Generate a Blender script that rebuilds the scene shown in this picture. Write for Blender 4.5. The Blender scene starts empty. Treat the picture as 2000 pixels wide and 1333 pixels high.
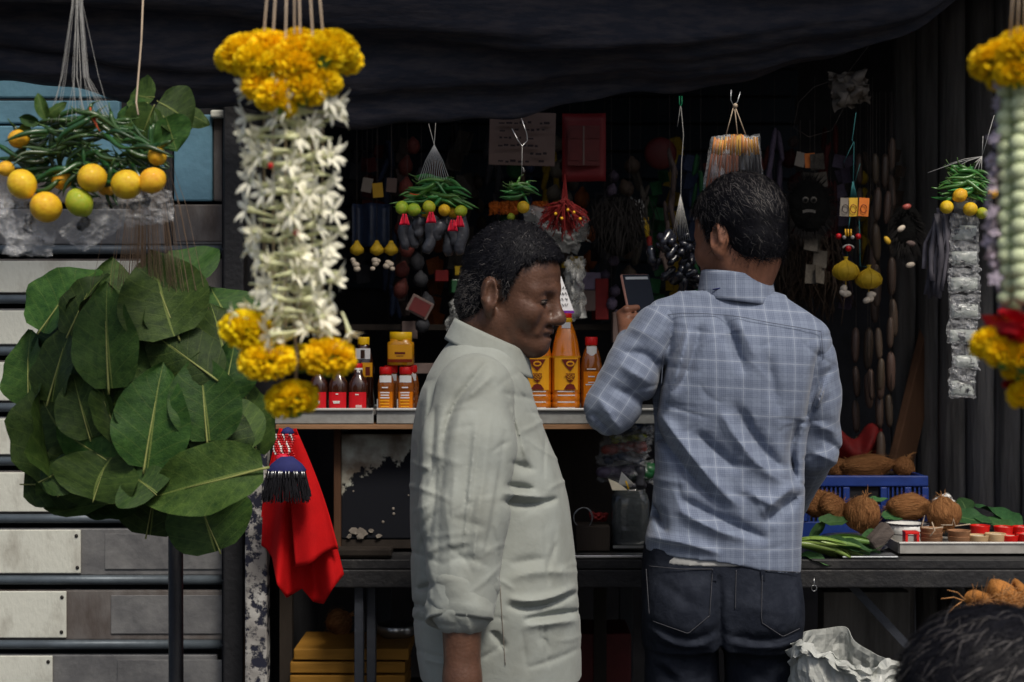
import bpy, math, random
import numpy as np
from mathutils import Vector, Matrix, Quaternion, Euler, noise as mnoise

R = math.radians
random.seed(7)
rng = np.random.default_rng(7)
scene = bpy.context.scene
COL = scene.collection

# ------------------------------------------------------------------ camera, sky, sun, exposure
F = 3100.0          # focal length in pixels of a 2000 px wide frame
CZ = 1.42           # eye height
cam_d = bpy.data.cameras.new('camera')
cam_d.sensor_width = 36.0
cam_d.lens = 36.0 * F / 2000.0
cam_d.clip_start = 0.05
cam_d.clip_end = 500.0
cam_d.dof.use_dof = True
cam_d.dof.focus_distance = 3.15
cam_d.dof.aperture_fstop = 5.0
cam = bpy.data.objects.new('camera', cam_d)
cam.location = (0, 0, CZ)
cam.rotation_euler = (R(90), 0, 0)
COL.objects.link(cam)
scene.camera = cam

world = bpy.data.worlds.new('World')
scene.world = world
world.use_nodes = True
SUN_EL, SUN_AZ = 54.0, 156.0       # azimuth clockwise from +Y: behind the camera, to the right
wn = world.node_tree.nodes; wl = world.node_tree.links
sky = wn.new('ShaderNodeTexSky'); sky.sky_type = 'NISHITA'; sky.sun_disc = False
sky.sun_elevation = R(SUN_EL); sky.sun_rotation = R(SUN_AZ)
sky.air_density = 1.0; sky.dust_density = 4.0; sky.ozone_density = 1.0
bg = wn.get('Background'); bg.inputs['Strength'].default_value = 0.05
wl.new(sky.outputs[0], bg.inputs['Color'])

sun_d = bpy.data.lights.new('sun', 'SUN'); sun_d.energy = 1.5; sun_d.angle = R(13); sun_d.color = (1.0, 0.93, 0.82)
sun = bpy.data.objects.new('sun', sun_d); COL.objects.link(sun)
sd = Vector((math.sin(R(SUN_AZ)) * math.cos(R(SUN_EL)), math.cos(R(SUN_AZ)) * math.cos(R(SUN_EL)), math.sin(R(SUN_EL))))
sun.rotation_euler = sd.to_track_quat('Z', 'Y').to_euler()
sun.location = sd * 20

scene.view_settings.view_transform = 'Standard'
scene.view_settings.look = 'None'
scene.view_settings.gamma = 1.0
scene.view_settings.use_curve_mapping = False
scene.view_settings.exposure = 0.92
scene.render.engine = 'CYCLES'
scene.cycles.use_denoising = True
scene.cycles.max_bounces = 6
scene.cycles.transparent_max_bounces = 24

# ------------------------------------------------------------------ helpers
def P(u, v, Y):
    """picture point (2000 x 1333) at depth Y -> world point"""
    return Vector(((u - 1000.0) / F * Y, Y, CZ + (666.5 - v) / F * Y))
def S(px, Y): return px / F * Y

ORG = {}
def origin_of(o):
    return ORG.get(o.name, Vector((0, 0, 0))) if o is not None else Vector((0, 0, 0))

def tag(o, label=None, cat=None, group=None, kind=None):
    if label: o['label'] = label
    if cat: o['category'] = cat
    if group: o['group'] = group
    if kind: o['kind'] = kind
    return o

def thing(name, label, cat, loc, group=None):
    o = bpy.data.objects.new(name, None)
    o.empty_display_size = 0.05
    COL.objects.link(o)
    o.location = loc
    ORG[o.name] = Vector(loc)
    return tag(o, label, cat, group)

class MB:
    """collects shapes (world coordinates), then links them as one mesh object"""
    def __init__(s): s.v = []; s.f = []; s.uv = None
    def add(s, vs, fs):
        b = len(s.v)
        s.v.extend([tuple(p) for p in vs]); s.f.extend([tuple(i + b for i in f) for f in fs]); return s
    def box(s, c, d, rot=None, taper=0.0):
        x, y, z = d[0] / 2, d[1] / 2, d[2] / 2
        t = 1 - taper
        vs = [Vector(q) for q in ((-x, -y, -z), (x, -y, -z), (x, y, -z), (-x, y, -z), (-x*t, -y*t, z), (x*t, -y*t, z), (x*t, y*t, z), (-x*t, y*t, z))]
        if rot is not None: vs = [rot @ q for q in vs]
        c = Vector(c)
        return s.add([c + q for q in vs], [(3, 2, 1, 0), (4, 5, 6, 7), (0, 1, 5, 4), (1, 2, 6, 5), (2, 3, 7, 6), (3, 0, 4, 7)])
    def bar(s, a, b, w, h):
        a, b = Vector(a), Vector(b); d = b - a
        q = d.to_track_quat('Z', 'Y').to_matrix()
        return s.box((a + b) / 2, (w, h, d.length), q)
    def tube(s, pts, rad, n=8, caps=True):
        pts = [Vector(p) for p in pts]
        if not hasattr(rad, '__len__'): rad = [rad] * len(pts)
        vs, fs = [], []
        t0 = (pts[1] - pts[0]).normalized()
        up = Vector((0, 0, 1)) if abs(t0.z) < .9 else Vector((0, 1, 0))
        xa = t0.cross(up).normalized()
        for i, p in enumerate(pts):
            t = (pts[min(i + 1, len(pts) - 1)] - pts[max(i - 1, 0)]).normalized()
            xa = (xa - t * xa.dot(t)).normalized(); ya = t.cross(xa)
            for k in range(n):
                a = 2 * math.pi * k / n
                vs.append(p + (xa * math.cos(a) + ya * math.sin(a)) * rad[i])
        for i in range(len(pts) - 1):
            for k in range(n):
                fs.append((i*n + k, i*n + (k+1) % n, (i+1)*n + (k+1) % n, (i+1)*n + k))
        if caps:
            fs.append(tuple(range(n - 1, -1, -1))); fs.append(tuple(range((len(pts)-1)*n, len(pts)*n)))
        return s.add(vs, fs)
    def lathe(s, c, prof, n=20, sq=2.0, sx=1.0, sy=1.0, cap=True, rot=None):
        """prof: list of (r, z); sq: superellipse power (4 = squarish)"""
        vs, fs = [], []
        for r, z in prof:
            for k in range(n):
                a = 2 * math.pi * (k + .5) / n
                ca, sa = math.cos(a), math.sin(a)
                m = (abs(ca) ** sq + abs(sa) ** sq) ** (-1.0 / sq)
                q = Vector((ca * m * r * sx, sa * m * r * sy, z))
                if rot is not None: q = rot @ q
                vs.append(Vector(c) + q)
        m = len(prof)
        for i in range(m - 1):
            for k in range(n):
                fs.append((i*n + k, i*n + (k+1) % n, (i+1)*n + (k+1) % n, (i+1)*n + k))
        if cap:
            fs.append(tuple(range(n - 1, -1, -1))); fs.append(tuple(range((m-1)*n, m*n)))
        return s.add(vs, fs)
    def grid(s, fn, nu, nv, wrap=False):
        vs = [fn(i / (nu - 1) if not wrap else i / nu, j / (nv - 1)) for j in range(nv) for i in range(nu)]
        fs = []
        for j in range(nv - 1):
            for i in range(nu if wrap else nu - 1):
                fs.append((j*nu + i, j*nu + (i+1) % nu, (j+1)*nu + (i+1) % nu, (j+1)*nu + i))
        return s.add(vs, fs)
    def ball(s, c, r, n=12, m=8, sc=(1, 1, 1), rot=None):
        vs, fs = [], []
        c = Vector(c)
        for j in range(1, m):
            th = math.pi * j / m
            for i in range(n):
                ph = 2 * math.pi * i / n
                q = Vector((math.sin(th) * math.cos(ph) * sc[0], math.sin(th) * math.sin(ph) * sc[1], math.cos(th) * sc[2])) * r
                if rot is not None: q = rot @ q
                vs.append(c + q)
        tq = Vector((0, 0, sc[2] * r)); 
        if rot is not None: tq = rot @ tq
        vs += [c + tq, c - tq]
        T, B = len(vs) - 2, len(vs) - 1
        for j in range(m - 2):
            for i in range(n):
                fs.append((j*n + i, (j+1)*n + i, (j+1)*n + (i+1) % n, j*n + (i+1) % n))
        for i in range(n):
            fs.append((T, i, (i+1) % n)); fs.append((B, (m-2)*n + (i+1) % n, (m-2)*n + i))
        return s.add(vs, fs)
    def mesh(s, name, mat=None, smooth=True, org=Vector((0, 0, 0))):
        me = bpy.data.meshes.new(name)
        me.from_pydata([(p[0]-org[0], p[1]-org[1], p[2]-org[2]) for p in s.v], [], s.f)
        if smooth: me.polygons.foreach_set('use_smooth', [True] * len(me.polygons))
        if mat: me.materials.append(M(mat) if isinstance(mat, str) else mat)
        me.update()
        return me
    def build(s, name, mat, parent=None, smooth=True, solid=0.0, sub=0, bevel=0.0, autos=None):
        og = origin_of(parent) if parent is not None else None
        if og is None:
            a = np.array(s.v); og = Vector(((a[:, 0].min()+a[:, 0].max())/2, (a[:, 1].min()+a[:, 1].max())/2, a[:, 2].min()))
        me = s.mesh(name, mat, smooth, og)
        o = bpy.data.objects.new(name, me); COL.objects.link(o)
        if parent is not None:
            o.parent = parent
        else:
            o.location = og
        ORG[o.name] = Vector(og)
        if bevel:
            md = o.modifiers.new('bevel', 'BEVEL'); md.width = bevel; md.segments = 2; md.limit_method = 'ANGLE'; md.angle_limit = R(40)
        if solid:
            md = o.modifiers.new('solid', 'SOLIDIFY'); md.thickness = solid; md.offset = 0
        if sub:
            md = o.modifiers.new('sub', 'SUBSURF'); md.levels = sub; md.render_levels = sub
        return o

def put(me, name, parent, loc, rot=None, sc=1.0, mat=None):
    """one object that shares mesh data; loc in world coordinates"""
    o = bpy.data.objects.new(name, me); COL.objects.link(o)
    og = origin_of(parent)
    m = Matrix.Translation(Vector(loc) - og)
    if rot is not None: m = m @ (rot.to_matrix().to_4x4() if isinstance(rot, (Quaternion, Euler)) else rot.to_4x4())
    s3 = (sc, sc, sc) if not hasattr(sc, '__len__') else sc
    m = m @ Matrix.Diagonal((*s3, 1))
    if parent is not None: o.parent = parent
    o.matrix_basis = m
    ORG[o.name] = Vector(loc)
    return o

def frame(xd, zhint):
    """rotation whose local x runs along xd and whose z is as near zhint as can be"""
    x = Vector(xd).normalized(); z = Vector(zhint); z = (z - x * z.dot(x)).normalized(); y = z.cross(x)
    return Matrix((x, y, z)).transposed()

def text(body, size, loc, mat, parent, rot=(R(90), 0, 0), name='lettering', align='CENTER'):
    cu = bpy.data.curves.new(name, 'FONT'); cu.body = body; cu.size = size; cu.align_x = align; cu.extrude = 0.0004
    cu.materials.append(M(mat))
    tmp = bpy.data.objects.new(name, cu); COL.objects.link(tmp)
    me = bpy.data.meshes.new_from_object(tmp.evaluated_get(bpy.context.evaluated_depsgraph_get()))
    bpy.data.objects.remove(tmp)
    o = bpy.data.objects.new(name, me); COL.objects.link(o)
    o.parent = parent; o.location = Vector(loc) - origin_of(parent); o.rotation_euler = rot
    return o

# ------------------------------------------------------------------ materials
MATS = {}
def M(n): return MATS[n]
def mat(name, col, rough=.6, var=.15, scale=18.0, col2=None, edge=(.4, .6), bump=0.0, bscale=60.0, metal=0.0, spec=.4, trans=0.0,
        alpha=1.0, rand=0.0, hue=0.0, coat=0.0, stretch=(1, 1, 1), sheen=0.0, sss=0.0, ior=1.45, thin=None):
    m = bpy.data.materials.new(name); m.use_nodes = True
    nt = m.node_tree; N = nt.nodes; L = nt.links
    b = N['Principled BSDF']
    b.inputs['Roughness'].default_value = rough; b.inputs['Metallic'].default_value = metal
    b.inputs['Specular IOR Level'].default_value = spec; b.inputs['Transmission Weight'].default_value = trans
    b.inputs['IOR'].default_value = ior
    b.inputs['Alpha'].default_value = alpha; b.inputs['Coat Weight'].default_value = coat; b.inputs['Coat Roughness'].default_value = .12
    b.inputs['Sheen Weight'].default_value = sheen
    if sss:
        b.inputs['Subsurface Weight'].default_value = sss; b.inputs['Subsurface Radius'].default_value = (.01, .004, .002); b.inputs['Subsurface Scale'].default_value = 1.0
    tc = N.new('ShaderNodeTexCoord'); mp = N.new('ShaderNodeMapping'); mp.inputs['Scale'].default_value = stretch
    L.new(tc.outputs['Object'], mp.inputs['Vector'])
    nz = N.new('ShaderNodeTexNoise'); nz.inputs['Scale'].default_value = scale; nz.inputs['Detail'].default_value = 6; nz.inputs['Roughness'].default_value = .62
    oi = N.new('ShaderNodeObjectInfo')
    add = N.new('ShaderNodeVectorMath'); add.operation = 'ADD'
    mul = N.new('ShaderNodeMath'); mul.operation = 'MULTIPLY'; mul.inputs[1].default_value = 37.0
    L.new(oi.outputs['Random'], mul.inputs[0]); L.new(mp.outputs[0], add.inputs[0]); L.new(mul.outputs[0], add.inputs[1])
    L.new(add.outputs[0], nz.inputs['Vector'])
    c = Vector(col[:3])
    cr = N.new('ShaderNodeValToRGB'); e = cr.color_ramp.elements
    if col2 is None:
        lo, hi = c * (1 - var), c * (1 + var)
        e[0].position, e[1].position = .25, .75
        e[0].color = (*lo, 1); e[1].color = (*hi, 1)
    else:
        e[0].position, e[1].position = edge
        e[0].color = (*col[:3], 1); e[1].color = (*col2[:3], 1)
    L.new(nz.outputs['Fac'], cr.inputs['Fac'])
    out = cr.outputs['Color']
    if rand or hue:
        hs = N.new('ShaderNodeHueSaturation')
        mr = N.new('ShaderNodeMapRange'); mr.inputs['To Min'].default_value = 1 - rand; mr.inputs['To Max'].default_value = 1 + rand
        L.new(oi.outputs['Random'], mr.inputs['Value']); L.new(mr.outputs[0], hs.inputs['Value'])
        m2 = N.new('ShaderNodeMapRange'); m2.inputs['To Min'].default_value = .5 - hue; m2.inputs['To Max'].default_value = .5 + hue
        fr = N.new('ShaderNodeMath'); fr.operation = 'FRACT'; m3 = N.new('ShaderNodeMath'); m3.operation = 'MULTIPLY'; m3.inputs[1].default_value = 7.31
        L.new(oi.outputs['Random'], m3.inputs[0]); L.new(m3.outputs[0], fr.inputs[0]); L.new(fr.outputs[0], m2.inputs['Value']); L.new(m2.outputs[0], hs.inputs['Hue'])
        L.new(out, hs.inputs['Color']); out = hs.outputs['Color']
    L.new(out, b.inputs['Base Color'])
    if bump:
        nb = N.new('ShaderNodeTexNoise'); nb.inputs['Scale'].default_value = bscale; nb.inputs['Detail'].default_value = 5
        L.new(mp.outputs[0], nb.inputs['Vector'])
        bp = N.new('ShaderNodeBump'); bp.inputs['Strength'].default_value = bump; bp.inputs['Distance'].default_value = .01
        L.new(nb.outputs['Fac'], bp.inputs['Height']); L.new(bp.outputs[0], b.inputs['Normal'])
    if thin is not None:      # thin translucent sheet (petals, leaves, cloth, polythene)
        tl = N.new('ShaderNodeBsdfTranslucent'); mx = N.new('ShaderNodeMixShader'); mx.inputs[0].default_value = thin
        L.new(out, tl.inputs['Color']); L.new(b.outputs[0], mx.inputs[1]); L.new(tl.outputs[0], mx.inputs[2])
        L.new(mx.outputs[0], N['Material Output'].inputs['Surface'])
    MATS[name] = m
    return m

def polythene(name, tint=(.75, .78, .8), clear=.6, rough=.18, bump=.7, bscale=35.0):
    """thin crinkled clear plastic: see-through with a little milky diffuse and a gloss"""
    m = bpy.data.materials.new(name); m.use_nodes = True
    nt = m.node_tree; N = nt.nodes; L = nt.links
    b = N['Principled BSDF']; b.inputs['Base Color'].default_value = (*tint, 1); b.inputs['Roughness'].default_value = rough
    b.inputs['Specular IOR Level'].default_value = .9
    tr = N.new('ShaderNodeBsdfTransparent'); mx = N.new('ShaderNodeMixShader')
    tc = N.new('ShaderNodeTexCoord'); nz = N.new('ShaderNodeTexNoise'); nz.inputs['Scale'].default_value = bscale; nz.inputs['Detail'].default_value = 4
    L.new(tc.outputs['Object'], nz.inputs['Vector'])
    bp = N.new('ShaderNodeBump'); bp.inputs['Strength'].default_value = bump; bp.inputs['Distance'].default_value = .02
    L.new(nz.outputs['Fac'], bp.inputs['Height']); L.new(bp.outputs[0], b.inputs['Normal'])
    mr = N.new('ShaderNodeMapRange'); mr.inputs['From Min'].default_value = .3; mr.inputs['From Max'].default_value = .7
    mr.inputs['To Min'].default_value = min(clear + .12, .98); mr.inputs['To Max'].default_value = max(clear - .3, 0)
    L.new(nz.outputs['Fac'], mr.inputs['Value']); L.new(mr.outputs[0], mx.inputs[0])
    L.new(b.outputs[0], mx.inputs[1]); L.new(tr.outputs[0], mx.inputs[2])
    L.new(mx.outputs[0], N['Material Output'].inputs['Surface'])
    MATS[name] = m
    return m

# ------------------------------------------------------------------ implicit surfaces for bodies and clothes
def catmull(xs, ys, q):
    xs, ys = np.asarray(xs, float), np.asarray(ys, float)
    q = np.clip(q, xs[0], xs[-1])
    i = np.clip(np.searchsorted(xs, q) - 1, 0, len(xs) - 2)
    m = np.gradient(ys, xs)
    h = xs[i+1] - xs[i]; t = (q - xs[i]) / h
    return (2*t**3 - 3*t**2 + 1)*ys[i] + (t**3 - 2*t**2 + t)*h*m[i] + (-2*t**3 + 3*t**2)*ys[i+1] + (t**3 - t**2)*h*m[i+1]

class Field:
    def __init__(s, xs, ys, zs):
        s.ax = (np.asarray(xs, np.float32), np.asarray(ys, np.float32), np.asarray(zs, np.float32))
        s.D = np.full([len(a) for a in s.ax], 1.0, np.float32)
    def block(s, lo, hi, mg=.05):
        sl = []
        for a, l, h in zip(s.ax, lo, hi):
            i0 = max(int(np.searchsorted(a, l - mg)) - 1, 0); i1 = min(int(np.searchsorted(a, h + mg)) + 1, len(a))
            if i1 <= i0: return None
            sl.append(slice(i0, i1))
        g = np.meshgrid(s.ax[0][sl[0]], s.ax[1][sl[1]], s.ax[2][sl[2]], indexing='ij', sparse=True)
        return tuple(sl), g
    def comb(s, sl, d, k, op):
        A = s.D[sl]; d = d.astype(np.float32)
        if op == 'sub':
            d = -d; h = np.maximum(k - np.abs(A - d), 0) / k if k else 0
            s.D[sl] = np.maximum(A, d) + h*h*k/4 if k else np.maximum(A, d)
        else:
            h = np.maximum(k - np.abs(A - d), 0) / k if k else 0
            s.D[sl] = np.minimum(A, d) - h*h*k/4 if k else np.minimum(A, d)
    def cone(s, a, b, ra, rb, k=.02, op='add', rot=None):
        a, b = np.array(a, float), np.array(b, float); r = max(ra, rb)
        bl = s.block(np.minimum(a, b) - r, np.maximum(a, b) + r)
        if bl is None: return s
        sl, (x, y, z) = bl
        ba = b - a; L2 = max(float(ba @ ba), 1e-9)
        t = np.clip(((x-a[0])*ba[0] + (y-a[1])*ba[1] + (z-a[2])*ba[2]) / L2, 0, 1)
        d = np.sqrt((x-a[0]-t*ba[0])**2 + (y-a[1]-t*ba[1])**2 + (z-a[2]-t*ba[2])**2) - (ra + (rb-ra)*t)
        s.comb(sl, d, k, op); return s
    def ell(s, c, r, k=.02, op='add', rot=None):
        c = np.array(c, float); r = np.array(r, float); m = r.max()
        bl = s.block(c - m, c + m)
        if bl is None: return s
        sl, (x, y, z) = bl
        X, Y, Z = x - c[0], y - c[1], z - c[2]
        if rot is not None:
            q = np.array(rot).T
            X, Y, Z = (q[0][0]*X + q[0][1]*Y + q[0][2]*Z, q[1][0]*X + q[1][1]*Y + q[1][2]*Z, q[2][0]*X + q[2][1]*Y + q[2][2]*Z)
        k0 = np.sqrt((X/r[0])**2 + (Y/r[1])**2 + (Z/r[2])**2); k1 = np.sqrt((X/r[0]**2)**2 + (Y/r[1]**2)**2 + (Z/r[2]**2)**2)
        d = k0 * (k0 - 1) / np.maximum(k1, 1e-6)
        s.comb(sl, d, k, op); return s
    def loft(s, tab, k=.02, pw=2.3, op='add', zcap=True):
        """tab rows: z, cx, cy, a, b (z rising)"""
        t = np.array(tab, float)
        lo = (np.min(t[:, 1]-t[:, 3]), np.min(t[:, 2]-t[:, 4]), t[0, 0]); hi = (np.max(t[:, 1]+t[:, 3]), np.max(t[:, 2]+t[:, 4]), t[-1, 0])
        sl, (x, y, z) = s.block(lo, hi)
        zz = z.ravel()
        cx, cy, a, b = (catmull(t[:, 0], t[:, i], zz)[None, None, :] for i in (1, 2, 3, 4))
        q = (np.abs((x-cx)/a)**pw + np.abs((y-cy)/b)**pw)**(1/pw)
        d = (q - 1) * np.minimum(a, b)
        d = np.maximum(d, np.maximum(t[0, 0] - z, z - t[-1, 0]))
        s.comb(sl, d, k, op); return s
    def fold(s, pts, w, amp, ylim=None):
        """ridge (amp>0) or crease along a picture-space polyline: moves the surface, w in px"""
        Y0 = s.ax[1][len(s.ax[1])//2]
        if len(pts) == 3:                       # a gentle curve through three points
            (a0, b0), (a1, b1), (a2, b2) = pts; c0, c1 = 2*a1 - (a0+a2)/2, 2*b1 - (b0+b2)/2
            pts = [((1-t)**2*a0 + 2*t*(1-t)*c0 + t*t*a2, (1-t)**2*b0 + 2*t*(1-t)*c1 + t*t*b2) for t in np.linspace(0, 1, 7)]
        us, vs = [q[0] for q in pts], [q[1] for q in pts]
        lo = P(min(us) - 3*w, 0, Y0)[0], s.ax[1][0], P(0, max(vs) + 3*w, Y0)[2]
        hi = P(max(us) + 3*w, 0, Y0)[0], s.ax[1][-1], P(0, min(vs) - 3*w, Y0)[2]
        bl = s.block(lo, hi, .01)
        if bl is None: return s
        sl, (x, y, z) = bl
        U = 1000 + x / y * F; V = 666.5 - (z - CZ) / y * F
        tot = sum(math.hypot(b[0]-a[0], b[1]-a[1]) for a, b in zip(pts[:-1], pts[1:])); run = 0; best = None; par = None
        for (u0, v0), (u1, v1) in zip(pts[:-1], pts[1:]):
            du, dv = u1-u0, v1-v0; L2 = du*du + dv*dv + 1e-6
            tc = np.clip(((U-u0)*du + (V-v0)*dv) / L2, 0, 1)
            d2 = (U-u0-tc*du)**2 + (V-v0-tc*dv)**2; pq = (run + tc*math.sqrt(L2)) / tot; run += math.sqrt(L2)
            if best is None: best, par = d2, pq
            else: par = np.where(d2 < best, pq, par); best = np.minimum(best, d2)
        taper = .35 + .65 * np.abs(np.sin(np.pi * np.clip(par, 0, 1))) ** .7
        q_ = np.sqrt(best) / (w * (.6 + .4*taper))
        g = amp * taper * (.5 * np.exp(-q_*q_) + .5 * np.exp(-1.5 * q_))
        if ylim is not None: g = g * (y < ylim)
        s.D[sl] -= g.astype(np.float32)
        return s
    def wrinkle(s, amp, sc=(40, 40, 40), seed=0):
        x, y, z = np.meshgrid(*s.ax, indexing='ij', sparse=True)
        r = np.random.default_rng(seed); n = 0
        for i in range(5):
            k = r.normal(size=3) * np.array(sc); ph = r.uniform(0, 6.28); k2 = r.normal(size=3) * np.array(sc) * .4
            n = n + np.sin(k[0]*x + k[1]*y + k[2]*z + ph + 1.5*np.sin(k2[0]*x + k2[1]*y + k2[2]*z))
        s.D -= (amp * n / 5).astype(np.float32); return s
    def mesh(s):
        D = s.D; X, Y, Z = s.ax
        ins = D < 0
        nx, ny, nz = D.shape
        cnt = np.zeros((nx-1, ny-1, nz-1), np.int8)
        for i in (0, 1):
            for j in (0, 1):
                for k in (0, 1): cnt += ins[i:nx-1+i, j:ny-1+j, k:nz-1+k]
        act = (cnt > 0) & (cnt < 8)
        ci, cj, ck = np.nonzero(act)
        idx = np.full(act.shape, -1, np.int32); idx[ci, cj, ck] = np.arange(len(ci))
        val = {}
        for i in (0, 1):
            for j in (0, 1):
                for k in (0, 1): val[i, j, k] = D[ci+i, cj+j, ck+k]
        acc = np.zeros((len(ci), 3)); num = np.zeros(len(ci))
        cor = list(val)
        for a in cor:
            for ax in range(3):
                if a[ax]: continue
                b = list(a); b[ax] = 1; b = tuple(b)
                va, vb = val[a], val[b]
                m = (va < 0) != (vb < 0)
                t = np.where(m, va / np.where(m, va - vb, 1), 0)
                for q, (A, c) in enumerate(zip((X, Y, Z), (ci, cj, ck))):
                    p0 = A[c + a[q]]; p1 = A[c + b[q]]
                    acc[:, q] += np.where(m, p0 + (p1-p0)*t, 0)
                num += m
        vs = acc / num[:, None]
        fs = []
        for ax in range(3):
            a0 = [slice(1, n-1) for n in D.shape]; a1 = list(a0); a0[ax] = slice(0, D.shape[ax]-1); a1[ax] = slice(1, D.shape[ax])
            s0, s1 = ins[tuple(a0)], ins[tuple(a1)]
            m = s0 != s1
            i, j, k = np.nonzero(m); flip = s1[i, j, k]
            off = [1, 1, 1]; off[ax] = 0
            i, j, k = i + off[0], j + off[1], k + off[2]
            o1, o2 = [(1, 2), (2, 0), (0, 1)][ax]
            def cell(d1, d2):
                e = [i.copy(), j.copy(), k.copy()]; e[o1] = e[o1] - d1; e[o2] = e[o2] - d2
                return idx[e[0], e[1], e[2]]
            q = np.stack([cell(0, 0), cell(1, 0), cell(1, 1), cell(0, 1)], 1)
            q[flip] = q[flip][:, ::-1]
            fs.append(q)
        return vs, np.concatenate(fs)

def fine_axis(lo, hi, coarse, fine=None, fr=None):
    if fr is None: return np.arange(lo, hi, coarse)
    a = np.arange(lo, fr[0], coarse) if fr[0] > lo else np.array([])
    b = np.arange(max(fr[0], lo), min(fr[1], hi), fine)
    c = np.arange(fr[1], hi, coarse) if fr[1] < hi else np.array([])
    return np.concatenate([a, b, c])

def smooth_verts(vs, fs, it=2, lam=.5):
    e = np.concatenate([fs[:, [0, 1]], fs[:, [1, 2]], fs[:, [2, 3]], fs[:, [3, 0]]])
    for _ in range(it):
        acc = np.zeros_like(vs); n = np.zeros(len(vs))
        np.add.at(acc, e[:, 0], vs[e[:, 1]]); np.add.at(n, e[:, 0], 1)
        np.add.at(acc, e[:, 1], vs[e[:, 0]]); np.add.at(n, e[:, 1], 1)
        vs = vs + lam * (acc / np.maximum(n, 1)[:, None] - vs)
    return vs

def field_obj(fld, name, mt, parent, smooth_it=1, attr=None):
    vs, fs = fld.mesh()
    if smooth_it: vs = smooth_verts(vs, fs, smooth_it)
    og = np.array(origin_of(parent))
    me = bpy.data.meshes.new(name)
    me.vertices.add(len(vs)); me.vertices.foreach_set('co', (vs - og).astype(np.float32).ravel())
    me.loops.add(len(fs)*4); me.loops.foreach_set('vertex_index', fs.astype(np.int32).ravel())
    me.polygons.add(len(fs)); me.polygons.foreach_set('loop_start', np.arange(0, len(fs)*4, 4, dtype=np.int32))
    me.polygons.foreach_set('use_smooth', np.ones(len(fs), bool))
    me.update(calc_edges=True)
    me.materials.append(M(mt))
    if attr is not None:
        for an, fn in attr.items():
            at = me.attributes.new(an, 'FLOAT_VECTOR', 'POINT'); at.data.foreach_set('vector', fn(vs).astype(np.float32).ravel())
    o = bpy.data.objects.new(name, me); COL.objects.link(o); o.parent = parent
    ORG[o.name] = Vector(og)
    return o, vs, fs

def vert_normals(vs, fs):
    n = np.cross(vs[fs[:, 2]] - vs[fs[:, 0]], vs[fs[:, 3]] - vs[fs[:, 1]])
    out = np.zeros_like(vs)
    for i in range(4): np.add.at(out, fs[:, i], n)
    return out / np.maximum(np.linalg.norm(out, axis=1), 1e-12)[:, None]

# ------------------------------------------------------------------ the palette
mat('asphalt', (.05, .05, .052), .9, .25, 30, bump=.3, bscale=200)
mat('tarp_cloth', (.026, .029, .042), .85, .4, 14, col2=(.07, .062, .068), edge=(.42, .8), bump=.35, bscale=30, stretch=(1, 3, 4), spec=.2)
mat('dark_board', (.022, .022, .025), .9, .4, 9, bump=.3, bscale=25, spec=.15)  # near-black; the stall's inner darkness is put into this colour
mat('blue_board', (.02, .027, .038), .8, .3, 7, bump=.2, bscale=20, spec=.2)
mat('dark_wood', (.028, .022, .018), .8, .4, 12, bump=.3, bscale=40, stretch=(1, 1, .2), spec=.25)
mat('grey_timber', (.20, .19, .18), .9, .4, 16, col2=(.08, .075, .07), edge=(.38, .66), bump=.7, bscale=45, stretch=(1, 1, .12), spec=.15)
mat('brown_board', (.07, .035, .02), .85, .4, 10, bump=.4, bscale=40, stretch=(1, 1, .15), spec=.2)
mat('white_paint', (.56, .57, .51), .55, .08, 16, col2=(.27, .25, .21), edge=(.5, .82), stretch=(1, 1, .5), bump=.15, bscale=120)
mat('grey_metal', (.115, .115, .12), .6, .3, 12, col2=(.2, .2, .2), edge=(.4, .7), bump=.2, bscale=60, metal=.2)
mat('rust_grey', (.14, .13, .125), .7, .3, 14, col2=(.055, .04, .034), edge=(.36, .68), stretch=(1, 1, .4), bump=.3, bscale=60)
mat('rail_metal', (.085, .105, .125), .45, .3, 15, metal=.3, bump=.1)
mat('sky_blue_paint', (.10, .22, .30), .6, .15, 8, col2=(.06, .13, .18), edge=(.4, .8), bump=.15, bscale=60)
mat('screw_dark', (.03, .028, .026), .6, .2, 50, metal=.5)
mat('black_pole', (.012, .012, .014), .5, .3, 40, bump=.2, bscale=90)
mat('shelf_grey', (.34, .35, .34), .5, .2, 18, col2=(.22, .22, .21), edge=(.4, .75), bump=.1, bscale=90, metal=.25)
mat('shelf_rim', (.6, .6, .58), .4, .15, 30, metal=.3)
mat('bare_wood', (.26, .14, .07), .7, .3, 20, stretch=(.2, 1, 1), bump=.2)
mat('table_dark', (.018, .018, .02), .55, .35, 22, col2=(.04, .039, .038), edge=(.5, .8), bump=.3, bscale=70, spec=.4)
mat('steel', (.5, .51, .52), .28, .15, 30, metal=.9, bump=.05)
mat('steel_dull', (.36, .38, .4), .4, .2, 25, metal=.8, bump=.1)
mat('leg_blue', (.035, .04, .052), .55, .3, 20, col2=(.1, .085, .05), edge=(.66, .72), bump=.2)
mat('red_cloth', (.55, .006, .008), .8, .12, 30, bump=.1, bscale=300, spec=.2, thin=.12)
mat('marigold_petal', (.98, .72, .010), .55, .12, 30, rand=.08, hue=.008, thin=.15, spec=.2)
mat('marigold_base', (.12, .22, .03), .6, .2, 30)
mat('tuberose_petal', (.95, .93, .76), .55, .03, 30, rand=.05, thin=.15, spec=.3)
mat('tuberose_tube', (.78, .80, .50), .55, .15, 30, rand=.12, thin=.2)
mat('bud_green', (.66, .74, .46), .5, .12, 40, rand=.12, thin=.15)
mat('crown_flower', (.50, .42, .50), .6, .3, 40, rand=.25, hue=.05, thin=.15)
mat('rose_petal', (.42, .004, .012), .5, .25, 30, rand=.15, thin=.15)
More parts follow.
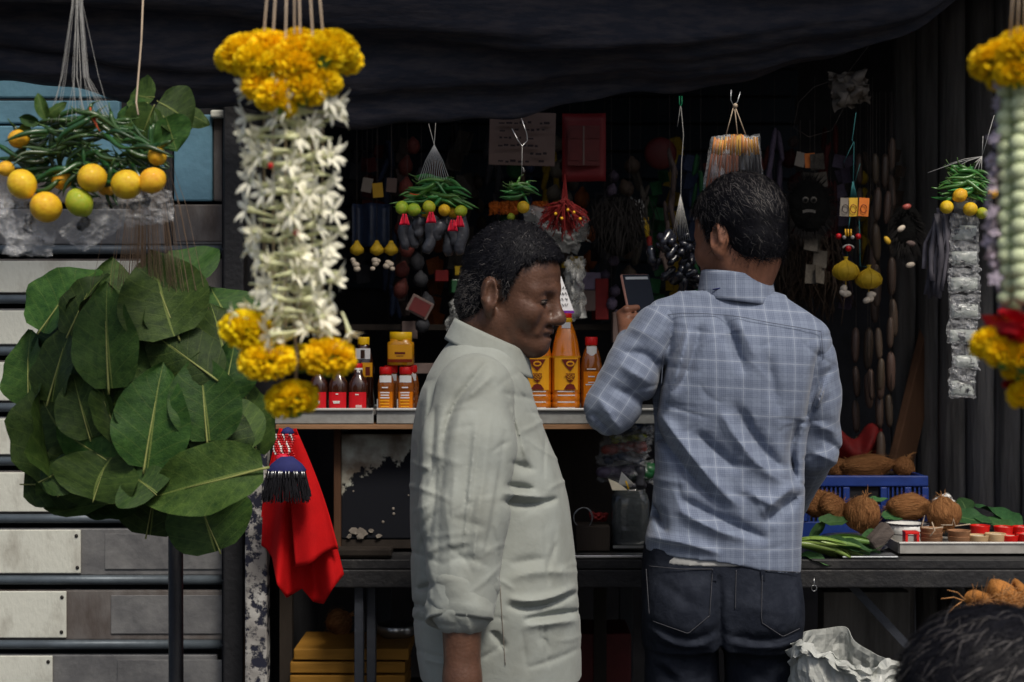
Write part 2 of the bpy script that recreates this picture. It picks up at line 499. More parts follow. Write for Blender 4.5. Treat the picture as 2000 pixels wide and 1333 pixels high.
mat('cotton_string', (.48, .38, .28), .8, .15, 60)
mat('white_thread', (.42, .42, .41), .7, .1, 60)
mat('brown_thread', (.19, .13, .09), .7, .2, 60)
mat('dark_thread', (.06, .05, .045), .8, .2, 60)
mat('teal_thread', (.02, .12, .13), .7, .2, 60)
mat('green_plastic', (.01, .22, .10), .4, .1, 60)
mat('lemon', (.80, .50, .02), .42, .12, 2.2, col2=(.66, .30, .012), edge=(.42, .75), rand=.12, hue=.015, bump=.35, bscale=16, coat=.1)
mat('lime', (.30, .40, .02), .4, .15, 2.2, col2=(.46, .42, .03), edge=(.42, .75), rand=.15, hue=.03, bump=.35, bscale=16, coat=.1)
mat('chilli', (.020, .062, .014), .35, .3, 20, rand=.4, hue=.03, coat=.25, spec=.5)
mat('chilli_bright', (.045, .17, .03), .35, .3, 20, rand=.35, hue=.03, coat=.2, spec=.5)
mat('chilli_red', (.4, .06, .01), .4, .3, 20)
mat('chilli_stalk', (.06, .12, .03), .6, .2, 30)
mat('black_wrap', (.05, .052, .062), .32, .3, 40, bump=.5, bscale=50, coat=.3)
mat('black_plastic', (.012, .013, .02), .22, .3, 30, bump=.4, bscale=40, coat=.5)
mat('black_fibre', (.012, .011, .011), .9, .3, 40, spec=.1)
mat('red_ribbon', (.7, .015, .05), .5, .1, 30, thin=.15)
mat('incense_tip', (.55, .25, .05), .7, .2, 50, rand=.3, hue=.03)
mat('incense_brown', (.16, .06, .035), .85, .2, 60, rand=.3)
mat('incense_black', (.03, .027, .028), .85, .2, 60, rand=.3)
mat('card_brown', (.14, .10, .09), .8, .12, 14)
mat('ink', (.02, .015, .02), .8, .1, 20)
mat('poster_red', (.14, .007, .010), .55, .25, 10)
mat('poster_dark_red', (.09, .012, .012), .6, .3, 14)
mat('dark_red_stuff', (.16, .006, .006), .7, .3, 60)
mat('cream', (.72, .66, .52), .6, .1, 20)
mat('shell_white', (.6, .52, .42), .55, .25, 40)
mat('pouch_yellow', (.52, .34, .015), .65, .15, 40, bump=.3, bscale=80)
mat('card_orange', (.62, .16, .02), .55, .15, 30)
mat('card_yellow', (.6, .36, .03), .55, .15, 30)
mat('card_grey', (.2, .175, .15), .55, .15, 30)
mat('black_face', (.004, .004, .004), .85, .3, 40, bump=.4, bscale=70, spec=.1)
mat('eye_white', (.34, .32, .3), .4, .1, 40)
mat('gold_yellow', (.75, .4, .02), .4, .1, 40)
mat('bead_red', (.5, .01, .015), .3, .1, 40)
mat('gourd_skin', (.075, .05, .035), .55, .35, 30, rand=.35, hue=.02, coat=.25, bump=.2)
mat('sack_brown', (.05, .033, .022), .9, .4, 18, bump=.5, bscale=50)
mat('packet_fill', (.42, .45, .42), .5, .3, 40, col2=(.02, .02, .025), edge=(.52, .58), coat=.4)
polythene('clear_wrap', (.7, .72, .74), .955)
polythene('milky_wrap', (.5, .51, .5), .66, .3, .5)
polythene('crisp_wrap', (.6, .61, .63), .86, .10, .6, 60)
mat('black_strip', (.075, .07, .085), .5, .3, 30, rand=.4)
mat('coconut_husk', (.34, .16, .065), .9, .35, 5, col2=(.16, .065, .024), edge=(.35, .7), bump=1.0, bscale=11, stretch=(1, 1, .22), rand=.2, spec=.1)
mat('coir_bright', (.36, .15, .04), .9, .3, 26, bump=.7, bscale=80, spec=.1)
mat('coir_fibre', (.40, .20, .08), .85, .3, 60, spec=.15)
mat('crate_blue', (.012, .04, .22), .45, .15, 30, bump=.1)
mat('betel_green', (.17, .28, .06), .45, .25, 25, rand=.25, hue=.02, coat=.15, thin=.15)
mat('enamel_white', (.7, .7, .68), .3, .1, 20)
mat('enamel_rim', (.02, .02, .03), .3, .1, 20)
mat('clay_cup', (.30, .15, .075), .8, .2, 40, rand=.2)
mat('wood_cup', (.52, .36, .2), .75, .15, 40, rand=.1)
mat('red_plastic', (.62, .012, .01), .35, .08, 40)
mat('wax_white', (.8, .76, .62), .5, .05, 40)
mat('tray_metal', (.46, .45, .42), .45, .25, 22, col2=(.28, .26, .24), edge=(.4, .75), metal=.4)
mat('driftwood', (.11, .09, .08), .9, .4, 30, stretch=(.15, 1, 1), bump=.6)
mat('sack_white', (.58, .60, .57), .45, .1, 12, bump=.8, bscale=20, thin=.25, coat=.1)
mat('carton_yellow', (.26, .125, .014), .75, .2, 14, stretch=(.3, 1, 2), bump=.15)
mat('oil_amber', (.78, .22, .008), .12, .3, 14, coat=.6, trans=.12, spec=.6)
mat('oil_brown', (.34, .095, .012), .12, .2, 12, coat=.6, trans=.2, spec=.6)
mat('oil_dark', (.045, .014, .008), .12, .2, 12, coat=.6, trans=.1, spec=.6)
mat('pet_highlight', (.55, .4, .35), .1, .1, 20, coat=.6, trans=.4)
mat('cap_red', (.72, .012, .012), .35, .05, 40)
mat('cap_yellow', (.80, .48, .008), .35, .05, 40)
mat('label_yellow', (.92, .42, .012), .45, .06, 30, coat=.2)
mat('label_maroon', (.16, .016, .008), .5, .1, 30)
mat('label_red', (.62, .008, .016), .4, .08, 30, coat=.2)
mat('label_white', (.8, .8, .78), .45, .05, 30)
mat('honey', (.78, .34, .01), .2, .12, 12, coat=.5, trans=.15)
mat('honey_dark', (.32, .04, .01), .2, .12, 12)
mat('purple', (.16, .02, .3), .5, .1, 30)
mat('price_card', (.8, .8, .82), .5, .04, 20)
mat('jar_content', (.012, .013, .018), .4, .4, 50, bump=.5)
mat('glass_dim', (.35, .4, .42), .08, .05, 20, trans=.85, coat=.4)
mat('pack_pink', (.42, .09, .07), .5, .3, 60, coat=.4)
mat('pack_lime', (.34, .38, .03), .5, .3, 60, coat=.4)
mat('pack_blue', (.03, .05, .11), .5, .3, 60, coat=.4)
mat('pack_violet', (.14, .11, .17), .5, .3, 60, coat=.4)
mat('pack_green', (.01, .1, .03), .5, .3, 60, coat=.4)
mat('blue_velvet', (.018, .022, .12), .8, .2, 40)
mat('bristle_black', (.012, .012, .016), .5, .3, 60)
mat('skin_dark', (.098, .048, .031), .38, .22, 34, bump=.14, bscale=190, spec=.4, sss=.05)
mat('skin_mid', (.22, .098, .06), .42, .14, 40, bump=.12, bscale=190, spec=.35, sss=.05)
mat('hair_black', (.006, .006, .009), .6, .4, 60, spec=.18)
mat('hair_greying', (.035, .032, .032), .5, .6, 90, spec=.4)
mat('brow_hair', (.015, .012, .012), .6, .2, 60)
mat('hair_grey', (.085, .078, .076), .55, .3, 60, spec=.4)
mat('dimmed_white', (.06, .056, .052), .5, .1, 40)  # white of the mask, darkened: its dimness is put into the colour
mat('seam_blue', (.09, .105, .145), .8, .1, 40)
mat('eye_dull', (.16, .13, .11), .3, .1, 40)
mat('eye_dark', (.03, .022, .02), .2, .1, 60)
mat('shirt_pale', (.30, .325, .305), .85, .06, 9, col2=(.235, .248, .222), edge=(.35, .75), bump=.5, bscale=32, sheen=.1, spec=.15)
mat('shirt_stain', (.47, .52, .45), .85, .06, 10)
mat('denim', (.010, .013, .022), .85, .25, 26, col2=(.026, .031, .045), edge=(.45, .8), bump=.25, bscale=420, spec=.2)
mat('denim_thread', (.055, .056, .065), .8, .1, 50)
mat('trousers_navy', (.012, .015, .026), .85, .2, 26, bump=.1, bscale=300)
mat('vest_white', (.38, .38, .37), .8, .05, 30)
mat('shoe_black', (.015, .014, .014), .45, .2, 30)
mat('tee_dark', (.03, .035, .05), .85, .15, 30)
mat('phone_case', (.55, .27, .21), .4, .08, 30)
mat('phone_glass', (.006, .008, .014), .12, .05, 30, spec=.25)
mat('phone_ui', (.45, .48, .5), .3, .05, 30)
mat('button_dark', (.015, .015, .02), .3, .1, 30)
mat('stool_plastic', (.25, .05, .04), .5, .1, 30)

def lamp_mat():
    m = bpy.data.materials.new('lit_bulb'); m.use_nodes = True
    b = m.node_tree.nodes['Principled BSDF']; b.inputs['Emission Color'].default_value = (1, .96, .88, 1); b.inputs['Emission Strength'].default_value = 3.0
    MATS['lit_bulb'] = m
lamp_mat()

def leaf_mat(name, dark, light, vein, rough=.58):
    m = mat(name, dark, rough, .2, 14, col2=light, edge=(.3, .8), bump=.2, bscale=60, rand=.4, hue=.02, spec=.2)
    N = m.node_tree.nodes; L = m.node_tree.links; b = N['Principled BSDF']
    src = b.inputs['Base Color'].links[0].from_socket
    uv = N.new('ShaderNodeUVMap'); sp = N.new('ShaderNodeSeparateXYZ'); L.new(uv.outputs[0], sp.inputs[0])
    def mth(op, a, c=None):
        n = N.new('ShaderNodeMath'); n.operation = op
        for i, q in enumerate((a, c)):
            if q is None: continue
            if isinstance(q, (int, float)): n.inputs[i].default_value = q
            else: L.new(q, n.inputs[i])
        return n.outputs[0]
    t = mth('ABSOLUTE', mth('SUBTRACT', sp.outputs['Y'], .5))          # 0 midrib .. .5 margin
    s = sp.outputs['X']
    ph = mth('FRACT', mth('SUBTRACT', mth('MULTIPLY', s, 7.0), mth('MULTIPLY', mth('POWER', t, .8), 3.2)))
    d = mth('ABSOLUTE', mth('SUBTRACT', ph, .5))
    v1 = mth('MULTIPLY', mth('LESS_THAN', d, .032), .24)
    v2 = mth('MULTIPLY', mth('LESS_THAN', t, .013), .9)
    fac = mth('MAXIMUM', v1, v2)
    mx = N.new('ShaderNodeMix'); mx.data_type = 'RGBA'
    L.new(fac, mx.inputs['Factor']); L.new(src, mx.inputs[6]); mx.inputs[7].default_value = (*vein, 1)
    L.new(mx.outputs[2], b.inputs['Base Color'])
leaf_mat('big_leaf', (.012, .034, .007), (.046, .092, .017), (.12, .16, .04))
leaf_mat('fresh_leaf', (.03, .085, .028), (.06, .15, .05), (.13, .22, .08))

def peeled(name, paint, under, third, lo=.44, hi=.5, scale=7.0, dirx=0.0, dirz=0.0, x0=0.0, z0=0.0):
    """paint that has come away in a ragged patch (object coordinates)"""
    m = bpy.data.materials.new(name); m.use_nodes = True
    N = m.node_tree.nodes; L = m.node_tree.links; b = N['Principled BSDF']; b.inputs['Roughness'].default_value = .8; b.inputs['Specular IOR Level'].default_value = .12
    tc = N.new('ShaderNodeTexCoord'); nz = N.new('ShaderNodeTexNoise'); nz.inputs['Scale'].default_value = scale; nz.inputs['Detail'].default_value = 8; nz.inputs['Roughness'].default_value = .65
    L.new(tc.outputs['Object'], nz.inputs['Vector'])
    sp = N.new('ShaderNodeSeparateXYZ'); L.new(tc.outputs['Object'], sp.inputs[0])
    def mth(op, a, c):
        n = N.new('ShaderNodeMath'); n.operation = op
        for i, q in enumerate((a, c)):
            if isinstance(q, (int, float)): n.inputs[i].default_value = q
            else: L.new(q, n.inputs[i])
        return n.outputs[0]
    val = mth('ADD', nz.outputs['Fac'], mth('ADD', mth('MULTIPLY', mth('SUBTRACT', sp.outputs['X'], x0), dirx), mth('MULTIPLY', mth('SUBTRACT', sp.outputs['Z'], z0), dirz)))
    mr = N.new('ShaderNodeMapRange'); mr.inputs['From Min'].default_value = lo; mr.inputs['From Max'].default_value = hi
    L.new(val, mr.inputs['Value'])
    n2 = N.new('ShaderNodeTexNoise'); n2.inputs['Scale'].default_value = 14; n2.inputs['Detail'].default_value = 7; L.new(tc.outputs['Object'], n2.inputs['Vector'])
    c1 = N.new('ShaderNodeValToRGB'); c1.color_ramp.elements[0].position = .42; c1.color_ramp.elements[1].position = .62
    c1.color_ramp.elements[0].color = (*third, 1); c1.color_ramp.elements[1].color = (*paint, 1); L.new(n2.outputs['Fac'], c1.inputs['Fac'])
    mx = N.new('ShaderNodeMix'); mx.data_type = 'RGBA'
    L.new(mr.outputs[0], mx.inputs['Factor']); mx.inputs[6].default_value = (*under, 1); L.new(c1.outputs[0], mx.inputs[7])
    L.new(mx.outputs[2], b.inputs['Base Color'])
    bp = N.new('ShaderNodeBump'); bp.inputs['Strength'].default_value = .5; bp.inputs['Distance'].default_value = .004; L.new(mr.outputs[0], bp.inputs['Height']); L.new(bp.outputs[0], b.inputs['Normal'])
    MATS[name] = m
peeled('peeling_post', (.50, .49, .47), (.022, .024, .04), (.25, .24, .23), .46, .52, 26)
peeled('peeling_panel', (.46, .48, .42), (.009, .010, .014), (.16, .13, .10), .47, .50, 11, dirx=-1.3, dirz=2.6, x0=0.0, z0=.215)

def plaid():
    m = bpy.data.materials.new('plaid_cotton'); m.use_nodes = True
    N = m.node_tree.nodes; L = m.node_tree.links; b = N['Principled BSDF']
    b.inputs['Roughness'].default_value = .8; b.inputs['Specular IOR Level'].default_value = .2; b.inputs['Sheen Weight'].default_value = .15
    at = N.new('ShaderNodeAttribute'); at.attribute_name = 'weave'
    sp = N.new('ShaderNodeSeparateXYZ'); L.new(at.outputs['Vector'], sp.inputs[0])
    def mth(op, a, c=None):
        n = N.new('ShaderNodeMath'); n.operation = op
        for i, q in enumerate((a, c)):
            if q is None: continue
            if isinstance(q, (int, float)): n.inputs[i].default_value = q
            else: L.new(q, n.inputs[i])
        return n.outputs[0]
    def band(ch, per, c0, w):
        f = mth('FRACT', mth('DIVIDE', ch, per)); return mth('LESS_THAN', mth('ABSOLUTE', mth('SUBTRACT', f, c0)), w)
    X, Z = sp.outputs['X'], sp.outputs['Y']
    PER = .051
    lw = mth('MAXIMUM', band(X, PER, .5, .016), band(Z, PER, .5, .016))
    def dark(ch):
        fine = band(ch, PER / 14, .5, .22)
        zone = mth('MAXIMUM', band(ch, PER, .72, .12), band(ch, PER, .28, .12))
        thin = band(ch, PER, .0, .025)
        return mth('MAXIMUM', mth('MULTIPLY', zone, mth('ADD', mth('MULTIPLY', fine, .45), .22)), mth('MULTIPLY', thin, .4))
    dk = mth('MINIMUM', mth('ADD', mth('MULTIPLY', dark(X), .55), mth('MULTIPLY', dark(Z), .55)), 1.0)
    nz = N.new('ShaderNodeTexNoise'); nz.inputs['Scale'].default_value = 240; L.new(at.outputs['Vector'], nz.inputs['Vector'])
    base = N.new('ShaderNodeValToRGB'); base.color_ramp.elements[0].color = (.155, .188, .262, 1); base.color_ramp.elements[1].color = (.20, .238, .32, 1); L.new(nz.outputs['Fac'], base.inputs['Fac'])
    m1 = N.new('ShaderNodeMix'); m1.data_type = 'RGBA'; L.new(dk, m1.inputs['Factor']); L.new(base.outputs[0], m1.inputs[6]); m1.inputs[7].default_value = (.08, .10, .16, 1)
    m2 = N.new('ShaderNodeMix'); m2.data_type = 'RGBA'; L.new(mth('MULTIPLY', lw, .26), m2.inputs['Factor']); L.new(m1.outputs[2], m2.inputs[6]); m2.inputs[7].default_value = (.52, .56, .64, 1)
    L.new(m2.outputs[2], b.inputs['Base Color'])
    tc = N.new('ShaderNodeTexCoord'); nb = N.new('ShaderNodeTexNoise'); nb.inputs['Scale'].default_value = 26; nb.inputs['Detail'].default_value = 4; L.new(tc.outputs['Object'], nb.inputs['Vector'])
    bp = N.new('ShaderNodeBump'); bp.inputs['Strength'].default_value = .5; bp.inputs['Distance'].default_value = .01; L.new(nb.outputs['Fac'], bp.inputs['Height']); L.new(bp.outputs[0], b.inputs['Normal'])
    MATS['plaid_cotton'] = m
plaid()

for n_, sc_, st_ in (('shirt_pale', 24, .30), ('plaid_cotton', 26, .32), ('denim', 40, .4)):
    for nd_ in MATS[n_].node_tree.nodes:
        if nd_.type == 'TEX_NOISE' and any(l_.to_node.type == 'BUMP' for l_ in nd_.outputs['Fac'].links): nd_.inputs['Scale'].default_value = sc_; nd_.inputs['Distortion'].default_value = .25; nd_.inputs['Detail'].default_value = 5
        if nd_.type == 'BUMP': nd_.inputs['Strength'].default_value = st_

# ------------------------------------------------------------------ the setting
tag(MB().grid(lambda a, b: Vector((-150 + 300*a, -150 + 300*b, 0)), 2, 2).build('ground', 'asphalt'), kind='structure')

# canopy: one dark cloth, hem hanging at the back, rising towards the street
HEM = [(-420, 120), (-150, 142), (0, 158), (120, 170), (230, 188), (340, 203), (460, 214), (590, 232), (720, 245), (850, 240), (980, 228), (1150, 200), (1300, 183), (1450, 158), (1600, 122), (1720, 80), (1830, 25), (1930, -40), (2500, -130)]
hu, hv = [q[0] for q in HEM], [q[1] for q in HEM]
def tarp_pt(a, t):
    u = -420 + 2900 * a
    v = float(catmull(hu, hv, np.array([u]))[0])
    hem = P(u, v, 3.38)
    hem.z += .006 * math.sin(u * .017) + .004 * math.sin(u * .041 + 1)
    X = hem.x
    mid = Vector((X, 3.17, max(2.17, hem.z + .12))); top = Vector((X * 1.01, 2.92, max(2.38, hem.z + .25)))
    p = hem.lerp(mid, t / .7) if t < .7 else mid.lerp(top, (t - .7) / .3)
    sag = -.03 * math.sin(math.pi * t) * (1 - .5 * t)
    w = .018 * math.sin(9 * t + 2.1 * X + 1.3 * math.sin(3 * X)) + .012 * math.sin(23 * t + 3 * X) + .010 * mnoise.noise(Vector((X * 3, t * 9, 1))) + .012 * mnoise.noise(Vector((X * 1.2, t * 16, 5)))
    return p + Vector((0, w * .9 * min(1, t * 6 + .3), sag + w * min(1, t * 5 + .15)))
t_ = MB().grid(tarp_pt, 150, 46).build('tarp_canopy', 'tarp_cloth', solid=.003)
tag(t_, 'black cloth canopy sagging across the top of the stall', 'canopy')

# shop shell behind
bw = thing('back_wall', 'dark board wall at the back of the stall behind the hanging goods', 'wall', (0.3, 4.9, 0))
MB().box((.45, 4.92, 1.2), (3.6, .04, 2.4)).build('backing_board', 'dark_board', bw, smooth=False)
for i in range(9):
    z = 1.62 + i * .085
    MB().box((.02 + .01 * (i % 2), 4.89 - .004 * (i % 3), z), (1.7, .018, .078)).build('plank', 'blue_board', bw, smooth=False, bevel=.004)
rf = MB().box((.45, 4.25, 2.36), (3.7, 1.55, .03)).build('roof_sheet', 'dark_board', smooth=False)
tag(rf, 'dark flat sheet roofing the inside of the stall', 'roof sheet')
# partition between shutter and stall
MB_ = MB().box((-.62, 4.2, 1.2), (.04, 1.4, 2.4)).build('side_partition', 'dark_board', smooth=False)
tag(MB_, 'dark side partition of the stall behind the shutter edge', 'partition')

# right-hand timber wall of weathered upright boards
tw = thing('timber_wall', 'weathered grey upright board wall at the right end of the stall', 'wall', (1.28, 3.9, 0))
for i in range(11):
    a, b = i / 11, (i + 1) / 11
    p0 = Vector((1.52, 3.34, 0)).lerp(Vector((1.07, 4.45, 0)), a); p1 = Vector((1.52, 3.34, 0)).lerp(Vector((1.07, 4.45, 0)), b)
    d = (p1 - p0).normalized(); n = Vector((-d.y, d.x, 0))
    top = 2.34
    mb = MB()
    def brd(s, t, p0=p0, p1=p1, n=n, i=i):
        q = p0.lerp(p1, .03 + .94 * s); return q + n * (.012 * math.cos(math.pi * (s - .5)) + .004 * (i % 3) + .003 * mnoise.noise(Vector((s * 6 + i, t * 30, 0)))) + Vector((0, 0, top * t))
    mb.grid(brd, 7, 30).build('plank', 'grey_timber', tw, solid=.014)

# leaning brown board
lb = MB(); lb.bar(P(1752, 935, 4.2), P(1822, 640, 4.35), .022, .10)
tag(lb.build('leaning_board', 'brown_board', smooth=False, bevel=.003), 'brown wooden board leaning in the corner behind the blue crate', 'board')

# ------------------------------------------------------------------ slatted shutter on the left
YS = 3.52
sh = thing('slatted_shutter', 'weathered slatted shutter with white plates beside the leaf bundle', 'shutter', P(200, 2100, YS))
MB().box(P(130, 760, YS + .06) + Vector((0, 0, 0)), (S(700, YS), .02, S(2600, YS))).build('backing', 'dark_board', sh, smooth=False)
def sbox(u0, v0, u1, v1, y, th, name, m, parent, bev=.004):
    a, b = P(u0, v0, y), P(u1, v1, y)
    c = (a + b) / 2; c.y = y
    return MB().box(c, (abs(b.x - a.x), th, abs(b.z - a.z)), None).build(name, m, parent, smooth=False, bevel=bev)
rails = [497, 594, 695, 805, 910, 1022, 1142, 1268, 1400, 1540, 1690, 1850]
ends =  [440, 330, 300, 270, 230, 186, 158, 130, 103, 90, 80, 70]
prev = 400
for i, rv in enumerate(rails):
    top = prev + 9
    st = sbox(-220, top, 438 - (12 if i == 8 else 0), rv - 18, YS, .018, 'slat', 'rust_grey' if i % 2 else 'grey_metal', sh)
    # grey repainted stretch at the right of a slat
    if i > 3:
        sbox(205 + 12 * (i % 3), top + 12, 437, rv - 30, YS - .011, .003, 'patch', 'grey_metal', sh, .001)
    if i > 0:
        pl = sbox(-210, top + 4, ends[i], rv - 22, YS - .0135, .006, 'plate', 'white_paint', sh, .002)
        for (uu, vv) in ((ends[i] - 9, top + 16), (ends[i] - 7 - 3*(i % 3), rv - 33)):
            c = P(uu, vv, YS - .0175)
            MB().ball(c, .0042, 10, 6, (1, .5, 1)).build('screw', 'screw_dark', pl)
    mb = MB()
    a, b = P(-220, rv - 9, YS - .010), P(438, rv - 9, YS - .010)
    mb.tube([a, b], .0105, 10).build('rail', 'rail_metal', sh)
    prev = rv
# upper blue and grey boards
sbox(-220, 140, 236, 193, YS - .005, .02, 'board', 'sky_blue_paint', sh)
sbox(-220, 197, 236, 243, YS, .02, 'board', 'sky_blue_paint', sh)
sbox(-220, 247, 330, 330, YS, .02, 'board', 'sky_blue_paint', sh)
sbox(-220, 333, 330, 398, YS + .004, .02, 'board', 'rust_grey', sh)
sbox(341, 225, 416, 394, YS - .006, .02, 'panel', 'sky_blue_paint', sh)
sbox(418, 233, 478, 394, YS, .02, 'panel', 'rust_grey', sh)
sbox(412, 216, 440, 231, YS - .02, .02, 'clip', 'white_paint', sh)
sbox(323, 200, 339, 500, YS - .006, .02, 'frame_post', 'black_pole', sh)
sbox(341, 400, 478, 474, YS - .002, .02, 'board', 'rust_grey', sh)
sbox(341, 512, 478, 640, YS + .004, .02, 'board', 'grey_metal', sh)

# posts
mb = MB().tube([P(343, 1000, 3.05), Vector((P(346, 1000, 3.05).x, 3.05, 0))], .0145, 12)
tag(mb.build('stand_pole', 'black_pole'), 'thin black round pole below the big leaf bundle', 'pole')
mb = MB().box(Vector((P(460, 0, 3.46).x, 3.46, 1.0)), (S(40, 3.46), .05, 2.0))
tag(mb.build('frame_post', 'black_pole', smooth=False, bevel=.004), 'dark square post between the shutter and the peeling post', 'post')
mb = MB().box(Vector((P(503, 0, 3.38).x, 3.38, .615)), (S(43, 3.38), .045, 1.23))
tag(mb.build('peeling_post', 'peeling_post', smooth=False, bevel=.004), 'post with peeling white paint beside the red cloth', 'post')

# ------------------------------------------------------------------ stall furniture
YT = 3.5
ztab = P(0, 1092, YT).z
tb = thing('long_table', 'long dark wooden table running under the goods behind both men', 'table', (P(1330, 0, YT).x, YT + .35, 0))
x0, x1 = P(650, 0, YT).x, P(2080, 0, YT).x
MB().box(((x0+x1)/2, YT + .36, ztab - .012), (x1-x0, .72, .022)).build('tabletop', 'table_dark', tb, smooth=False, bevel=.003)
MB().box(((x0+x1)/2, YT + .012, ztab - .044), (x1-x0 - .006, .024, .040)).build('front_rail', 'table_dark', tb, smooth=False, bevel=.003)
for uu in (701, 725, 1992):
    c = P(uu, 0, YT + (.03 if uu != 725 else .06)); MB().box((c.x, c.y + .01, (ztab - .065) / 2), (.02 if uu < 1900 else .03, .03, ztab - .065)).build('leg', 'leg_blue', tb, smooth=False, bevel=.002)
for xx in (x0 + .06, .3, x1 - .05):
    MB().box((xx, YT + .68, (ztab - .024) / 2), (.035, .035, ztab - .024)).build('leg', 'leg_blue', tb, smooth=False, bevel=.002)
MB().bar(P(1655, 1135, YT + .08), P(1800, 1292, YT + .08), .006, .018).build('brace', 'leg_blue', tb, smooth=False)
MB().box((P(1190, 0, YT).x, YT + .02, ztab + .0045), (S(170, YT), .04, .007)).build('edge_strip', 'steel', tb, smooth=False, bevel=.002)
MB().box((P(1700, 0, YT).x, YT + .03, ztab + .0035), (S(110, YT), .06, .005)).build('edge_strip', 'steel_dull', tb, smooth=False, bevel=.002)
hk = [P(1590, 1130, YT), P(1590, 1142, YT)] + [P(1590 + 5*math.sin(a), 1149 - 6*math.cos(a), YT) for a in np.linspace(0, 6.28, 14)]
MB().tube(hk, .0009, 5).build('hook', 'steel', tb)
MB().box(P(708, 1077, YT + .02) , (S(118, YT), .05, .016)).build('block', 'dark_wood', tb, smooth=False, bevel=.003)

# cabinet with peeling front on the table, and the shelf above it
YC = 3.62
cb = thing('peeling_cabinet', 'old cabinet with peeling pale paint standing on the table under the shelf', 'cabinet', (P(730, 0, YC).x, YC, ztab))
a, b = P(667, 848, YC), P(900, 1052, YC)
MB().box(((a.x+b.x)/2, YC, (a.z+b.z)/2), (b.x-a.x, .016, a.z-b.z)).build('door', 'peeling_panel', cb, smooth=False, bevel=.003)
c = P(660, 950, YC - .004); MB().box((c.x, c.y, (ztab + P(0, 838, YC).z)/2), (S(14, YC), .03, P(0, 838, YC).z - ztab)).build('frame_post', 'brown_board', cb, smooth=False, bevel=.002)
MB().box(((a.x+b.x)/2, YC + .01, b.z - .012), (b.x-a.x, .03, .022)).build('bottom_rail', 'dark_wood', cb, smooth=False, bevel=.002)
MB().box(((a.x+b.x)/2, YC + .22, (a.z+b.z)/2), (b.x-a.x, .4, a.z-b.z)).build('carcass', 'dark_board', cb, smooth=False)
for k in range(9):   # flakes of loose paint along the lower edge
    uu, vv = 682 + 74 * random.random(), 1036 + 14 * random.random()
    q = P(uu, vv, YC - .011); r_ = S(random.uniform(5, 12), YC)
    n_ = random.randint(5, 8); pts = [q + Vector((math.cos(t) * r_ * random.uniform(.6, 1.2), -.002 * random.random(), math.sin(t) * r_ * random.uniform(.5, .9))) for t in np.linspace(0, 6.28, n_, endpoint=False)]
    MB().add(pts, [tuple(range(n_))]).build('paint_flake', 'card_grey', cb, smooth=False, solid=.001)
for (uu, vv, r_) in ((768, 994, 3), (769, 1004, 3), (748, 1020, 3), (690, 960, 2), (798, 968, 2)):
    MB().ball(P(uu, vv, YC - .009), S(r_, YC), 7, 5, (1, .3, 1)).build('paint_flake', 'card_grey', cb)

YSH = 3.55
zsh = P(0, 800, YSH).z
sf = thing('display_shelf', 'shelf of two pale grey metal trays carrying the oil bottles', 'shelf', (P(900, 0, YSH).x, YSH + .15, zsh - .05))
for (u0, u1) in ((538, 730), (736, 1300)):
    xa, xb = P(u0, 0, YSH).x, P(u1, 0, YSH).x
    MB().box(((xa+xb)/2, YSH + .17, zsh - .008), (xb-xa, .34, .01)).build('tray_floor', 'shelf_grey', sf, smooth=False)
    MB().box(((xa+xb)/2, YSH - .003, zsh - .0165), (xb-xa, .006, .030)).build('tray_front', 'shelf_grey', sf, smooth=False, bevel=.001)
    MB().box(((xa+xb)/2, YSH - .006, zsh + .0005), (xb-xa, .014, .005)).build('tray_rim', 'shelf_rim', sf, smooth=False, bevel=.001)
xa, xb = P(540, 0, YSH).x, P(1180, 0, YSH).x
MB().box(((xa+xb)/2, YSH + .15, zsh - .0385), (xb-xa, .33, .010)).build('wood_strip', 'bare_wood', sf, smooth=False, bevel=.001)
for uu in (560, 1172):
    c = P(uu, 0, YSH + .28); MB().box((c.x, c.y, (zsh - .046)/2), (.03, .03, zsh - .046)).build('leg', 'dark_wood', sf, smooth=False)
# dark carcass below the shelf (the stall's cupboard), right of the peeling cabinet
dk = MB().box((P(1090, 0, 3.9).x, 3.95, ztab + .16), (S(330, 3.9), .3, .318)).build('low_cupboard', 'dark_wood', smooth=False, bevel=.004)
tag(dk, 'dark wooden cupboard standing on the table under the oil bottles', 'cupboard')

# ------------------------------------------------------------------ shared piece meshes
def leaf_mesh(name, m, curl=.12, cup=.15, wav=.03, wid=.52, seed=0, pt=.8):
    """local x: base (thick midrib) to tip, unit long; y across; z up"""
    r = random.Random(seed); mb = MB(); nu, nv = 13, 9; uvs = []
    ph = r.uniform(0, 6)
    for j in range(nv):
        for i in range(nu):
            s = i / (nu - 1); t = j / (nv - 1) * 2 - 1
            w = wid * .5 * (math.sin(math.pi * min(1, (s * .96 + .04)) ** pt) ** (.55 if s < .5 else .8))
            if s > .999: w = .002
            y = w * t
            z = cup * abs(t) ** 1.4 * w * 1.4 - curl * (s - .4) ** 2 + wav * math.sin(7 * s + ph + 2 * t) * abs(t) + wav * .8 * math.sin(16 * s + ph * 2) * t * t
            mb.v.append((s, y + .02 * math.sin(3 * s + ph), z)); uvs.append((s, (t + 1) / 2))
    for j in range(nv - 1):
        for i in range(nu - 1):
            mb.f.append((j*nu+i, j*nu+i+1, (j+1)*nu+i+1, (j+1)*nu+i))
    me = mb.mesh(name, m)
    ul = me.uv_layers.new(name='UVMap')
    for lp in me.loops: ul.data[lp.index].uv = uvs[lp.vertex_index]
    return me
LEAVES = [leaf_mesh('leaf', 'big_leaf', c, cu, wv, wd, i) for i, (c, cu, wv, wd) in enumerate(((.2, .25, .03, .56), (.4, .4, .04, .6), (.15, -.3, .04, .52), (.3, .55, .05, .58), (-.2, .3, .04, .55)))]
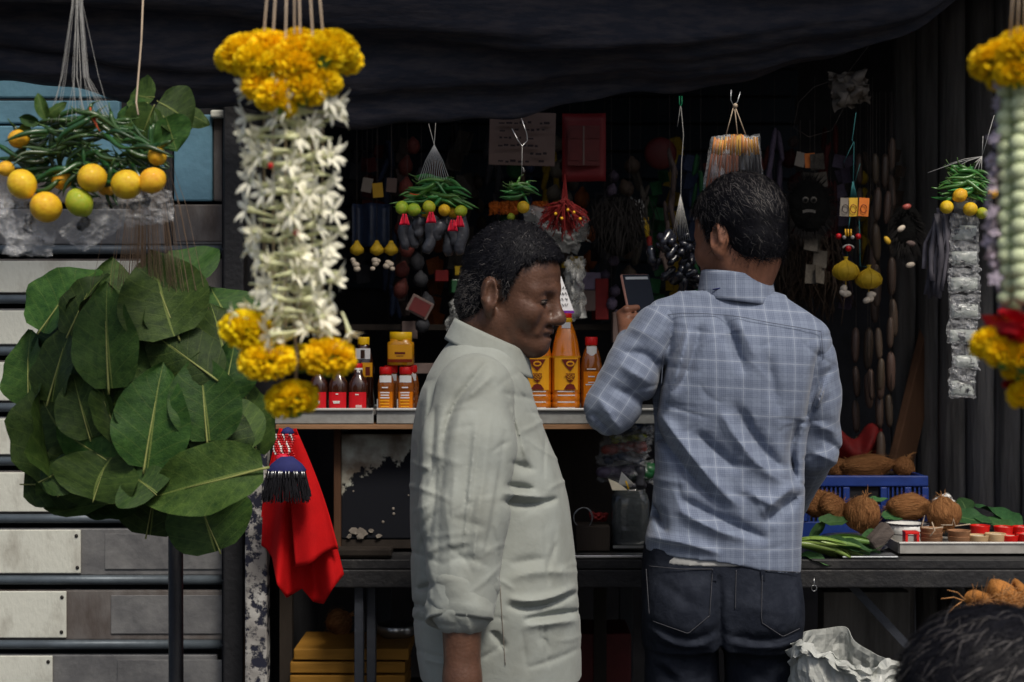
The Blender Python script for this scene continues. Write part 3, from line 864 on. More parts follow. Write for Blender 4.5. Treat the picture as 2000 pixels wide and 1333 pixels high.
def rib_mesh():
    mb = MB(); mb.tube([(-.06, 0, .0), (.0, 0, .004), (.3, .012, .0), (.62, .018, -.002)], [.011, .011, .007, .002], 5)
    me = mb.mesh('midrib', 'midrib_green'); return me
mat('midrib_green', (.24, .26, .08), .55, .15, 30)
RIB = rib_mesh()

def put_leaf(parent, b, t, wpx, yb, yt, roll=0.0, var=0, name='leaf', rib=True, wid=None):
    """leaf from base picture point b to tip t (depths yb, yt); wpx width in px"""
    B, T = P(*b, yb), P(*t, yt)
    d = T - B; ln = d.length
    nrm = Vector((math.sin(roll) + random.uniform(-.25, .25), -math.cos(roll), random.uniform(-.15, .75)))
    rot = frame(d, nrm)
    me = LEAVES[var % len(LEAVES)]
    base_w = [.56, .6, .52, .58, .55][var % 5]
    sw = S(wpx, yb) / (base_w * ln)
    o = put(me, name, parent, B, rot, (ln, ln * sw, ln))
    if rib:
        r = bpy.data.objects.new('midrib', RIB); COL.objects.link(r); r.parent = o; r.location = (0, 0, .004)
        r.scale = (1, 1 / sw, 1)
    return o

# ------------------------------------------------------------------ big leaf bundle
LB = thing('leaf_bundle', 'large round bundle of big dark green leaves hanging over the shutter', 'leaf bundle', P(270, 1050, 2.72))
def zc(x, y): return (x * .45, 480 + y * .45)
lv = [  # base, tip (zoom coords), width, depth, roll, variant
 ((150, 330), (330, 110), 330, 2.76, -.5, 1), ((60, 640), (60, 400), 260, 2.80, -.6, 0), ((110, 900), (70, 650), 240, 2.78, -.5, 2),
 ((80, 1040), (330, 1050), 260, 2.72, -.3, 1), ((1000, 300), (960, 190), 300, 2.84, .5, 0), ((1150, 850), (1110, 580), 280, 2.80, .5, 2),
 ((960, 1280), (860, 1050), 330, 2.80, .2, 3), ((640, 1210), (700, 960), 300, 2.82, 0, 0), ((360, 1130), (560, 1120), 180, 2.76, -.1, 1),
 ((850, 160), (740, 60), 330, 2.82, .2, 4), ((1040, 560), (960, 280), 330, 2.78, .4, 1), ((450, 330), (470, 90), 240, 2.80, 0, 2),
 ((250, 560), (190, 290), 360, 2.76, -.4, 0), ((300, 900), (160, 700), 380, 2.75, -.3, 2), ((760, 900), (650, 600), 480, 2.78, 0, 0),
 ((460, 1060), (300, 800), 480, 2.74, -.1, 4), ((1060, 880), (860, 720), 380, 2.74, .2, 2), ((560, 700), (540, 380), 440, 2.77, 0, 1),
 # front layer
 ((270, 352), (385, 135), 150, 2.68, -.6, 1), ((170, 630), (262, 350), 240, 2.67, -.5, 0), ((445, 562), (438, 208), 262, 2.62, -.1, 0),
 ((762, 348), (650, 75), 350, 2.64, .05, 4), ((640, 420), (560, 190), 150, 2.66, -.3, 3), ((660, 645), (684, 430), 260, 2.64, .1, 0),
 ((912, 545), (660, 365), 250, 2.62, .15, 2), ((918, 800), (900, 505), 275, 2.605, .2, 0), ((545, 660), (470, 500), 170, 2.63, -.1, 2),
 ((345, 800), (285, 585), 210, 2.625, -.25, 0), ((495, 825), (395, 595), 92, 2.61, -.3, 3), ((630, 908), (705, 560), 300, 2.59, .05, 0),
 ((965, 905), (1010, 690), 250, 2.63, .35, 1), ((445, 935), (230, 800), 250, 2.62, -.25, 2), ((180, 1000), (75, 620), 170, 2.66, -.6, 3),
 ((385, 1075), (452, 905), 380, 2.60, -.1, 1), ((655, 1065), (560, 985), 260, 2.575, 0, 0), ((1112, 985), (655, 1075), 270, 2.57, .1, 0),
 ((150, 1010), (330, 930), 190, 2.63, -.35, 2), ((820, 860), (730, 650), 200, 2.65, .1, 3), ((1010, 640), (1060, 420), 190, 2.66, .5, 1),
]
for i, (b, t, w, y, ro, va) in enumerate(lv):
    jit = .02
    bb, tt = Vector(zc(*b)), Vector(zc(*t)); ce = (bb + tt) / 2; k_ = 1.35 if i < 18 else 1.32
    bb, tt = ce + (bb - ce) * k_, ce + (tt - ce) * k_
    bb.x, tt.x = 282 + (bb.x - 278) * .90, 282 + (tt.x - 278) * .90
    put_leaf(LB, tuple(bb), tuple(tt), w * .45 * 1.17, y - .01 + .0006 * i, y + .03, ro * 1.3, va)
# upper tuft of leaves tied where the string meets the bundle
for b, t, w, y, ro, va in (((285, 205), (215, 275), 85, 2.56, -.3, 2), ((300, 210), (262, 300), 95, 2.55, 0, 0), ((310, 200), (380, 245), 110, 2.56, .4, 1), ((320, 230), (348, 295), 85, 2.54, .2, 4), ((300, 190), (250, 185), 80, 2.58, -.2, 3), ((350, 215), (410, 245), 50, 2.58, .3, 2)):
    put_leaf(LB, b, t, w, y, y + .02, ro, va)
mb = MB(); mb.tube([P(284, -120, 2.55), P(276, 80, 2.55), P(266, 200, 2.54), P(270, 225, 2.53)], .0016, 6).build('string', 'cotton_string', LB)
mb = MB()
r0 = random.Random(5)
for k in range(120):
    f = r0.gauss(0, .33); f = max(-1, min(1, f))
    u0 = 285 + 22 * f; u1 = 290 + 115 * f + r0.uniform(-6, 6)
    mb.tube([P(u0, 240, 2.60 + .02 * r0.random()), P((u0+u1)/2 + 6*f, 400, 2.61), P(u1, 530 + 55 * abs(f) + r0.uniform(-10, 25), 2.66)], .0004, 3, caps=False)
tag(mb.build('string_fan', 'brown_thread', LB), kind='stuff')

# ------------------------------------------------------------------ chillies, lemons
def chilli_mesh(seed, m):
    r = random.Random(seed); mb = MB(); n = 9
    c1, c2 = r.uniform(-.16, .16), r.uniform(-.05, .05)
    pts = [Vector((i/(n-1), c1 * math.sin(math.pi * i/(n-1)) + c2 * math.sin(2 * math.pi * i/(n-1)), .1 * c2 * i)) for i in range(n)]
    mb.tube(pts, [.04, .062, .066, .064, .060, .053, .042, .026, .006], 7)
    me = mb.mesh('chilli', m)
    st = MB().tube([pts[0] + Vector((.01, 0, 0)), pts[0] + Vector((-.12, .03, .02)), pts[0] + Vector((-.22, .08, .05))], [.034, .014, .012], 5)
    nb = len(me.polygons)
    me2 = bpy.data.meshes.new('chilli')
    allv = mb.v + st.v; allf = mb.f + [tuple(i + len(mb.v) for i in f) for f in st.f]
    me2.from_pydata([tuple(p) for p in allv], [], allf); me2.materials.append(M(m)); me2.materials.append(M('chilli_stalk'))
    me2.polygons.foreach_set('material_index', [0]*nb + [1]*len(st.f)); me2.polygons.foreach_set('use_smooth', [True]*len(me2.polygons))
    return me2
CH = [chilli_mesh(i, 'chilli') for i in range(5)]; CHB = [chilli_mesh(i + 20, 'chilli_bright') for i in range(5)]; CHR = chilli_mesh(3, 'chilli_red')
def fruit_mesh(m):
    mb = MB(); prof = []
    for i in range(13):
        a = math.pi * i / 12; r = math.sin(a); z = -math.cos(a) * 1.04
        if i >= 11: z += .10
        if i <= 1: z -= .04
        prof.append((max(r * .97, .02), z))
    mb.lathe((0, 0, 0), prof, 18); return mb.mesh('lemon', m)
LEM, LIM = fruit_mesh('lemon'), fruit_mesh('lime')

def chillies(parent, n, cu, cv, ru, rv, Y, dy, lpx, meshes, seed=1, flat=.6, arc=0.0):
    r = random.Random(seed)
    for k in range(n):
        while True:
            a, b = r.uniform(-1, 1), r.uniform(-1, 1)
            if a*a + b*b < 1: break
        y = Y + dy * r.uniform(-1, 1) * (1 - .3 * abs(a))
        v = cv + b * rv + arc * a * a
        ang = r.gauss(0, flat) + (math.pi if a < 0 else 0) + .25 * a
        d = Vector((math.cos(ang), r.uniform(-.5, .3), -.45 * abs(math.sin(ang)) + .35 * math.sin(ang) - .12))
        L_ = S(lpx, Y) * r.uniform(.75, 1.25)
        c = P(cu + a * ru, v, y) - d.normalized() * L_ * .5
        rot = frame(d, Vector((r.uniform(-1, 1), -1, r.uniform(-1, 1))))
        put(r.choice(meshes), 'chilli', parent, c, rot, (L_, L_ * 1.05, L_ * 1.05))

def packet_sheet(parent, corners, y, seed, m='crisp_wrap', amp=.012, name='plastic_packet', n=17):
    """crumpled polythene packet: two crinkled faces welded round the rim"""
    r = random.Random(seed); cs = [P(*c, y) for c in corners]; mb = MB()
    for side in (-1, 1):
        def fn(a, b, side=side):
            p = cs[0].lerp(cs[1], a).lerp(cs[3].lerp(cs[2], a), b)
            e = min(a, 1-a, b, 1-b) * 4; e = min(1, e)
            q = Vector((a * 5 + seed, b * 5, side * 3))
            return p + Vector((.5 * amp * mnoise.noise(q * 1.3), side * (amp * .8 * e) + amp * e * mnoise.noise(q) + .5 * amp * mnoise.noise(q * 2.7), .5 * amp * mnoise.noise(q * 1.1 + Vector((9, 0, 0)))))
        mb.grid(fn, n, n)
    return mb.build(name, m, parent, smooth=m != 'crisp_wrap')

CL = thing('chilli_lemon_bunch', 'big hanging bunch of green chillies and yellow lemons above the leaf bundle', 'charm bunch', P(170, 500, 2.45))
chillies(CL, 150, 166, 298, 146, 78, 2.46, .06, 74, CH, 3, 1.0, 15)
for k in range(2): put(CHR, 'chilli', CL, P(176 + 8*k, 210 + 14*k, 2.42), frame(Vector((.4, -.2, -1)), Vector((0, -1, 0))), S(38, 2.45))
for (u, v, r_, lim) in ((43, 360, 29, 0), (90, 405, 31, 0), (36, 272, 19, 0), (155, 396, 27, 1), (180, 348, 29, 0), (209, 362, 22, 0), (247, 361, 30, 0), (298, 353, 26, 0), (307, 306, 19, 0), (12, 330, 16, 0), (120, 352, 20, 0)):
    y = 2.385 if r_ > 24 else 2.43
    put(LIM if lim else LEM, 'lemon', CL, P(u, v, y), Euler((random.uniform(0, 6), random.uniform(0, 6), 0)).to_matrix(), S(r_, y))
for i, cs in enumerate((((-20, 385), (45, 378), (100, 470), (20, 505)), ((20, 410), (112, 440), (100, 500), (5, 498)), ((112, 455), (200, 385), (240, 440), (165, 492)), ((205, 385), (335, 372), (340, 430), (250, 445)), ((-30, 360), (20, 355), (30, 440), (-40, 470)))):
    pk = packet_sheet(CL, cs, 2.40 + .012 * i, 11 + i)
    cu, cv = sum(c[0] for c in cs)/4, sum(c[1] for c in cs)/4
    for k in range(2):
        MB().ball(P(cu + random.uniform(-22, 22), cv + random.uniform(-18, 12), 2.405 + .012*i), S(random.uniform(8, 12), 2.4), 10, 7, (1, .7, 1.1)).build('dark_nut', 'jar_content', CL)
r0 = random.Random(9); mb = MB()
for k in range(26):
    f = r0.uniform(-1, 1)
    mb.tube([P(148 + 6*f, -140, 2.46), P(150 + 12*f, 10, 2.46 + .01*f), P(150 + 34*f + r0.uniform(-9, 9), 150, 2.45), P(155 + 75*f + r0.uniform(-14, 14), 240, 2.45)], .00027, 3, caps=False)
tag(mb.build('string_fan', 'white_thread', CL), kind='stuff')
for b, t, w in (((90, 232), (72, 180), 26), ((92, 225), (130, 200), 26), ((75, 240), (35, 230), 24), ((60, 250), (30, 262), 22)):
    put_leaf(CL, b, t, w, 2.43, 2.43, random.uniform(-.4, .4), random.randint(0, 4), rib=False)

# ------------------------------------------------------------------ garlands
def marigold_mesh(seed):
    """pompon of short ruffled petals on a green base; radius about 1"""
    r = random.Random(seed); mb = MB()
    n = 330; ga = math.pi * (3 - math.sqrt(5))
    for k in range(n):
        z = 1 - 1.72 * (k + .5) / n; rr = math.sqrt(max(0, 1 - z*z)); th = k * ga
        d = Vector((math.cos(th) * rr, math.sin(th) * rr, z)).normalized()
        d = (d + Vector((r.gauss(0, .13), r.gauss(0, .13), r.gauss(0, .13)))).normalized()
        sc = r.uniform(.86, 1.1)
        tang = d.cross(Vector((r.gauss(0, 1), r.gauss(0, 1), r.gauss(0, 1)))).normalized(); bit = d.cross(tang)
        base = d * .45; w = .15 * r.uniform(.8, 1.2)
        def q(a, h, c): return tuple(base + tang * a * w + d * h * .55 * sc + bit * c)
        b0 = len(mb.v); cv = r.uniform(.04, .14)
        mb.v += [q(-.5, 0, 0), q(.5, 0, 0), q(-1.0, .7, cv), q(0, .75, -.03), q(1.0, .7, cv), q(-.8, .98, cv*1.6), q(-.25, 1.04, .02), q(.3, 1.0, .03), q(.85, .96, cv*1.6)]
        mb.f += [(b0, b0+1, b0+4, b0+3), (b0, b0+3, b0+2), (b0+2, b0+3, b0+6, b0+5), (b0+3, b0+4, b0+8, b0+7), (b0+3, b0+7, b0+6)]
    nb = len(mb.f)
    mb.lathe((0, 0, -.5), [(.02, -.42), (.22, -.38), (.34, -.1), (.5, .1), (.62, .5), (.3, .8)], 10)
    me = mb.mesh('marigold', 'marigold_petal', smooth=False); me.materials.append(M('marigold_base'))
    me.polygons.foreach_set('material_index', [0]*nb + [1]*(len(mb.f)-nb)); return me
MG = [marigold_mesh(i) for i in range(3)]
def tuberose_mesh(seed):
    """trumpet along +x: slim curved tube that opens into six pointed petals"""
    r = random.Random(seed); mb = MB(); bend = r.uniform(-.25, .25)
    pts = [Vector((s, bend * s * s, 0)) for s in (0, .2, .45, .7)]
    mb.tube(pts, [.035, .038, .055, .095], 7); nb = len(mb.f)
    c = pts[-1]; opn = r.uniform(.35, 1.0)
    for k in range(6):
        a = 2 * math.pi * k / 6 + r.uniform(-.15, .15); e = Vector((0, math.cos(a), math.sin(a))); g = Vector((0, -math.sin(a), math.cos(a)))
        L_ = r.uniform(.38, .48); b0 = len(mb.v)
        def q(s, w, lift): return tuple(c + Vector((.02 + L_ * s * (1 - .55 * opn) + lift, 0, 0)) + e * (.08 + L_ * s * opn) + g * w)
        mb.v += [q(0, -.055, 0), q(0, .055, 0), q(.45, -.085, -.02), q(.45, 0, .02), q(.45, .085, -.02), q(.8, -.05, -.05), q(.8, .05, -.05), q(1.08, 0, -.1)]
        mb.f += [(b0, b0+1, b0+4, b0+3), (b0, b0+3, b0+2), (b0+2, b0+3, b0+5), (b0+3, b0+4, b0+6), (b0+3, b0+6, b0+7, b0+5)]
    me = mb.mesh('tuberose', 'tuberose_petal'); me.materials.append(M('tuberose_tube'))
    me.polygons.foreach_set('material_index', [0 if i >= nb else 1 for i in range(len(mb.f))]); return me
TR = [tuberose_mesh(i) for i in range(5)]

YG = 1.85
GL = thing('flower_garland', 'hanging garland of marigolds and white tuberoses between leaf bundle and men', 'garland', P(571, 820, YG))
def mari(parent, u, v, rpx, Y, tilt=(0, 0), sq=.78):
    rot = Euler((tilt[0], tilt[1], random.uniform(0, 6.28))).to_matrix()
    return put(random.choice(MG), 'marigold', parent, P(u, v, Y), rot, (S(rpx, Y), S(rpx, Y), S(rpx * sq, Y)))
for (u, v, r_, dy) in ((478, 106, 52, 0), (530, 100, 50, -.02), (590, 108, 52, -.03), (648, 103, 54, .0), (508, 140, 44, -.025), (562, 152, 46, -.03), (615, 132, 46, -.02), (540, 184, 44, -.045), (592, 176, 46, -.045), (512, 165, 42, -.03), (630, 160, 40, -.03), (520, 100, 50, .05), (580, 95, 50, .06), (635, 100, 48, .05), (552, 206, 30, -.05), (455, 118, 36, .03), (565, 118, 46, -.04), (500, 120, 44, -.03), (625, 112, 46, -.035), (670, 118, 40, .02), (580, 135, 44, -.045), (535, 135, 40, -.04)):
    mari(GL, u, v, r_, YG + dy, (random.uniform(-.5, .3), random.uniform(-.4, .4)))
for (u, v, r_, dy, t) in ((483, 646, 55, -.02, (.2, .1)), (522, 706, 56, -.03, (-.1, -.2)), (590, 702, 40, .03, (0, 0)), (642, 700, 55, -.03, (.1, .1)), (571, 782, 53, -.01, (.1, .1))):
    mari(GL, u, v, r_, YG + dy, t, .74)
r0 = random.Random(21)
strands = [(516, 0), (534, -.02), (558, -.035), (586, -.03), (610, -.02), (630, 0), (575, .03)]
for si, (su, dy) in enumerate(strands):
    MB().tube([P(su + (su-571)*-.25, -110, YG + dy*.3), P(su, 60, YG + dy), P(su, 640, YG + dy)], .0011, 5).build('string', 'cotton_string', GL)
    v = 178 + r0.uniform(0, 20); vend = 655 if su not in (512, 655) else 640
    side = 1 if su > 571 else -1
    while v < vend:
        side = -side if r0.random() < .55 else side
        if si in (0,): side = -1 if r0.random() < .7 else 1
        if si in (5,): side = 1 if r0.random() < .75 else -1
        d = Vector((side * r0.uniform(.6, 1), r0.uniform(-.75, .1) + (.5 if dy > .01 else 0), r0.uniform(-.25, .25)))
        L_ = S(r0.uniform(66, 86), YG)
        st = P(su - side * 24 + r0.uniform(-6, 6), v, YG + dy)
        put(r0.choice(TR), 'tuberose', GL, st, frame(d, Vector((r0.uniform(-1, 1), r0.uniform(-1, 1), 1))), L_)
        v += r0.uniform(21, 32)
for (u, v, dx, dz) in ((668, 610, .5, -1), (640, 640, .3, -1), (560, 600, -.3, -1), (545, 640, -.2, -1), (600, 600, .6, -.5), (500, 625, -1, .1)):
    put(r0.choice(TR), 'tuberose', GL, P(u, v, YG - .03), frame(Vector((dx, -.3, dz)), Vector((0, -1, .2))), S(62, YG))
for (u, v) in ((528, 324), (578, 455)):
    MB().ball(P(u, v, YG - .05), S(6, YG), 8, 6).build('red_bead', 'bead_red', GL)
mb = MB().tube([P(571, 600, YG), P(580, 700, YG), P(576, 760, YG)], .0018, 5).build('string', 'cotton_string', GL)

YR = 1.62
GR = thing('flower_garland', 'garland with pale green buds, red roses and marigolds cut off by the frame edge', 'garland', P(2010, 800, YR))
for k in range(7): MB().tube([P(1985 + 9*k, -120, YR), P(1972 + 14*k, 90, YR)], .0011, 5).build('string', 'cotton_string', GR)
for (u, v, r_, dy) in ((1950, 122, 56, 0), (2000, 108, 54, -.03), (2060, 115, 56, 0), (1985, 142, 44, -.03), (2040, 140, 44, -.03), (1962, 158, 34, .02), (2030, 95, 50, .05), (1990, 95, 50, .05), (2090, 130, 50, .02)):
    mari(GR, u, v, r_, YR + dy, (random.uniform(-.4, .3), random.uniform(-.4, .4)))
BUD = MB().lathe((0, 0, 0), [(.05, -1), (.5, -.88), (.92, -.35), (1, .1), (.8, .6), (.4, .92), (.05, 1.0)], 12).mesh('bud', 'bud_green')
r0 = random.Random(4)
for si, (su, dy) in enumerate(((1966, -.005), (1994, -.02), (2022, -.02), (2050, -.01), (1980, .03), (2036, .03))):
    MB().tube([P(su, 120, YR + dy), P(su, 620, YR + dy)], .001, 4).build('string', 'cotton_string', GR)
    v = 172 + r0.uniform(0, 14)
    while v < 600:
        put(BUD, 'bud', GR, P(su + r0.uniform(-4, 4), v, YR + dy), Euler((r0.uniform(-.5, .5), 1.2 + r0.uniform(-.5, .5), r0.uniform(-.6, .6))).to_matrix(), S(r0.uniform(15, 19), YR)); v += r0.uniform(24, 30)
CF = MB()
for k in range(5):
    a = 2*math.pi*k/5; e = Vector((math.cos(a), math.sin(a), 0)); g = Vector((-math.sin(a), math.cos(a), 0)); b0 = len(CF.v)
    CF.v += [tuple(e*.1 - g*.2), tuple(e*.1 + g*.2), tuple(e*.6 + g*.32 + Vector((0, 0, .1))), tuple(e*1.0 + Vector((0, 0, -.05))), tuple(e*.6 - g*.32 + Vector((0, 0, .1)))]; CF.f.append((b0, b0+1, b0+2, b0+3, b0+4))
CF.lathe((0, 0, 0), [(.25, 0), (.34, .25), (.28, .5), (.1, .62)], 8)
CFM = CF.mesh('crown_flower', 'crown_flower')
MB().tube([P(1958, 130, YR), P(1946, 350, YR), P(1958, 610, YR)], .001, 4).build('string', 'cotton_string', GR)
v = 165
while v < 600:
    u = 1946 + 10 * math.sin(v * .012) + r0.uniform(-8, 8)
    put(CFM, 'crown_flower', GR, P(u, v, YR + r0.uniform(-.01, .02)), Euler((r0.uniform(0, 6), r0.uniform(0, 6), r0.uniform(0, 6))).to_matrix(), S(r0.uniform(13, 19), YR)); v += r0.uniform(11, 18)
def rose_mesh():
    mb = MB(); r = random.Random(2)
    for k in range(26):
        a = k * 2.4; rad = .12 + .034 * k; lean = .15 + .03 * k
        def fn(s, t, a=a, rad=rad, lean=lean):
            an = a + (s - .5) * 1.5; rr = rad + lean * t * t * .5
            return Vector((math.cos(an) * rr, math.sin(an) * rr, -.45 + t * (1.05 - .018 * k) + .05 * math.sin(s * 9 + k)))
        mb.grid(fn, 6, 4)
    return mb.mesh('rose', 'rose_petal')
RS = rose_mesh()
for (u, v, dy) in ((1950, 632, 0), (1985, 622, -.02), (2020, 630, -.03), (2060, 630, 0), (1975, 645, -.045), (2005, 648, -.055), (2035, 645, -.05)):
    put(RS, 'rose', GR, P(u, v, YR + dy), Euler((random.uniform(-.5, .5) + .5, random.uniform(-.5, .5), random.uniform(0, 6))).to_matrix(), S(26, YR))
for (u, v, r_, dy) in ((1935, 672, 42, 0), (1965, 692, 44, -.03), (2005, 700, 46, -.04), (2050, 695, 46, -.02), (1990, 720, 36, -.01), (2030, 725, 36, 0)):
    mari(GR, u, v, r_, YR + dy, (random.uniform(-.3, .3), random.uniform(-.3, .3)), .8)
for (u, v) in ((1985, 745), (2010, 750)):
    put(RS, 'rose', GR, P(u, v, YR), Euler((2.6, 0, 0)).to_matrix(), S(20, YR))
mari(GR, 2012, 772, 44, YR - .01)

# ------------------------------------------------------------------ hanging charms over the counter
def hang_fan(parent, top, knot, spread, v1, Y, n, m, r=.0006):
    mb = MB()
    mb.tube([P(*top, Y), P(*knot, Y)], r * 1.2, 4, caps=False); mb.tube([P(top[0] - 14, top[1] + 4, Y), P(*knot, Y)], r * 1.2, 4, caps=False)
    for k in range(n):
        f = -1 + 2 * k / (n - 1)
        mb.tube([P(*knot, Y), P(knot[0] + f * spread * .55, knot[1] + (v1-knot[1])*.45, Y - .01*(1-f*f)), P(knot[0] + f * spread, v1, Y - .02*(1-f*f))], r, 4, caps=False)
    return mb.build('string_fan', m, parent)
Y1 = 3.42
C1 = thing('chilli_lime_charm', 'hanging charm of chillies and limes with black rolls below, left of the older man', 'charm bunch', P(848, 510, Y1))
hang_fan(C1, (851, 238), (848, 283), 30, 352, Y1, 13, 'white_thread')
chillies(C1, 70, 846, 378, 60, 26, Y1, .03, 62, CHB, 6, .35, 18)
put(CHR, 'chilli', C1, P(800, 378, Y1 - .05), frame(Vector((1, -.2, -.1)), Vector((0, -1, 0))), S(20, Y1))
for (u, v, r_, lim) in ((785, 406, 13.5, 1), (808, 410, 13.5, 1), (838, 405, 13, 1), (868, 411, 12.5, 0), (900, 413, 12.5, 1), (833, 418, 10, 0), (884, 416, 10, 0), (820, 400, 10, 1)):
    y = Y1 - (.035 if r_ > 11 else -.01); put(LIM if lim else LEM, 'lemon', C1, P(u, v, y), Euler((random.uniform(0, 6), random.uniform(0, 6), 0)).to_matrix(), S(r_, y))
for i, (ua, va, ub, vb) in enumerate(((793, 420, 789, 488), (820, 424, 815, 462), (848, 422, 834, 495), (871, 424, 879, 500), (904, 420, 898, 498), (860, 430, 852, 470), (805, 430, 808, 485), (886, 428, 886, 480))):
    mb = MB(); a, b = P(ua, va, Y1 - .01 * (i % 3)), P(ub, vb, Y1 - .01 * (i % 3)); n = 9
    pts = [a.lerp(b, t) + Vector((.003 * math.sin(9 * t + i), 0, 0)) for t in np.linspace(0, 1, n)]
    mb.tube(pts, [S(w * (1 + .08 * math.sin(7 * j + i)), Y1) for j, w in enumerate((9, 12, 13, 13, 12.5, 12, 11.5, 11, 7))], 9).build('black_roll', 'black_wrap', C1)
for (u, v) in ((790, 428), (842, 424), (884, 440), (897, 432)):
    mb = MB()
    for s in (-1, 1):
        mb.grid(lambda a, b, s=s: P(u + s * (1 + 7 * b * (a - .1)) + 3 * a * s, v - 10 + 22 * b, Y1 - .055 - .004 * math.sin(5 * a + 3 * b)), 4, 6)
    mb.build('ribbon', 'red_ribbon', C1, solid=.0008)

C2 = thing('chilli_lemon_charm', 'small charm of few chillies over one lemon, hung on a wire hook', 'charm bunch', P(1020, 420, 3.5))
mb = MB().tube([P(1018, 230, 3.5), P(1029, 262, 3.5), P(1030, 275, 3.5), P(1020, 286, 3.5), P(1012, 275, 3.5), P(1000, 252, 3.5)], .0008, 5).build('wire_hook', 'steel', C2)
MB().tube([P(1020, 286, 3.5), P(1019, 345, 3.5)], .0005, 4).build('string', 'white_thread', C2)
chillies(C2, 16, 1014, 372, 20, 15, 3.5, .012, 46, CHB, 8, .35, 6)
put(LEM, 'lemon', C2, P(1022, 405, 3.47), Euler((1, 2, 0)).to_matrix(), S(12.5, 3.5))
put(LIM, 'lemon', C2, P(998, 424, 3.5), Euler((1, 2, 0)).to_matrix(), S(8, 3.5))

YB = 3.75
C3 = thing('chilli_lemon_charm', 'charm of thin chillies and lemons above a chain of clear packets', 'charm bunch', P(1885, 790, 3.3))
Y3 = 3.22
mb = MB(); mb.tube([P(1942, 225, Y3), P(1918, 306, Y3)], .0007, 4); mb.tube([P(1920, 266, Y3), P(1918, 306, Y3)], .0006, 4)
for k, (u, v) in enumerate(((1812, 338), (1850, 322), (1862, 330), (1880, 345), (1895, 350), (1908, 345), (1916, 350), (1900, 335))):
    mb.tube([P(1918, 306, Y3), P((u + 1918)/2, (v+306)/2 - 3, Y3 - .01), P(u, v, Y3)], .0006, 4)
mb.build('string_fan', 'white_thread', C3)
chillies(C3, 60, 1885, 362, 44, 24, Y3, .03, 62, CHB, 12, .6, 8)
for (u, v, r_, lim) in ((1875, 382, 14, 0), (1849, 405, 13.5, 0), (1895, 409, 14, 0), (1918, 417, 12, 1), (1940, 378, 11, 0)):
    put(LIM if lim else LEM, 'lemon', C3, P(u, v, Y3 - .035), Euler((random.uniform(0, 6), 1, 0)).to_matrix(), S(r_, Y3))
pv = [(1885, 392, 28, 18)] + [(1884, 447, 34, 26), (1883, 497, 36, 24), (1883, 548, 38, 24), (1884, 600, 38, 24), (1880, 650, 36, 24), (1886, 700, 33, 22), (1880, 750, 33, 28)]
for i, (u, v, hw, hh) in enumerate(pv):
    t = random.uniform(-4, 4)
    packet_sheet(C3, ((u-hw*.8, v-hh+t), (u+hw*.8, v-hh-t), (u+hw*.8, v+hh-t), (u-hw*.8, v+hh+t)), Y3 - .005, 40 + i, 'crisp_wrap', .012)
    mb = MB()
    mb.grid(lambda a, b: P(u + (a - .5) * hw * 1.35, v - hh * .2 + b * hh * 1.05, Y3) + Vector((0, -.006 * math.sin(math.pi*a) * math.sin(math.pi*b), 0)), 7, 6)
    mb.build('packet_filling', 'packet_fill', C3, solid=.004)
r0 = random.Random(77)
for k in range(34):
    u0 = 1840 + r0.uniform(-14, 22); u1 = u0 + r0.uniform(-32, 4); v1 = r0.uniform(510, 588)
    mb = MB(); w = S(r0.uniform(3, 6), Y3); y = Y3 + .02 + r0.uniform(-.02, .03)
    a, b = P(u0, 412 + r0.uniform(-8, 20), y), P(u1, v1, y); mid = a.lerp(b, .5) + Vector((r0.uniform(-.01, .01), r0.uniform(-.015, .01), 0))
    def fn(s, t): 
        p = a.lerp(mid, 2*t) if t < .5 else mid.lerp(b, 2*t - 1); return p + Vector(((s-.5) * w * 2, .003 * math.sin(8*t + k), 0))
    mb.grid(fn, 2, 7).build('black_strip', 'black_strip', C3, solid=.0006)

# incense bundle
Y4 = 3.5
IN = thing('incense_bundle', 'hanging bundle of incense sticks with orange tips in clear sleeves', 'incense bundle', P(1430, 420, Y4))
r0 = random.Random(3)
for k in range(46):
    f = k / 45; row = k % 3; black = f > .56
    ut = 1396 + 82 * f; ub = 1372 + 122 * f; y = Y4 + .012 * (row - 1) + .004 * r0.random(); vt = 268 + r0.uniform(-4, 4) + 4 * math.sin(f * 9)
    split = 302 + r0.uniform(-3, 3); us = ut + (ub-ut) * (split-vt)/(410-vt)
    st = MB().tube([P(us, split, y), P(ub, 412, y)], S(1.9, Y4), 5).build('incense_stick', 'incense_black' if black else 'incense_brown', IN)
    MB().tube([P(ut, vt, y), P(us, split, y)], S(1.6, Y4), 5).build('tip', 'incense_tip', st)
for cs in (((1390, 266), (1434, 264), (1432, 410), (1364, 412)), ((1436, 266), (1482, 264), (1497, 410), (1432, 412))):
    packet_sheet(IN, cs, Y4, int(cs[0][0]), 'clear_wrap', .012, 'clear_sleeve')
mb = MB().tube([P(1428, 176, Y4), P(1427, 195, Y4), P(1432, 206, Y4), P(1440, 200, Y4), P(1446, 180, Y4)], .0012, 5)
mb.build('wire_hook', 'steel_dull', IN)
for (u, v) in ((1417, 268), (1441, 268), (1458, 268)): MB().tube([P(1434, 204, Y4), P(u, v, Y4)], .0011, 4).build('string', 'cotton_string', IN)
MB().ball(P(1436, 207, Y4), S(5, Y4), 7, 5).build('knot', 'cotton_string', IN)

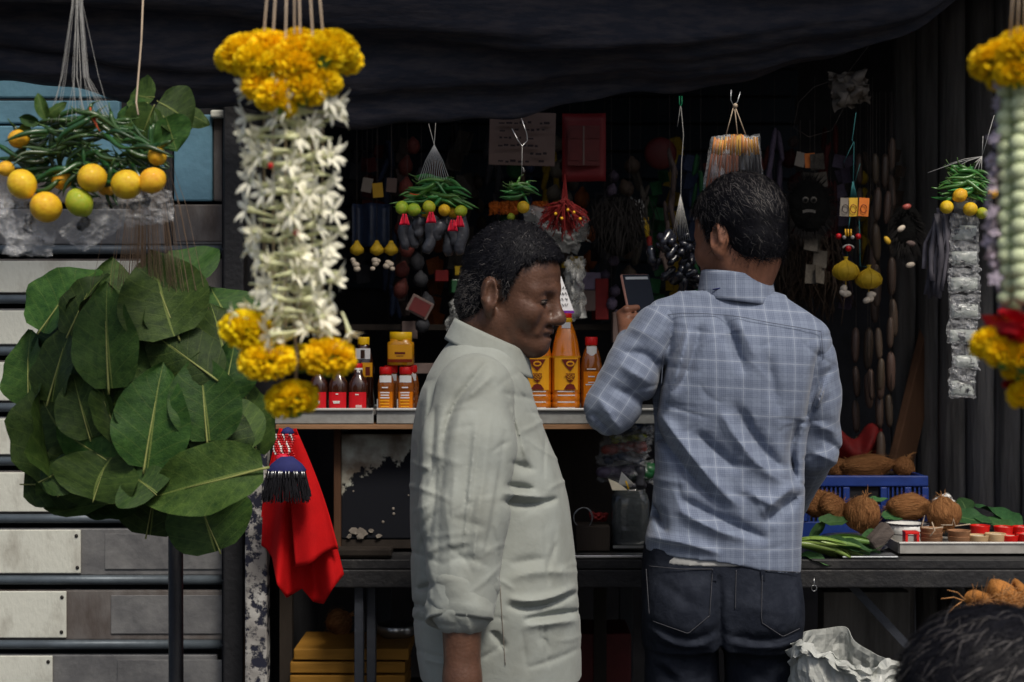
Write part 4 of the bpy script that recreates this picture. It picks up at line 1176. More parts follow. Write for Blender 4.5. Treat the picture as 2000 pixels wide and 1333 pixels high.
# black shiny cluster on a green clip
BD = thing('black_doll_cluster', 'cluster of shiny black plastic dolls hanging beside the raised phone', 'doll cluster', P(1320, 590, 3.72))
MB().tube([P(1327, 188, 3.72), P(1327, 203, 3.72), P(1330, 208, 3.72), P(1332, 203, 3.72), P(1332, 188, 3.72)], .0012, 5).build('clip', 'green_plastic', BD)
mb = MB(); mb.tube([P(1330, 207, 3.72), P(1335, 265, 3.72), P(1331, 320, 3.72), P(1328, 460, 3.72)], .0007, 4); mb.tube([P(1329, 207, 3.72), P(1323, 248, 3.72)], .0006, 4)
for k in range(9): mb.tube([P(1329, 380, 3.72), P(1312 + 4.5*k, 470, 3.72 - .01)], .0005, 3)
mb.build('string', 'white_thread', BD)
r0 = random.Random(14)
for k in range(34):
    u = 1322 + r0.gauss(0, 26); v = 510 + r0.gauss(0, 34)
    if v > 590 or v < 455 or u < 1272 or u > 1385: continue
    y = 3.72 + r0.uniform(-.05, .04); d = Vector((r0.gauss(0, .6), r0.gauss(0, .6), r0.gauss(0, 1)))
    c = P(u, v, y); L_ = S(r0.uniform(14, 22), y)
    d = d.normalized() * L_
    MB().tube([c - d, c - d*.45, c, c + d*.5, c + d], [L_*.25, L_*.5, L_*.38, L_*.52, L_*.2], 8).build('doll', 'black_plastic', BD)

# black mask
MK = thing('black_mask', 'black shaggy mask with white eyes and teeth hanging behind the man in plaid', 'mask', P(1580, 470, 3.95))
YM = 3.95
mb = MB(); r0 = random.Random(5)
mb.ball(P(1580, 405, YM), S(44, YM), 18, 12, (1, .5, 1.25)).build('face', 'black_face', MK)
mb = MB()
for k in range(420):
    a = r0.uniform(0, 6.28); e = r0.uniform(.75, 1.0)
    c = P(1580 + 46*e*math.cos(a), 402 + 55*e*math.sin(a), YM - .01); o_ = Vector((math.cos(a), r0.uniform(-.6, .1), -math.sin(a) - .3)) * S(r0.uniform(12, 26), YM)
    w = Vector((-o_.z, 0, o_.x)).normalized() * .0012
    mb.add([c - w, c + w, c + o_], [(0, 1, 2)])
tag(mb.build('hair', 'black_fibre', MK, smooth=False), kind='stuff')
for s in (-1, 1):
    ey = MB().lathe(P(1581 + s*8, 391, YM - .063), [(.001, 0), (S(6.5, YM), 0), (S(6, YM), .004), (.001, .005)], 12, rot=Euler((R(90), 0, 0)).to_matrix()).build('eye', 'dimmed_white', MK)
    MB().ball(P(1581 + s*8 + 1, 391, YM - .0685), S(3.8, YM), 8, 6, (1, .4, 1)).build('pupil', 'black_face', ey)
mb = MB()
for k in range(7):
    f = k - 3; c = P(1580 + f*3.6, 412 + .35*f*f*.6, YM - .062); mb.box(c, (S(2.8, YM), .004, S(5.5, YM)))
mb.build('teeth', 'dimmed_white', MK, smooth=False)

# yellow pouches with cards and a little bead face
YP = 3.72
PC = thing('pouch_charm', 'charm with two round yellow pouches, printed cards and a small bead face', 'charm', P(1670, 590, YP))
mb = MB(); mb.tube([P(1672, 220, YP), P(1664, 275, YP), P(1668, 278, YP), P(1666, 385, YP)], .0008, 4); mb.tube([P(1667, 278, YP), P(1648, 318, YP)], .0006, 4); mb.tube([P(1680, 320, YP), P(1668, 360, YP)], .0005, 4)
mb.build('string', 'teal_thread', PC)
mb = MB()
for k in range(8): mb.tube([P(1666 + random.uniform(-1, 1), 355, YP), P(1660 + 2*k, 388, YP)], .0007, 4)
mb.tube([P(1660, 425, YP), P(1657, 450, YP)], .0008, 4); mb.tube([P(1678, 425, YP), P(1680, 520, YP), P(1697, 522, YP)], .0008, 4); mb.tube([P(1655, 490, YP), P(1653, 512, YP)], .0008, 4)
mb.build('string', 'teal_thread', PC)
for (u, w, m, dy) in ((1651, 20, 'card_grey', .004), (1667, 17, 'card_yellow', 0), (1687, 20, 'card_orange', -.006)):
    cd = MB().box(P(u, 405, YP + dy), (S(w, YP), .002, S(36, YP)), Euler((0, R(random.uniform(-4, 4)), R(random.uniform(-15, 15)))).to_matrix()).build('card', m, PC, smooth=False)
    MB().tube([P(u + 6*math.cos(a), 408 - 8*math.sin(a), YP + dy - .004) for a in np.linspace(0, 6.0, 12)], .0009, 4).build('print', 'label_maroon' if m != 'card_grey' else 'ink', cd)
for (u, v) in ((1652, 530), (1697, 546)):
    pr = [(.06, -.95), (.5, -.85), (.93, -.4), (1, .05), (.82, .5), (.4, .85), (.16, 1.02), (.12, 1.25), (.2, 1.4)]
    po = MB().lathe(P(u, v, YP - .02), [(S(26*r, YP), S(20*z, YP)) for r, z in pr], 18).build('pouch', 'pouch_yellow', PC)
    mb = MB()
    for k in range(8):
        a = k * .785; mb.tube([P(u, v, YP - .02) + Vector((math.cos(a) * S(26.3*r, YP), math.sin(a) * S(26.3*r, YP), S(20*z, YP))) for r, z in pr[1:7]], .0011, 4)
    mb.build('rib_line', 'pouch_yellow', po)
    for k in range(5):
        MB().ball(P(u + random.uniform(-9, 9), v + 33 + random.uniform(-5, 12), YP - .02), S(random.uniform(6, 9), YP), 8, 6, (1, .8, .7), Euler((0, random.uniform(-1, 1), 0)).to_matrix()).build('shell', 'shell_white', PC)
    MB().tube([P(u, v + 18, YP - .02), P(u, v + 30, YP - .02)], .0012, 5).build('string', 'pouch_yellow', PC)
MB().ball(P(1657, 468, YP - .01), S(15, YP), 12, 8, (1, .7, 1.1)).build('bead_face', 'black_face', PC)
mb = MB()
for k in range(3): mb.tube([P(1651 + 5.5*k, 448, YP - .022), P(1652 + 5*k, 462, YP - .024)], .002, 5)
mb.build('forehead_mark', 'gold_yellow', PC)
for s in (-1, 1): MB().ball(P(1657 + s*8, 464, YP - .022), S(4, YP), 8, 6).build('eye', 'eye_white', PC)
MB().tube([P(1657 + 11*math.cos(a), 487 - 8*math.sin(a), YP - .022) for a in np.linspace(.2, 2.9, 9)], .0022, 5).build('moustache', 'eye_white', PC)
MB().ball(P(1657, 486, YP - .024), S(6, YP), 8, 6).build('tongue', 'bead_red', PC)
for s in (-1, 1): MB().ball(P(1657 + s*19, 462, YP), S(6, YP), 8, 6).build('ear_bead', 'bead_red', PC)

# strands of long dried pods
GM = MB().lathe((0, 0, 0), [(.03, -1), (.12, -.93), (.2, -.7), (.235, -.2), (.24, .3), (.2, .75), (.11, .95), (.03, 1)], 10).mesh('pod', 'gourd_skin')
r0 = random.Random(31)
POD_LABELS = ['long upper strand of brown pods, second from the timber wall', 'long upper strand of brown pods nearest the timber wall', 'short upper strand of brown pods between the two long ones', 'lower strand of pods hanging beside the plaid sleeve', 'lower strand of pods below the yellow pouches', 'lower strand of pods nearest the timber wall',
 'lowest strand of pods close against the plaid sleeve', 'short low strand of pods above the red bag', 'low strand of pods ending above the small coconut of the crate', 'low strand of pods next to the leaning board', 'dim strand of pods behind the printed cards', 'dim strand of pods behind the yellow pouches']
for si, (su, v0, v1, y) in enumerate(((1712, 300, 620, 4.0), (1743, 270, 610, 4.02), (1730, 300, 420, 4.0), (1695, 640, 790, 4.05), (1718, 640, 780, 4.0), (1741, 620, 790, 4.0), (1672, 640, 880, 4.1), (1700, 720, 790, 4.0), (1718, 700, 870, 4.0), (1738, 700, 850, 4.02), (1680, 300, 480, 4.12), (1705, 400, 640, 4.06))):
    g = thing('pod_strand', POD_LABELS[si], 'pod strand', P(su, v1, y), 'pod strands in the dark corner')
    MB().tube([P(su, 180, y), P(su, v1, y)], .0008, 4).build('string', 'dark_thread', g)
    v = v0
    while v < v1 - 20:
        L_ = r0.uniform(30, 42); put(GM, 'pod', g, P(su + r0.uniform(-3, 3), v + L_, y + r0.uniform(-.02, .02)), Euler((r0.uniform(-.08, .08), r0.uniform(-.08, .08), r0.uniform(0, 6))).to_matrix(), S(L_, y)); v += 2 * L_ + 6

# cards, posters, tassel
SG = thing('writing_card', 'brownish cardboard notice with faint lines of writing hung under the canopy', 'notice', P(1020, 325, 3.9))
rc = Euler((R(6), R(1.5), 0)).to_matrix()
MB().box(P(1020, 272, 3.92), (S(130, 3.9), .004, S(104, 3.9)), rc).build('card', 'card_brown', SG, smooth=False, bevel=.0015)
r0 = random.Random(8)
mb = MB()
for ln in range(6):
    u = 972 + r0.uniform(0, 10)
    while u < 1066:
        w = r0.uniform(4, 12)
        if r0.random() < .8: mb.box(P(u + w/2, 240 + ln*15 + r0.uniform(-2, 2), 3.905 - .011*(ln-2.5)*-.16), (S(w, 3.9), .0016, S(r0.uniform(2.5, 5), 3.9)), rc)
        u += w + r0.uniform(2, 5)
mb.build('lettering', 'ink', SG, smooth=False)
RP = thing('red_poster', 'dark red printed calendar sheet hanging behind the counter', 'poster', P(1140, 355, 3.95))
MB().grid(lambda a, b: P(1098 + 85*a, 222 + 133*b, 3.95) + Vector((0, .006*math.sin(4*a + b), 0)), 8, 10).build('sheet', 'poster_red', RP, solid=.0015)
MB().box(P(1140, 285, 3.938), (S(62, 3.95), .002, S(78, 3.95))).build('picture_panel', 'poster_dark_red', RP, smooth=False)
MB().box(P(1140, 285, 3.9355), (S(3, 3.95), .002, S(76, 3.95))).build('divider', 'card_brown', RP, smooth=False)
for (u, v) in ((1122, 262), (1158, 262), (1122, 305), (1158, 305)): MB().box(P(u, v, 3.9355), (S(18, 3.95), .002, S(18, 3.95))).build('print', 'poster_dark_red', RP, smooth=False)
TS = thing('red_thread_tassel', 'tangle of dark red sacred threads hanging behind the older man', 'tassel', P(1100, 460, 3.85))
mb = MB(); r0 = random.Random(6)
for k in range(170):
    a = r0.uniform(0, 6.28); L_ = r0.uniform(20, 48); u1 = 1102 + L_ * math.cos(a); v1 = 415 + 24 * math.sin(a) + abs(r0.gauss(0, 8))
    y = 3.85 + r0.uniform(-.04, .03)
    mb.tube([P(1103, 385 + r0.uniform(0, 20), y), P((1102+u1)/2 + r0.uniform(-6, 6), (400+v1)/2 + r0.uniform(-6, 6), y - .01), P(u1, v1, y), P(u1 + r0.uniform(-8, 8), v1 + r0.uniform(2, 14), y)], .0016, 3, caps=False)
for k in range(22): mb.tube([P(1103, 340, 3.85), P(1103 + r0.uniform(-6, 6), 390, 3.85), P(1106 + r0.uniform(-10, 10), 440 + r0.uniform(0, 22), 3.83)], .0014, 3, caps=False)
tag(mb.build('thread', 'dark_red_stuff', TS), kind='stuff')
for k in range(5): MB().ball(P(1085 + 12*k, 418 + 10*math.sin(k*2), 3.80), S(3.2, 3.8), 7, 5).build('bead', 'gold_yellow', TS)
# small lit bulb deep in the stall
LP = thing('bulb', 'small lit white bulb deep in the stall beneath the notice', 'lamp', P(1032, 328, 4.3))
MB().ball(P(1034, 327, 4.3), S(6, 4.3), 12, 8, (1.4, .8, .8), Euler((0, R(-25), 0)).to_matrix()).build('glass', 'lit_bulb', LP)
MB().tube([P(1025, 332, 4.3), P(1004, 330, 4.3)], S(5, 4.3), 10).build('socket', 'label_white', LP)

# ------------------------------------------------------------------ bottles on the shelf
def arc_label(c, r, z0, z1, a0, a1, sq, name, m, parent, n=10, off=.0012, shape=None):
    """label that follows a (squarish) bottle body; angles about -90 deg = facing the street"""
    mb = MB()
    def fn(s, t):
        a = a0 + (a1 - a0) * s; ca, sa = math.cos(a), math.sin(a)
        q = (abs(ca)**sq + abs(sa)**sq)**(-1/sq) * (r + off)
        return Vector((c[0] + ca*q, c[1] + sa*q, c[2] + z0 + (z1-z0)*t))
    mb.grid(fn, n, 4)
    return mb.build(name, m, parent)
def bottle(label, cu, v_base, v_top, wpx, Y, prof, liquid, cap, cat='bottle', sq=3.2, group=None, fill=None, base_z=None, name='oil_bottle'):
    """prof: list of (r 0..1, h 0..1) for the body; cap: (material, r, h0, h1)"""
    b = P(cu, v_base, Y); b.y = Y
    if base_z is not None: b.z = base_z
    H = S(v_base - v_top, Y); rad = S(wpx / 2, Y)
    t = thing(name, label, cat, b, group)
    MB().lathe(b, [(rad*r, H*h) for r, h in prof], 24, sq).build('body', liquid, t)
    for i, (cm, r, h0, h1) in enumerate(cap):
        MB().lathe(b, [(rad*r*.97, H*h0), (rad*r, H*(h0 + .01)), (rad*r, H*(h1 - .012)), (rad*r*.93, H*h1)], 20, 2).build('cap', cm, t)
    return t, b, H, rad
D90 = -math.pi / 2
zs = zsh - .003
BIG = [(.9, 0), (1, .015), (1, .07), (.96, .08), (1, .09), (1, .15), (.96, .16), (1, .17), (1, .20), (1.0, .53), (1.03, .545), (1.0, .565), (.95, .60), (.86, .70), (.68, .80), (.48, .88), (.38, .915), (.38, .95)]
for (cu, lab, ang) in ((1049, 'large oil bottle with yellow label half hidden behind the older man', 0.0), (1105, 'large oil bottle with yellow label and red and yellow cap', .5)):
    t, b, H, rad = bottle(lab, cu, 798, 612, 56, 3.66, BIG, 'oil_amber', [('cap_yellow', .46, .905, .952), ('cap_red', .43, .953, 1.0)], base_z=zs)
    lb_ = arc_label(b, rad, H*.20, H*.535, D90 - .75, D90 + .75, 3.2, 'label', 'label_yellow', t)
    arc_label(b, rad*1.03, H*.535, H*.555, D90 - 1.5, D90 + 1.5, 3.2, 'label', 'honey', t, off=.0005)
    fx = b.x + rad * .28 * (1 if ang else 0); fy = b.y - rad - .0035; ay = 0
    def flat(pts, name, m, dy=0.0):
        MB().add([Vector((fx + rad*x, fy - dy, b.z + H*z)) for x, z in pts], [tuple(range(len(pts)))]).build(name, m, lb_, smooth=False, solid=.0008)
    lim = .58 if not ang else .5
    flat([(-.62, 0.5200), (lim, 0.5200), (lim*.5, 0.4469), (0, 0.3963), (-.32, 0.4469)], 'print', 'label_maroon')
    flat([(.3*math.cos(a), 0.4750 + .03*math.sin(a)) for a in np.linspace(0, 6.28, 9, endpoint=False)], 'print', 'label_yellow', .001)
    flat([(.2*math.cos(a), 0.4750 + .014*math.sin(a)) for a in np.linspace(0, 6.28, 7, endpoint=False)], 'print', 'label_maroon', .002)
    flat([(-.3, 0.3738), (.3, 0.3738), (.33, 0.3456), (.2, 0.3006), (0, 0.2781), (-.2, 0.3006), (-.33, 0.3456)], 'print', 'label_maroon')
    flat([(-.45, 0.2050), (lim - .1, 0.2050), (.25, 0.2556), (0, 0.2669), (-.25, 0.2556)], 'print', 'label_maroon')
    text('POOJA', rad * .27, (fx, fy - .0022, b.z + H*0.3400), 'label_yellow', lb_)
    text('OIL', rad * .27, (fx, fy - .0022, b.z + H*0.3063), 'label_yellow', lb_)
    for hz in (.185, .145, .075, .015):
        arc_label(b, rad, H*hz - .0012, H*hz + .0012, D90 - .55, D90 + .55, 3.2, 'edge_line', 'label_white', t, off=.0008)
    arc_label(b, rad*.52, H*.845, H*.905, D90 - .5, D90 + .5, 2, 'neck_label', 'label_white', t, off=.004)
MED = [(.9, 0), (1, .02), (1, .2), (.97, .22), (1, .24), (1, .4), (.97, .42), (1, .44), (1, .60), (.9, .70), (.66, .82), (.5, .86), (.5, .9)]
t, b, H, rad = bottle('amber oil bottle with bright red cap beside the raised elbow', 1155, 798, 658, 42, 3.66, MED, 'oil_brown', [('cap_red', .58, .885, 1.0)], base_z=zs)
arc_label(b, rad*.62, H*.73, H*.87, D90 - .6, D90 + .6, 2, 'neck_label', 'label_white', t, off=.005)
arc_label(b, rad, H*.02, H*.52, D90 - .7, D90 + .7, 3.2, 'label', 'oil_amber', t)
for hz, w in ((.555, .4), (.45, .3), (.37, .3), (.34, .5), (.2, .45), (.15, .55), (.13, .5)): arc_label(b, rad, H*hz - .0011, H*hz + .0011, D90 - w, D90 + w*.8, 3.2, 'print', 'label_white', t, off=.0026)
for cu, y, lab in ((754, 3.62, 'small striped oil bottle with red cap, nearest the gap between the trays'), (793, 3.62, 'small striped oil bottle with red cap, next to the older man'), (764, 3.70, 'small red capped bottle standing behind, under the yellow jar'), (802, 3.71, 'small bottle with red cap half hidden behind the older man')):
    t, b, H, rad = bottle(lab, cu, 798, 715, 33, y, MED, 'oil_brown', [('cap_red', .78, .83, 1.0)], base_z=zs)
    arc_label(b, rad*.72, H*.64, H*.80, D90 - .7, D90 + .7, 2.4, 'neck_label', 'label_white', t, off=.006)
    if y < 3.65:
        lb_ = arc_label(b, rad, H*.03, H*.42, D90 - .75, D90 + .75, 3.2, 'label', 'oil_amber', t)
        for hz, w in ((.52, .35), (.40, .5), (.34, .45), (.28, .5), (.21, .5), (.14, .5), (.07, .45)): arc_label(b, rad, H*hz - .0012, H*hz + .0014, D90 - w, D90 + w*.8, 3.2, 'print', 'label_white' if hz > .25 else 'label_yellow', lb_, off=.0028)
        arc_label(b, rad, H*.02, H*.25, D90 - .95, D90 - .75, 3.2, 'print', 'label_white', t, off=.0026)
jz = zs + S(83, 3.71)
t, b, H, rad = bottle('square yellow jar with yellow lid stacked on the small oil bottles', 783, 713, 648, 52, 3.70, [(.9, 0), (1, .03), (1, .62), (.97, .68), (.8, .73), (.8, .78)], 'honey', [('cap_yellow', .84, .74, 1.0)], 'jar', 4.5, base_z=jz, name='honey_jar')
arc_label(b, rad, H*.10, H*.62, D90 - .78, D90 + .78, 4.5, 'label', 'label_yellow', t)
arc_label(b, rad, H*.10, H*.19, D90 - .78, D90 + .78, 4.5, 'print', 'honey_dark', t, off=.0022)
arc_label(b, rad, H*.34, H*.40, D90 - .35, D90 + .35, 4.5, 'print', 'label_maroon', t, off=.0022)
arc_label(b, rad, H*.27, H*.29, D90 - .25, D90 + .25, 4.5, 'print', 'label_maroon', t, off=.0022)
t, b, H, rad = bottle('tall dark bottle with yellow cap behind the red label bottles', 710, 798, 660, 42, 3.71, [(.9, 0), (1, .02), (1, .58), (.9, .68), (.66, .82), (.5, .86), (.5, .9)], 'oil_dark', [('cap_yellow', .55, .885, 1.0)], base_z=zs)
arc_label(b, rad, H*.44, H*.64, D90 - .1, D90 + .85, 3.2, 'label', 'label_yellow', t)
arc_label(b, rad, H*.46, H*.58, D90 + .25, D90 + .6, 3.2, 'print', 'label_maroon', t, off=.0022)
arc_label(b, rad*.82, H*.69, H*.84, D90 - .7, D90 + .7, 2.4, 'neck_label', 'label_white', t, off=.005)
arc_label(b, rad*.82, H*.70, H*.82, D90 - .15, D90 + .2, 2.4, 'print', 'oil_dark', t, off=.0065)
SM = [(.9, 0), (1, .02), (1, .5), (.92, .6), (.5, .74), (.42, .78), (.42, .86)]
for cu, lab in ((622, 'squat dark bottle with red label half hidden behind the marigold'), (661, 'squat dark bottle with red label in the middle of its three'), (700, 'squat dark bottle with red label and red and white cap')):
    t, b, H, rad = bottle(lab, cu, 798, 708, 38, 3.62, SM, 'oil_dark', [('label_white', .44, .80, .90), ('cap_red', .44, .90, 1.0)], base_z=zs)
    lb_ = arc_label(b, rad, H*.03, H*.38, D90 - .82, D90 + .82, 3.2, 'label', 'label_red', t)
    for hz, w in (((.34, .15), (.18, .4), (.15, .35)) if cu != 700 else ((.33, .2),)): arc_label(b, rad, H*hz - .0012, H*hz + .0012, D90 - w, D90 + w*.6, 3.2, 'print', 'label_white', lb_, off=.0024)
    if cu == 700:
        for k in range(7):
            x = b.x - .003 + .0021 * k; MB().box((x, b.y - rad - .004, b.z + H*.075), (.0009 + .0006*(k % 2), .0006, H*.06)).build('barcode_bar', 'label_white', lb_, smooth=False)
    MB().ball((b.x, b.y - rad*.6, b.z + H*.56), .003, 6, 4).build('modelled_highlight', 'pet_highlight', t)  # pale bead standing in for a highlight on the bottle's shoulder
# price ticket leaning on the bottles
pt = thing('price_ticket', 'white handwritten price ticket with purple edge beside the older man\'s nose', 'ticket', P(1106, 612, 3.68))
Yp = 3.75
MB().add([P(1086, 540, Yp), P(1096, 540, Yp), P(1121, 608, Yp), P(1088, 608, Yp)], [(0, 1, 2, 3)]).build('card', 'price_card', pt, smooth=False, solid=.0012)
MB().add([P(1088, 607, Yp - .002), P(1120.5, 607, Yp - .002), P(1122, 612, Yp - .002), P(1088, 612, Yp - .002)], [(0, 1, 2, 3)]).build('border', 'purple', pt, smooth=False, solid=.0012)
MB().tube([P(1104, 606, Yp + .003), Vector((P(1104, 606, Yp).x, Yp + .003, zsh - .003))], .0016, 6).build('stick', 'bare_wood', pt)
mb = MB(); r0 = random.Random(2)
for ln in range(4):
    for k in range(3): mb.tube([P(1090 + 7*k + r0.uniform(-1, 1) + q*1.6, 563 + ln*11 + 3*math.sin(q*2 + k + ln), Yp - .002) for q in range(4)], .0007, 4)
mb.build('lettering', 'ink', pt)

# ------------------------------------------------------------------ on the table, left of the man in plaid
YJ = 3.66
JR = thing('square_jar', 'square clear plastic jar of dark contents standing beside the man in plaid', 'jar', Vector((P(1230, 0, YJ).x, YJ, ztab)))
b = Vector((P(1230, 0, YJ).x, YJ, ztab + .002)); rad = S(37, YJ); H = S(128, YJ)
MB().lathe(b, [(rad*.9, 0), (rad, H*.03), (rad, H*.72), (rad*.93, H*.82), (rad*.8, H*.88), (rad*.8, H*.95)], 24, 5).build('body', 'glass_dim', JR)
MB().lathe(b, [(rad*.86, H*.012), (rad*.94, H*.05), (rad*.94, H*.68), (rad*.8, H*.78)], 24, 5).build('contents', 'jar_content', JR)
MB().lathe(b, [(rad*.84, H*.94), (rad*.87, H*.96), (rad*.87, H*1.0), (rad*.8, H*1.015)], 24, 4).build('lid', 'black_wrap', JR)
MB().box((b.x, YJ - rad - .004, ztab + .012), (rad*1.9, .004, .006)).build('base_band', 'steel', JR, smooth=False)
BX = MB().box((P(1156, 0, YJ).x, YJ, ztab + .03), (S(66, YJ), .09, .058)); tag(BX.build('dark_box', 'dark_wood', smooth=False, bevel=.003), 'dark wooden box on the table between the two men', 'box')
CW = thing('wire_coil', 'loose coil of pale wire on the dark box between the two men', 'wire coil', P(1150, 1035, YJ))
MB().tube([P(1140 + (18+2*math.sin(a*.7))*math.cos(a), 1012 - 20*math.sin(a), YJ - .02 - .002*a) for a in np.linspace(-.4, 9, 40)], .0009, 5).build('wire', 'steel_dull', CW)
tag(packet_sheet(None, ((1150, 1000), (1188, 1003), (1185, 1018), (1155, 1020)), YJ, 71, 'dark_red_stuff', .008, 'rag'), 'small reddish rag beside the coil of wire', 'rag')
zt = b.z + H * 1.02
def pouch(name, label, u0, v0, u1, v1, y, m, seed, lumps=10, group='stacked packets on the jar'):
    t = thing(name, label, 'packet', P((u0+u1)/2, v1, y), group)
    packet_sheet(t, ((u0, v0), (u1, v0), (u1, v1), (u0, v1)), y, seed, 'clear_wrap', .03, 'wrapper')
    r = random.Random(seed)
    for k in range(lumps):
        MB().ball(P(u0 + 10 + (u1-u0-20)*((k + .5)/lumps) + r.uniform(-4, 4), (v0+v1)/2 + r.uniform(-5, 5), y + r.uniform(-.01, .02)), S((v1-v0)*.42, y), 8, 6, (1.1, 1, .8)).build('piece', m, t)
pouch('sweet_packet', 'clear packet of violet pieces, lowest of the stack on the jar', 1168, 905, 1262, 940, YJ, 'pack_violet', 51)
pouch('sweet_packet', 'clear packet of dark blue pieces in the stack on the jar', 1168, 886, 1262, 908, YJ, 'pack_blue', 52)
pouch('sweet_packet', 'clear packet of pink pieces in the stack on the jar', 1172, 860, 1268, 890, YJ, 'pack_pink', 53)
pouch('sweet_packet', 'clear packet of yellow green pieces near the top of the stack', 1182, 846, 1272, 866, YJ, 'pack_lime', 54)
pouch('sweet_packet', 'blue black packet topmost of the stack on the jar', 1190, 828, 1276, 850, YJ, 'pack_blue', 55)
pouch('sweet_packet', 'green packet behind the folded paper on the jar', 1205, 900, 1278, 945, YJ + .02, 'pack_green', 56)
pp = thing('folded_paper', 'folded white paper scrap on the lid of the square jar', 'paper', P(1220, 950, YJ - .05))
MB().add([P(1208, 946, YJ - .05), P(1214, 922, YJ - .06), P(1238, 946, YJ - .07), P(1232, 952, YJ - .06)], [(0, 1, 2), (0, 2, 3)]).build('sheet', 'label_white', pp, smooth=False, solid=.0008)
MB().add([P(1188, 935, YJ - .04), P(1210, 945, YJ - .05), P(1226, 958, YJ - .06), P(1196, 958, YJ - .05)], [(0, 1, 2, 3)]).build('sheet', 'cream', pp, smooth=False, solid=.0008)
MB().tube([P(1222, 940, YJ - .07), P(1228, 956, YJ - .075)], .002, 5).build('yellow_mark', 'cap_yellow', pp)
bk = MB().lathe(P(1250, 950, YJ - .03), [(.012, 0), (.013, .005), (.009, .02), (.0125, .03), (.012, .045), (.004, .048)], 14); tag(bk.build('black_stopper', 'black_wrap'), 'small black stopper standing on the square jar', 'stopper')

# ------------------------------------------------------------------ coconuts
def coconut_mesh(seed, m='coconut_husk'):
    r = random.Random(seed); mb = MB(); n, k_ = 28, 18
    def fn(a, t):
        th = math.pi * t; ph = 2 * math.pi * a
        d = Vector((math.sin(th) * math.cos(ph), math.sin(th) * math.sin(ph), math.cos(th)))
        rr = 1 + .10 * mnoise.noise(d * 1.6 + Vector((seed, 0, 0))) + .05 * mnoise.noise(Vector((ph * 5, th * 1.2, seed))) + .06 * math.cos(3 * ph) * math.sin(th)
        rr += .22 * max(0, d.z - .75) * 2
        return d * rr
    mb.grid(fn, n, k_, wrap=True)
    body = len(mb.f)
    for q in range(260):
        th = r.uniform(.1, math.pi); ph = r.uniform(0, 6.28)
        d = Vector((math.sin(th) * math.cos(ph), math.sin(th) * math.sin(ph), math.cos(th)))
        tang = Vector((math.cos(th) * math.cos(ph), math.cos(th) * math.sin(ph), -math.sin(th))) * (-1 if r.random() < .7 else 1)
        a = d * 1.02; b = a + tang * r.uniform(.15, .5) + d * r.uniform(.02, .2) + Vector((r.gauss(0, .06), r.gauss(0, .06), r.gauss(0, .06)))
        w = d.cross(tang).normalized() * .012
        b0 = len(mb.v); mb.v += [tuple(a - w), tuple(a + w), tuple((a+b)/2 + d*.04 + w*.7), tuple((a+b)/2 + d*.04 - w*.7), tuple(b)]
        mb.f += [(b0, b0+1, b0+2, b0+3), (b0+3, b0+2, b0+4)]
    me = mb.mesh('husk', m); me.materials.append(M('coir_fibre'))
    me.polygons.foreach_set('material_index', [0]*body + [1]*(len(mb.f)-body)); return me
CN = [coconut_mesh(i) for i in range(4)]
def coconut(label, u, v, rpx, Y, sc=(1, 1, 1), rot=(0, 0, 0), var=0, m=None, group='coconuts'):
    t = thing('coconut', label, 'coconut', P(u, v, Y) - Vector((0, 0, S(rpx, Y)*sc[2])), group)
    o = put(CN[var % 4], 'husk', t, P(u, v, Y), Euler(rot).to_matrix(), tuple(S(rpx, Y) * s for s in sc))
    r = random.Random(int(u)); mb = MB()
    c = P(u, v, Y); up = Euler(rot).to_matrix() @ Vector((0, 0, S(rpx, Y) * sc[2]))
    for k in range(10):
        e = c + up * 1.0; d = up.normalized() * S(rpx*.5, Y) * r.uniform(.4, 1) + Vector((r.gauss(0, .008), r.gauss(0, .008), r.gauss(0, .006)))
        mb.tube([e, e + d*.5, e + d + Vector((r.gauss(0, .004), 0, r.gauss(0, .004)))], [.0012, .0008, .0004], 4, caps=False)
    mb.build('tuft', 'coir_fibre', t)
    return t
YN = 3.66
coconut('brown coconut half hidden beside the plaid elbow on the table', 1596, 984, 30, YN, (1, 1, .8), (.3, -.6, 0), 0)
coconut('brown coconut behind the steel plate, next to the plaid elbow', 1624, 992, 30, YN - .03, (1.1, 1, .78), (.2, 1.1, 0), 1)
coconut('round brown coconut standing on the steel plate with a tuft on top', 1685, 1006, 36, YN - .05, (1, 1, .96), (.1, .1, 1), 2)
coconut('long brown coconut lying in front of the blue crate', 1772, 990, 30, YN + .12, (.95, 1, 1.35), (.2, 1.45, 0), 3)
coconut('round pale brown coconut behind the clay cups', 1842, 1005, 33, YN + .05, (1, 1, .95), (.2, .4, 2), 0)
YK = 3.95
coconut('long fibrous coconut lying on top of the blue crate', 1690, 912, 26, YK, (1, 1, 1.9), (.1, 1.45, 0), 1)
coconut('small round coconut at the corner of the blue crate', 1764, 913, 22, YK, (1, 1, .9), (0, .4, 0), 2)
coconut('coconut in the crate behind the plaid sleeve', 1640, 918, 24, YK + .03, (1, 1, 1), (0, 1, 0), 3)
coconut('coconut glimpsed between the arm and back of the man in plaid', 1546, 892, 26, YK - .1, (1, 1, 1), (0, .3, 0), 0)
coconut('coconut lying behind the leg of the table above yellow cartons', 662, 1216, 26, 3.85, (1.1, 1, .9), (0, 1, 0), 1)
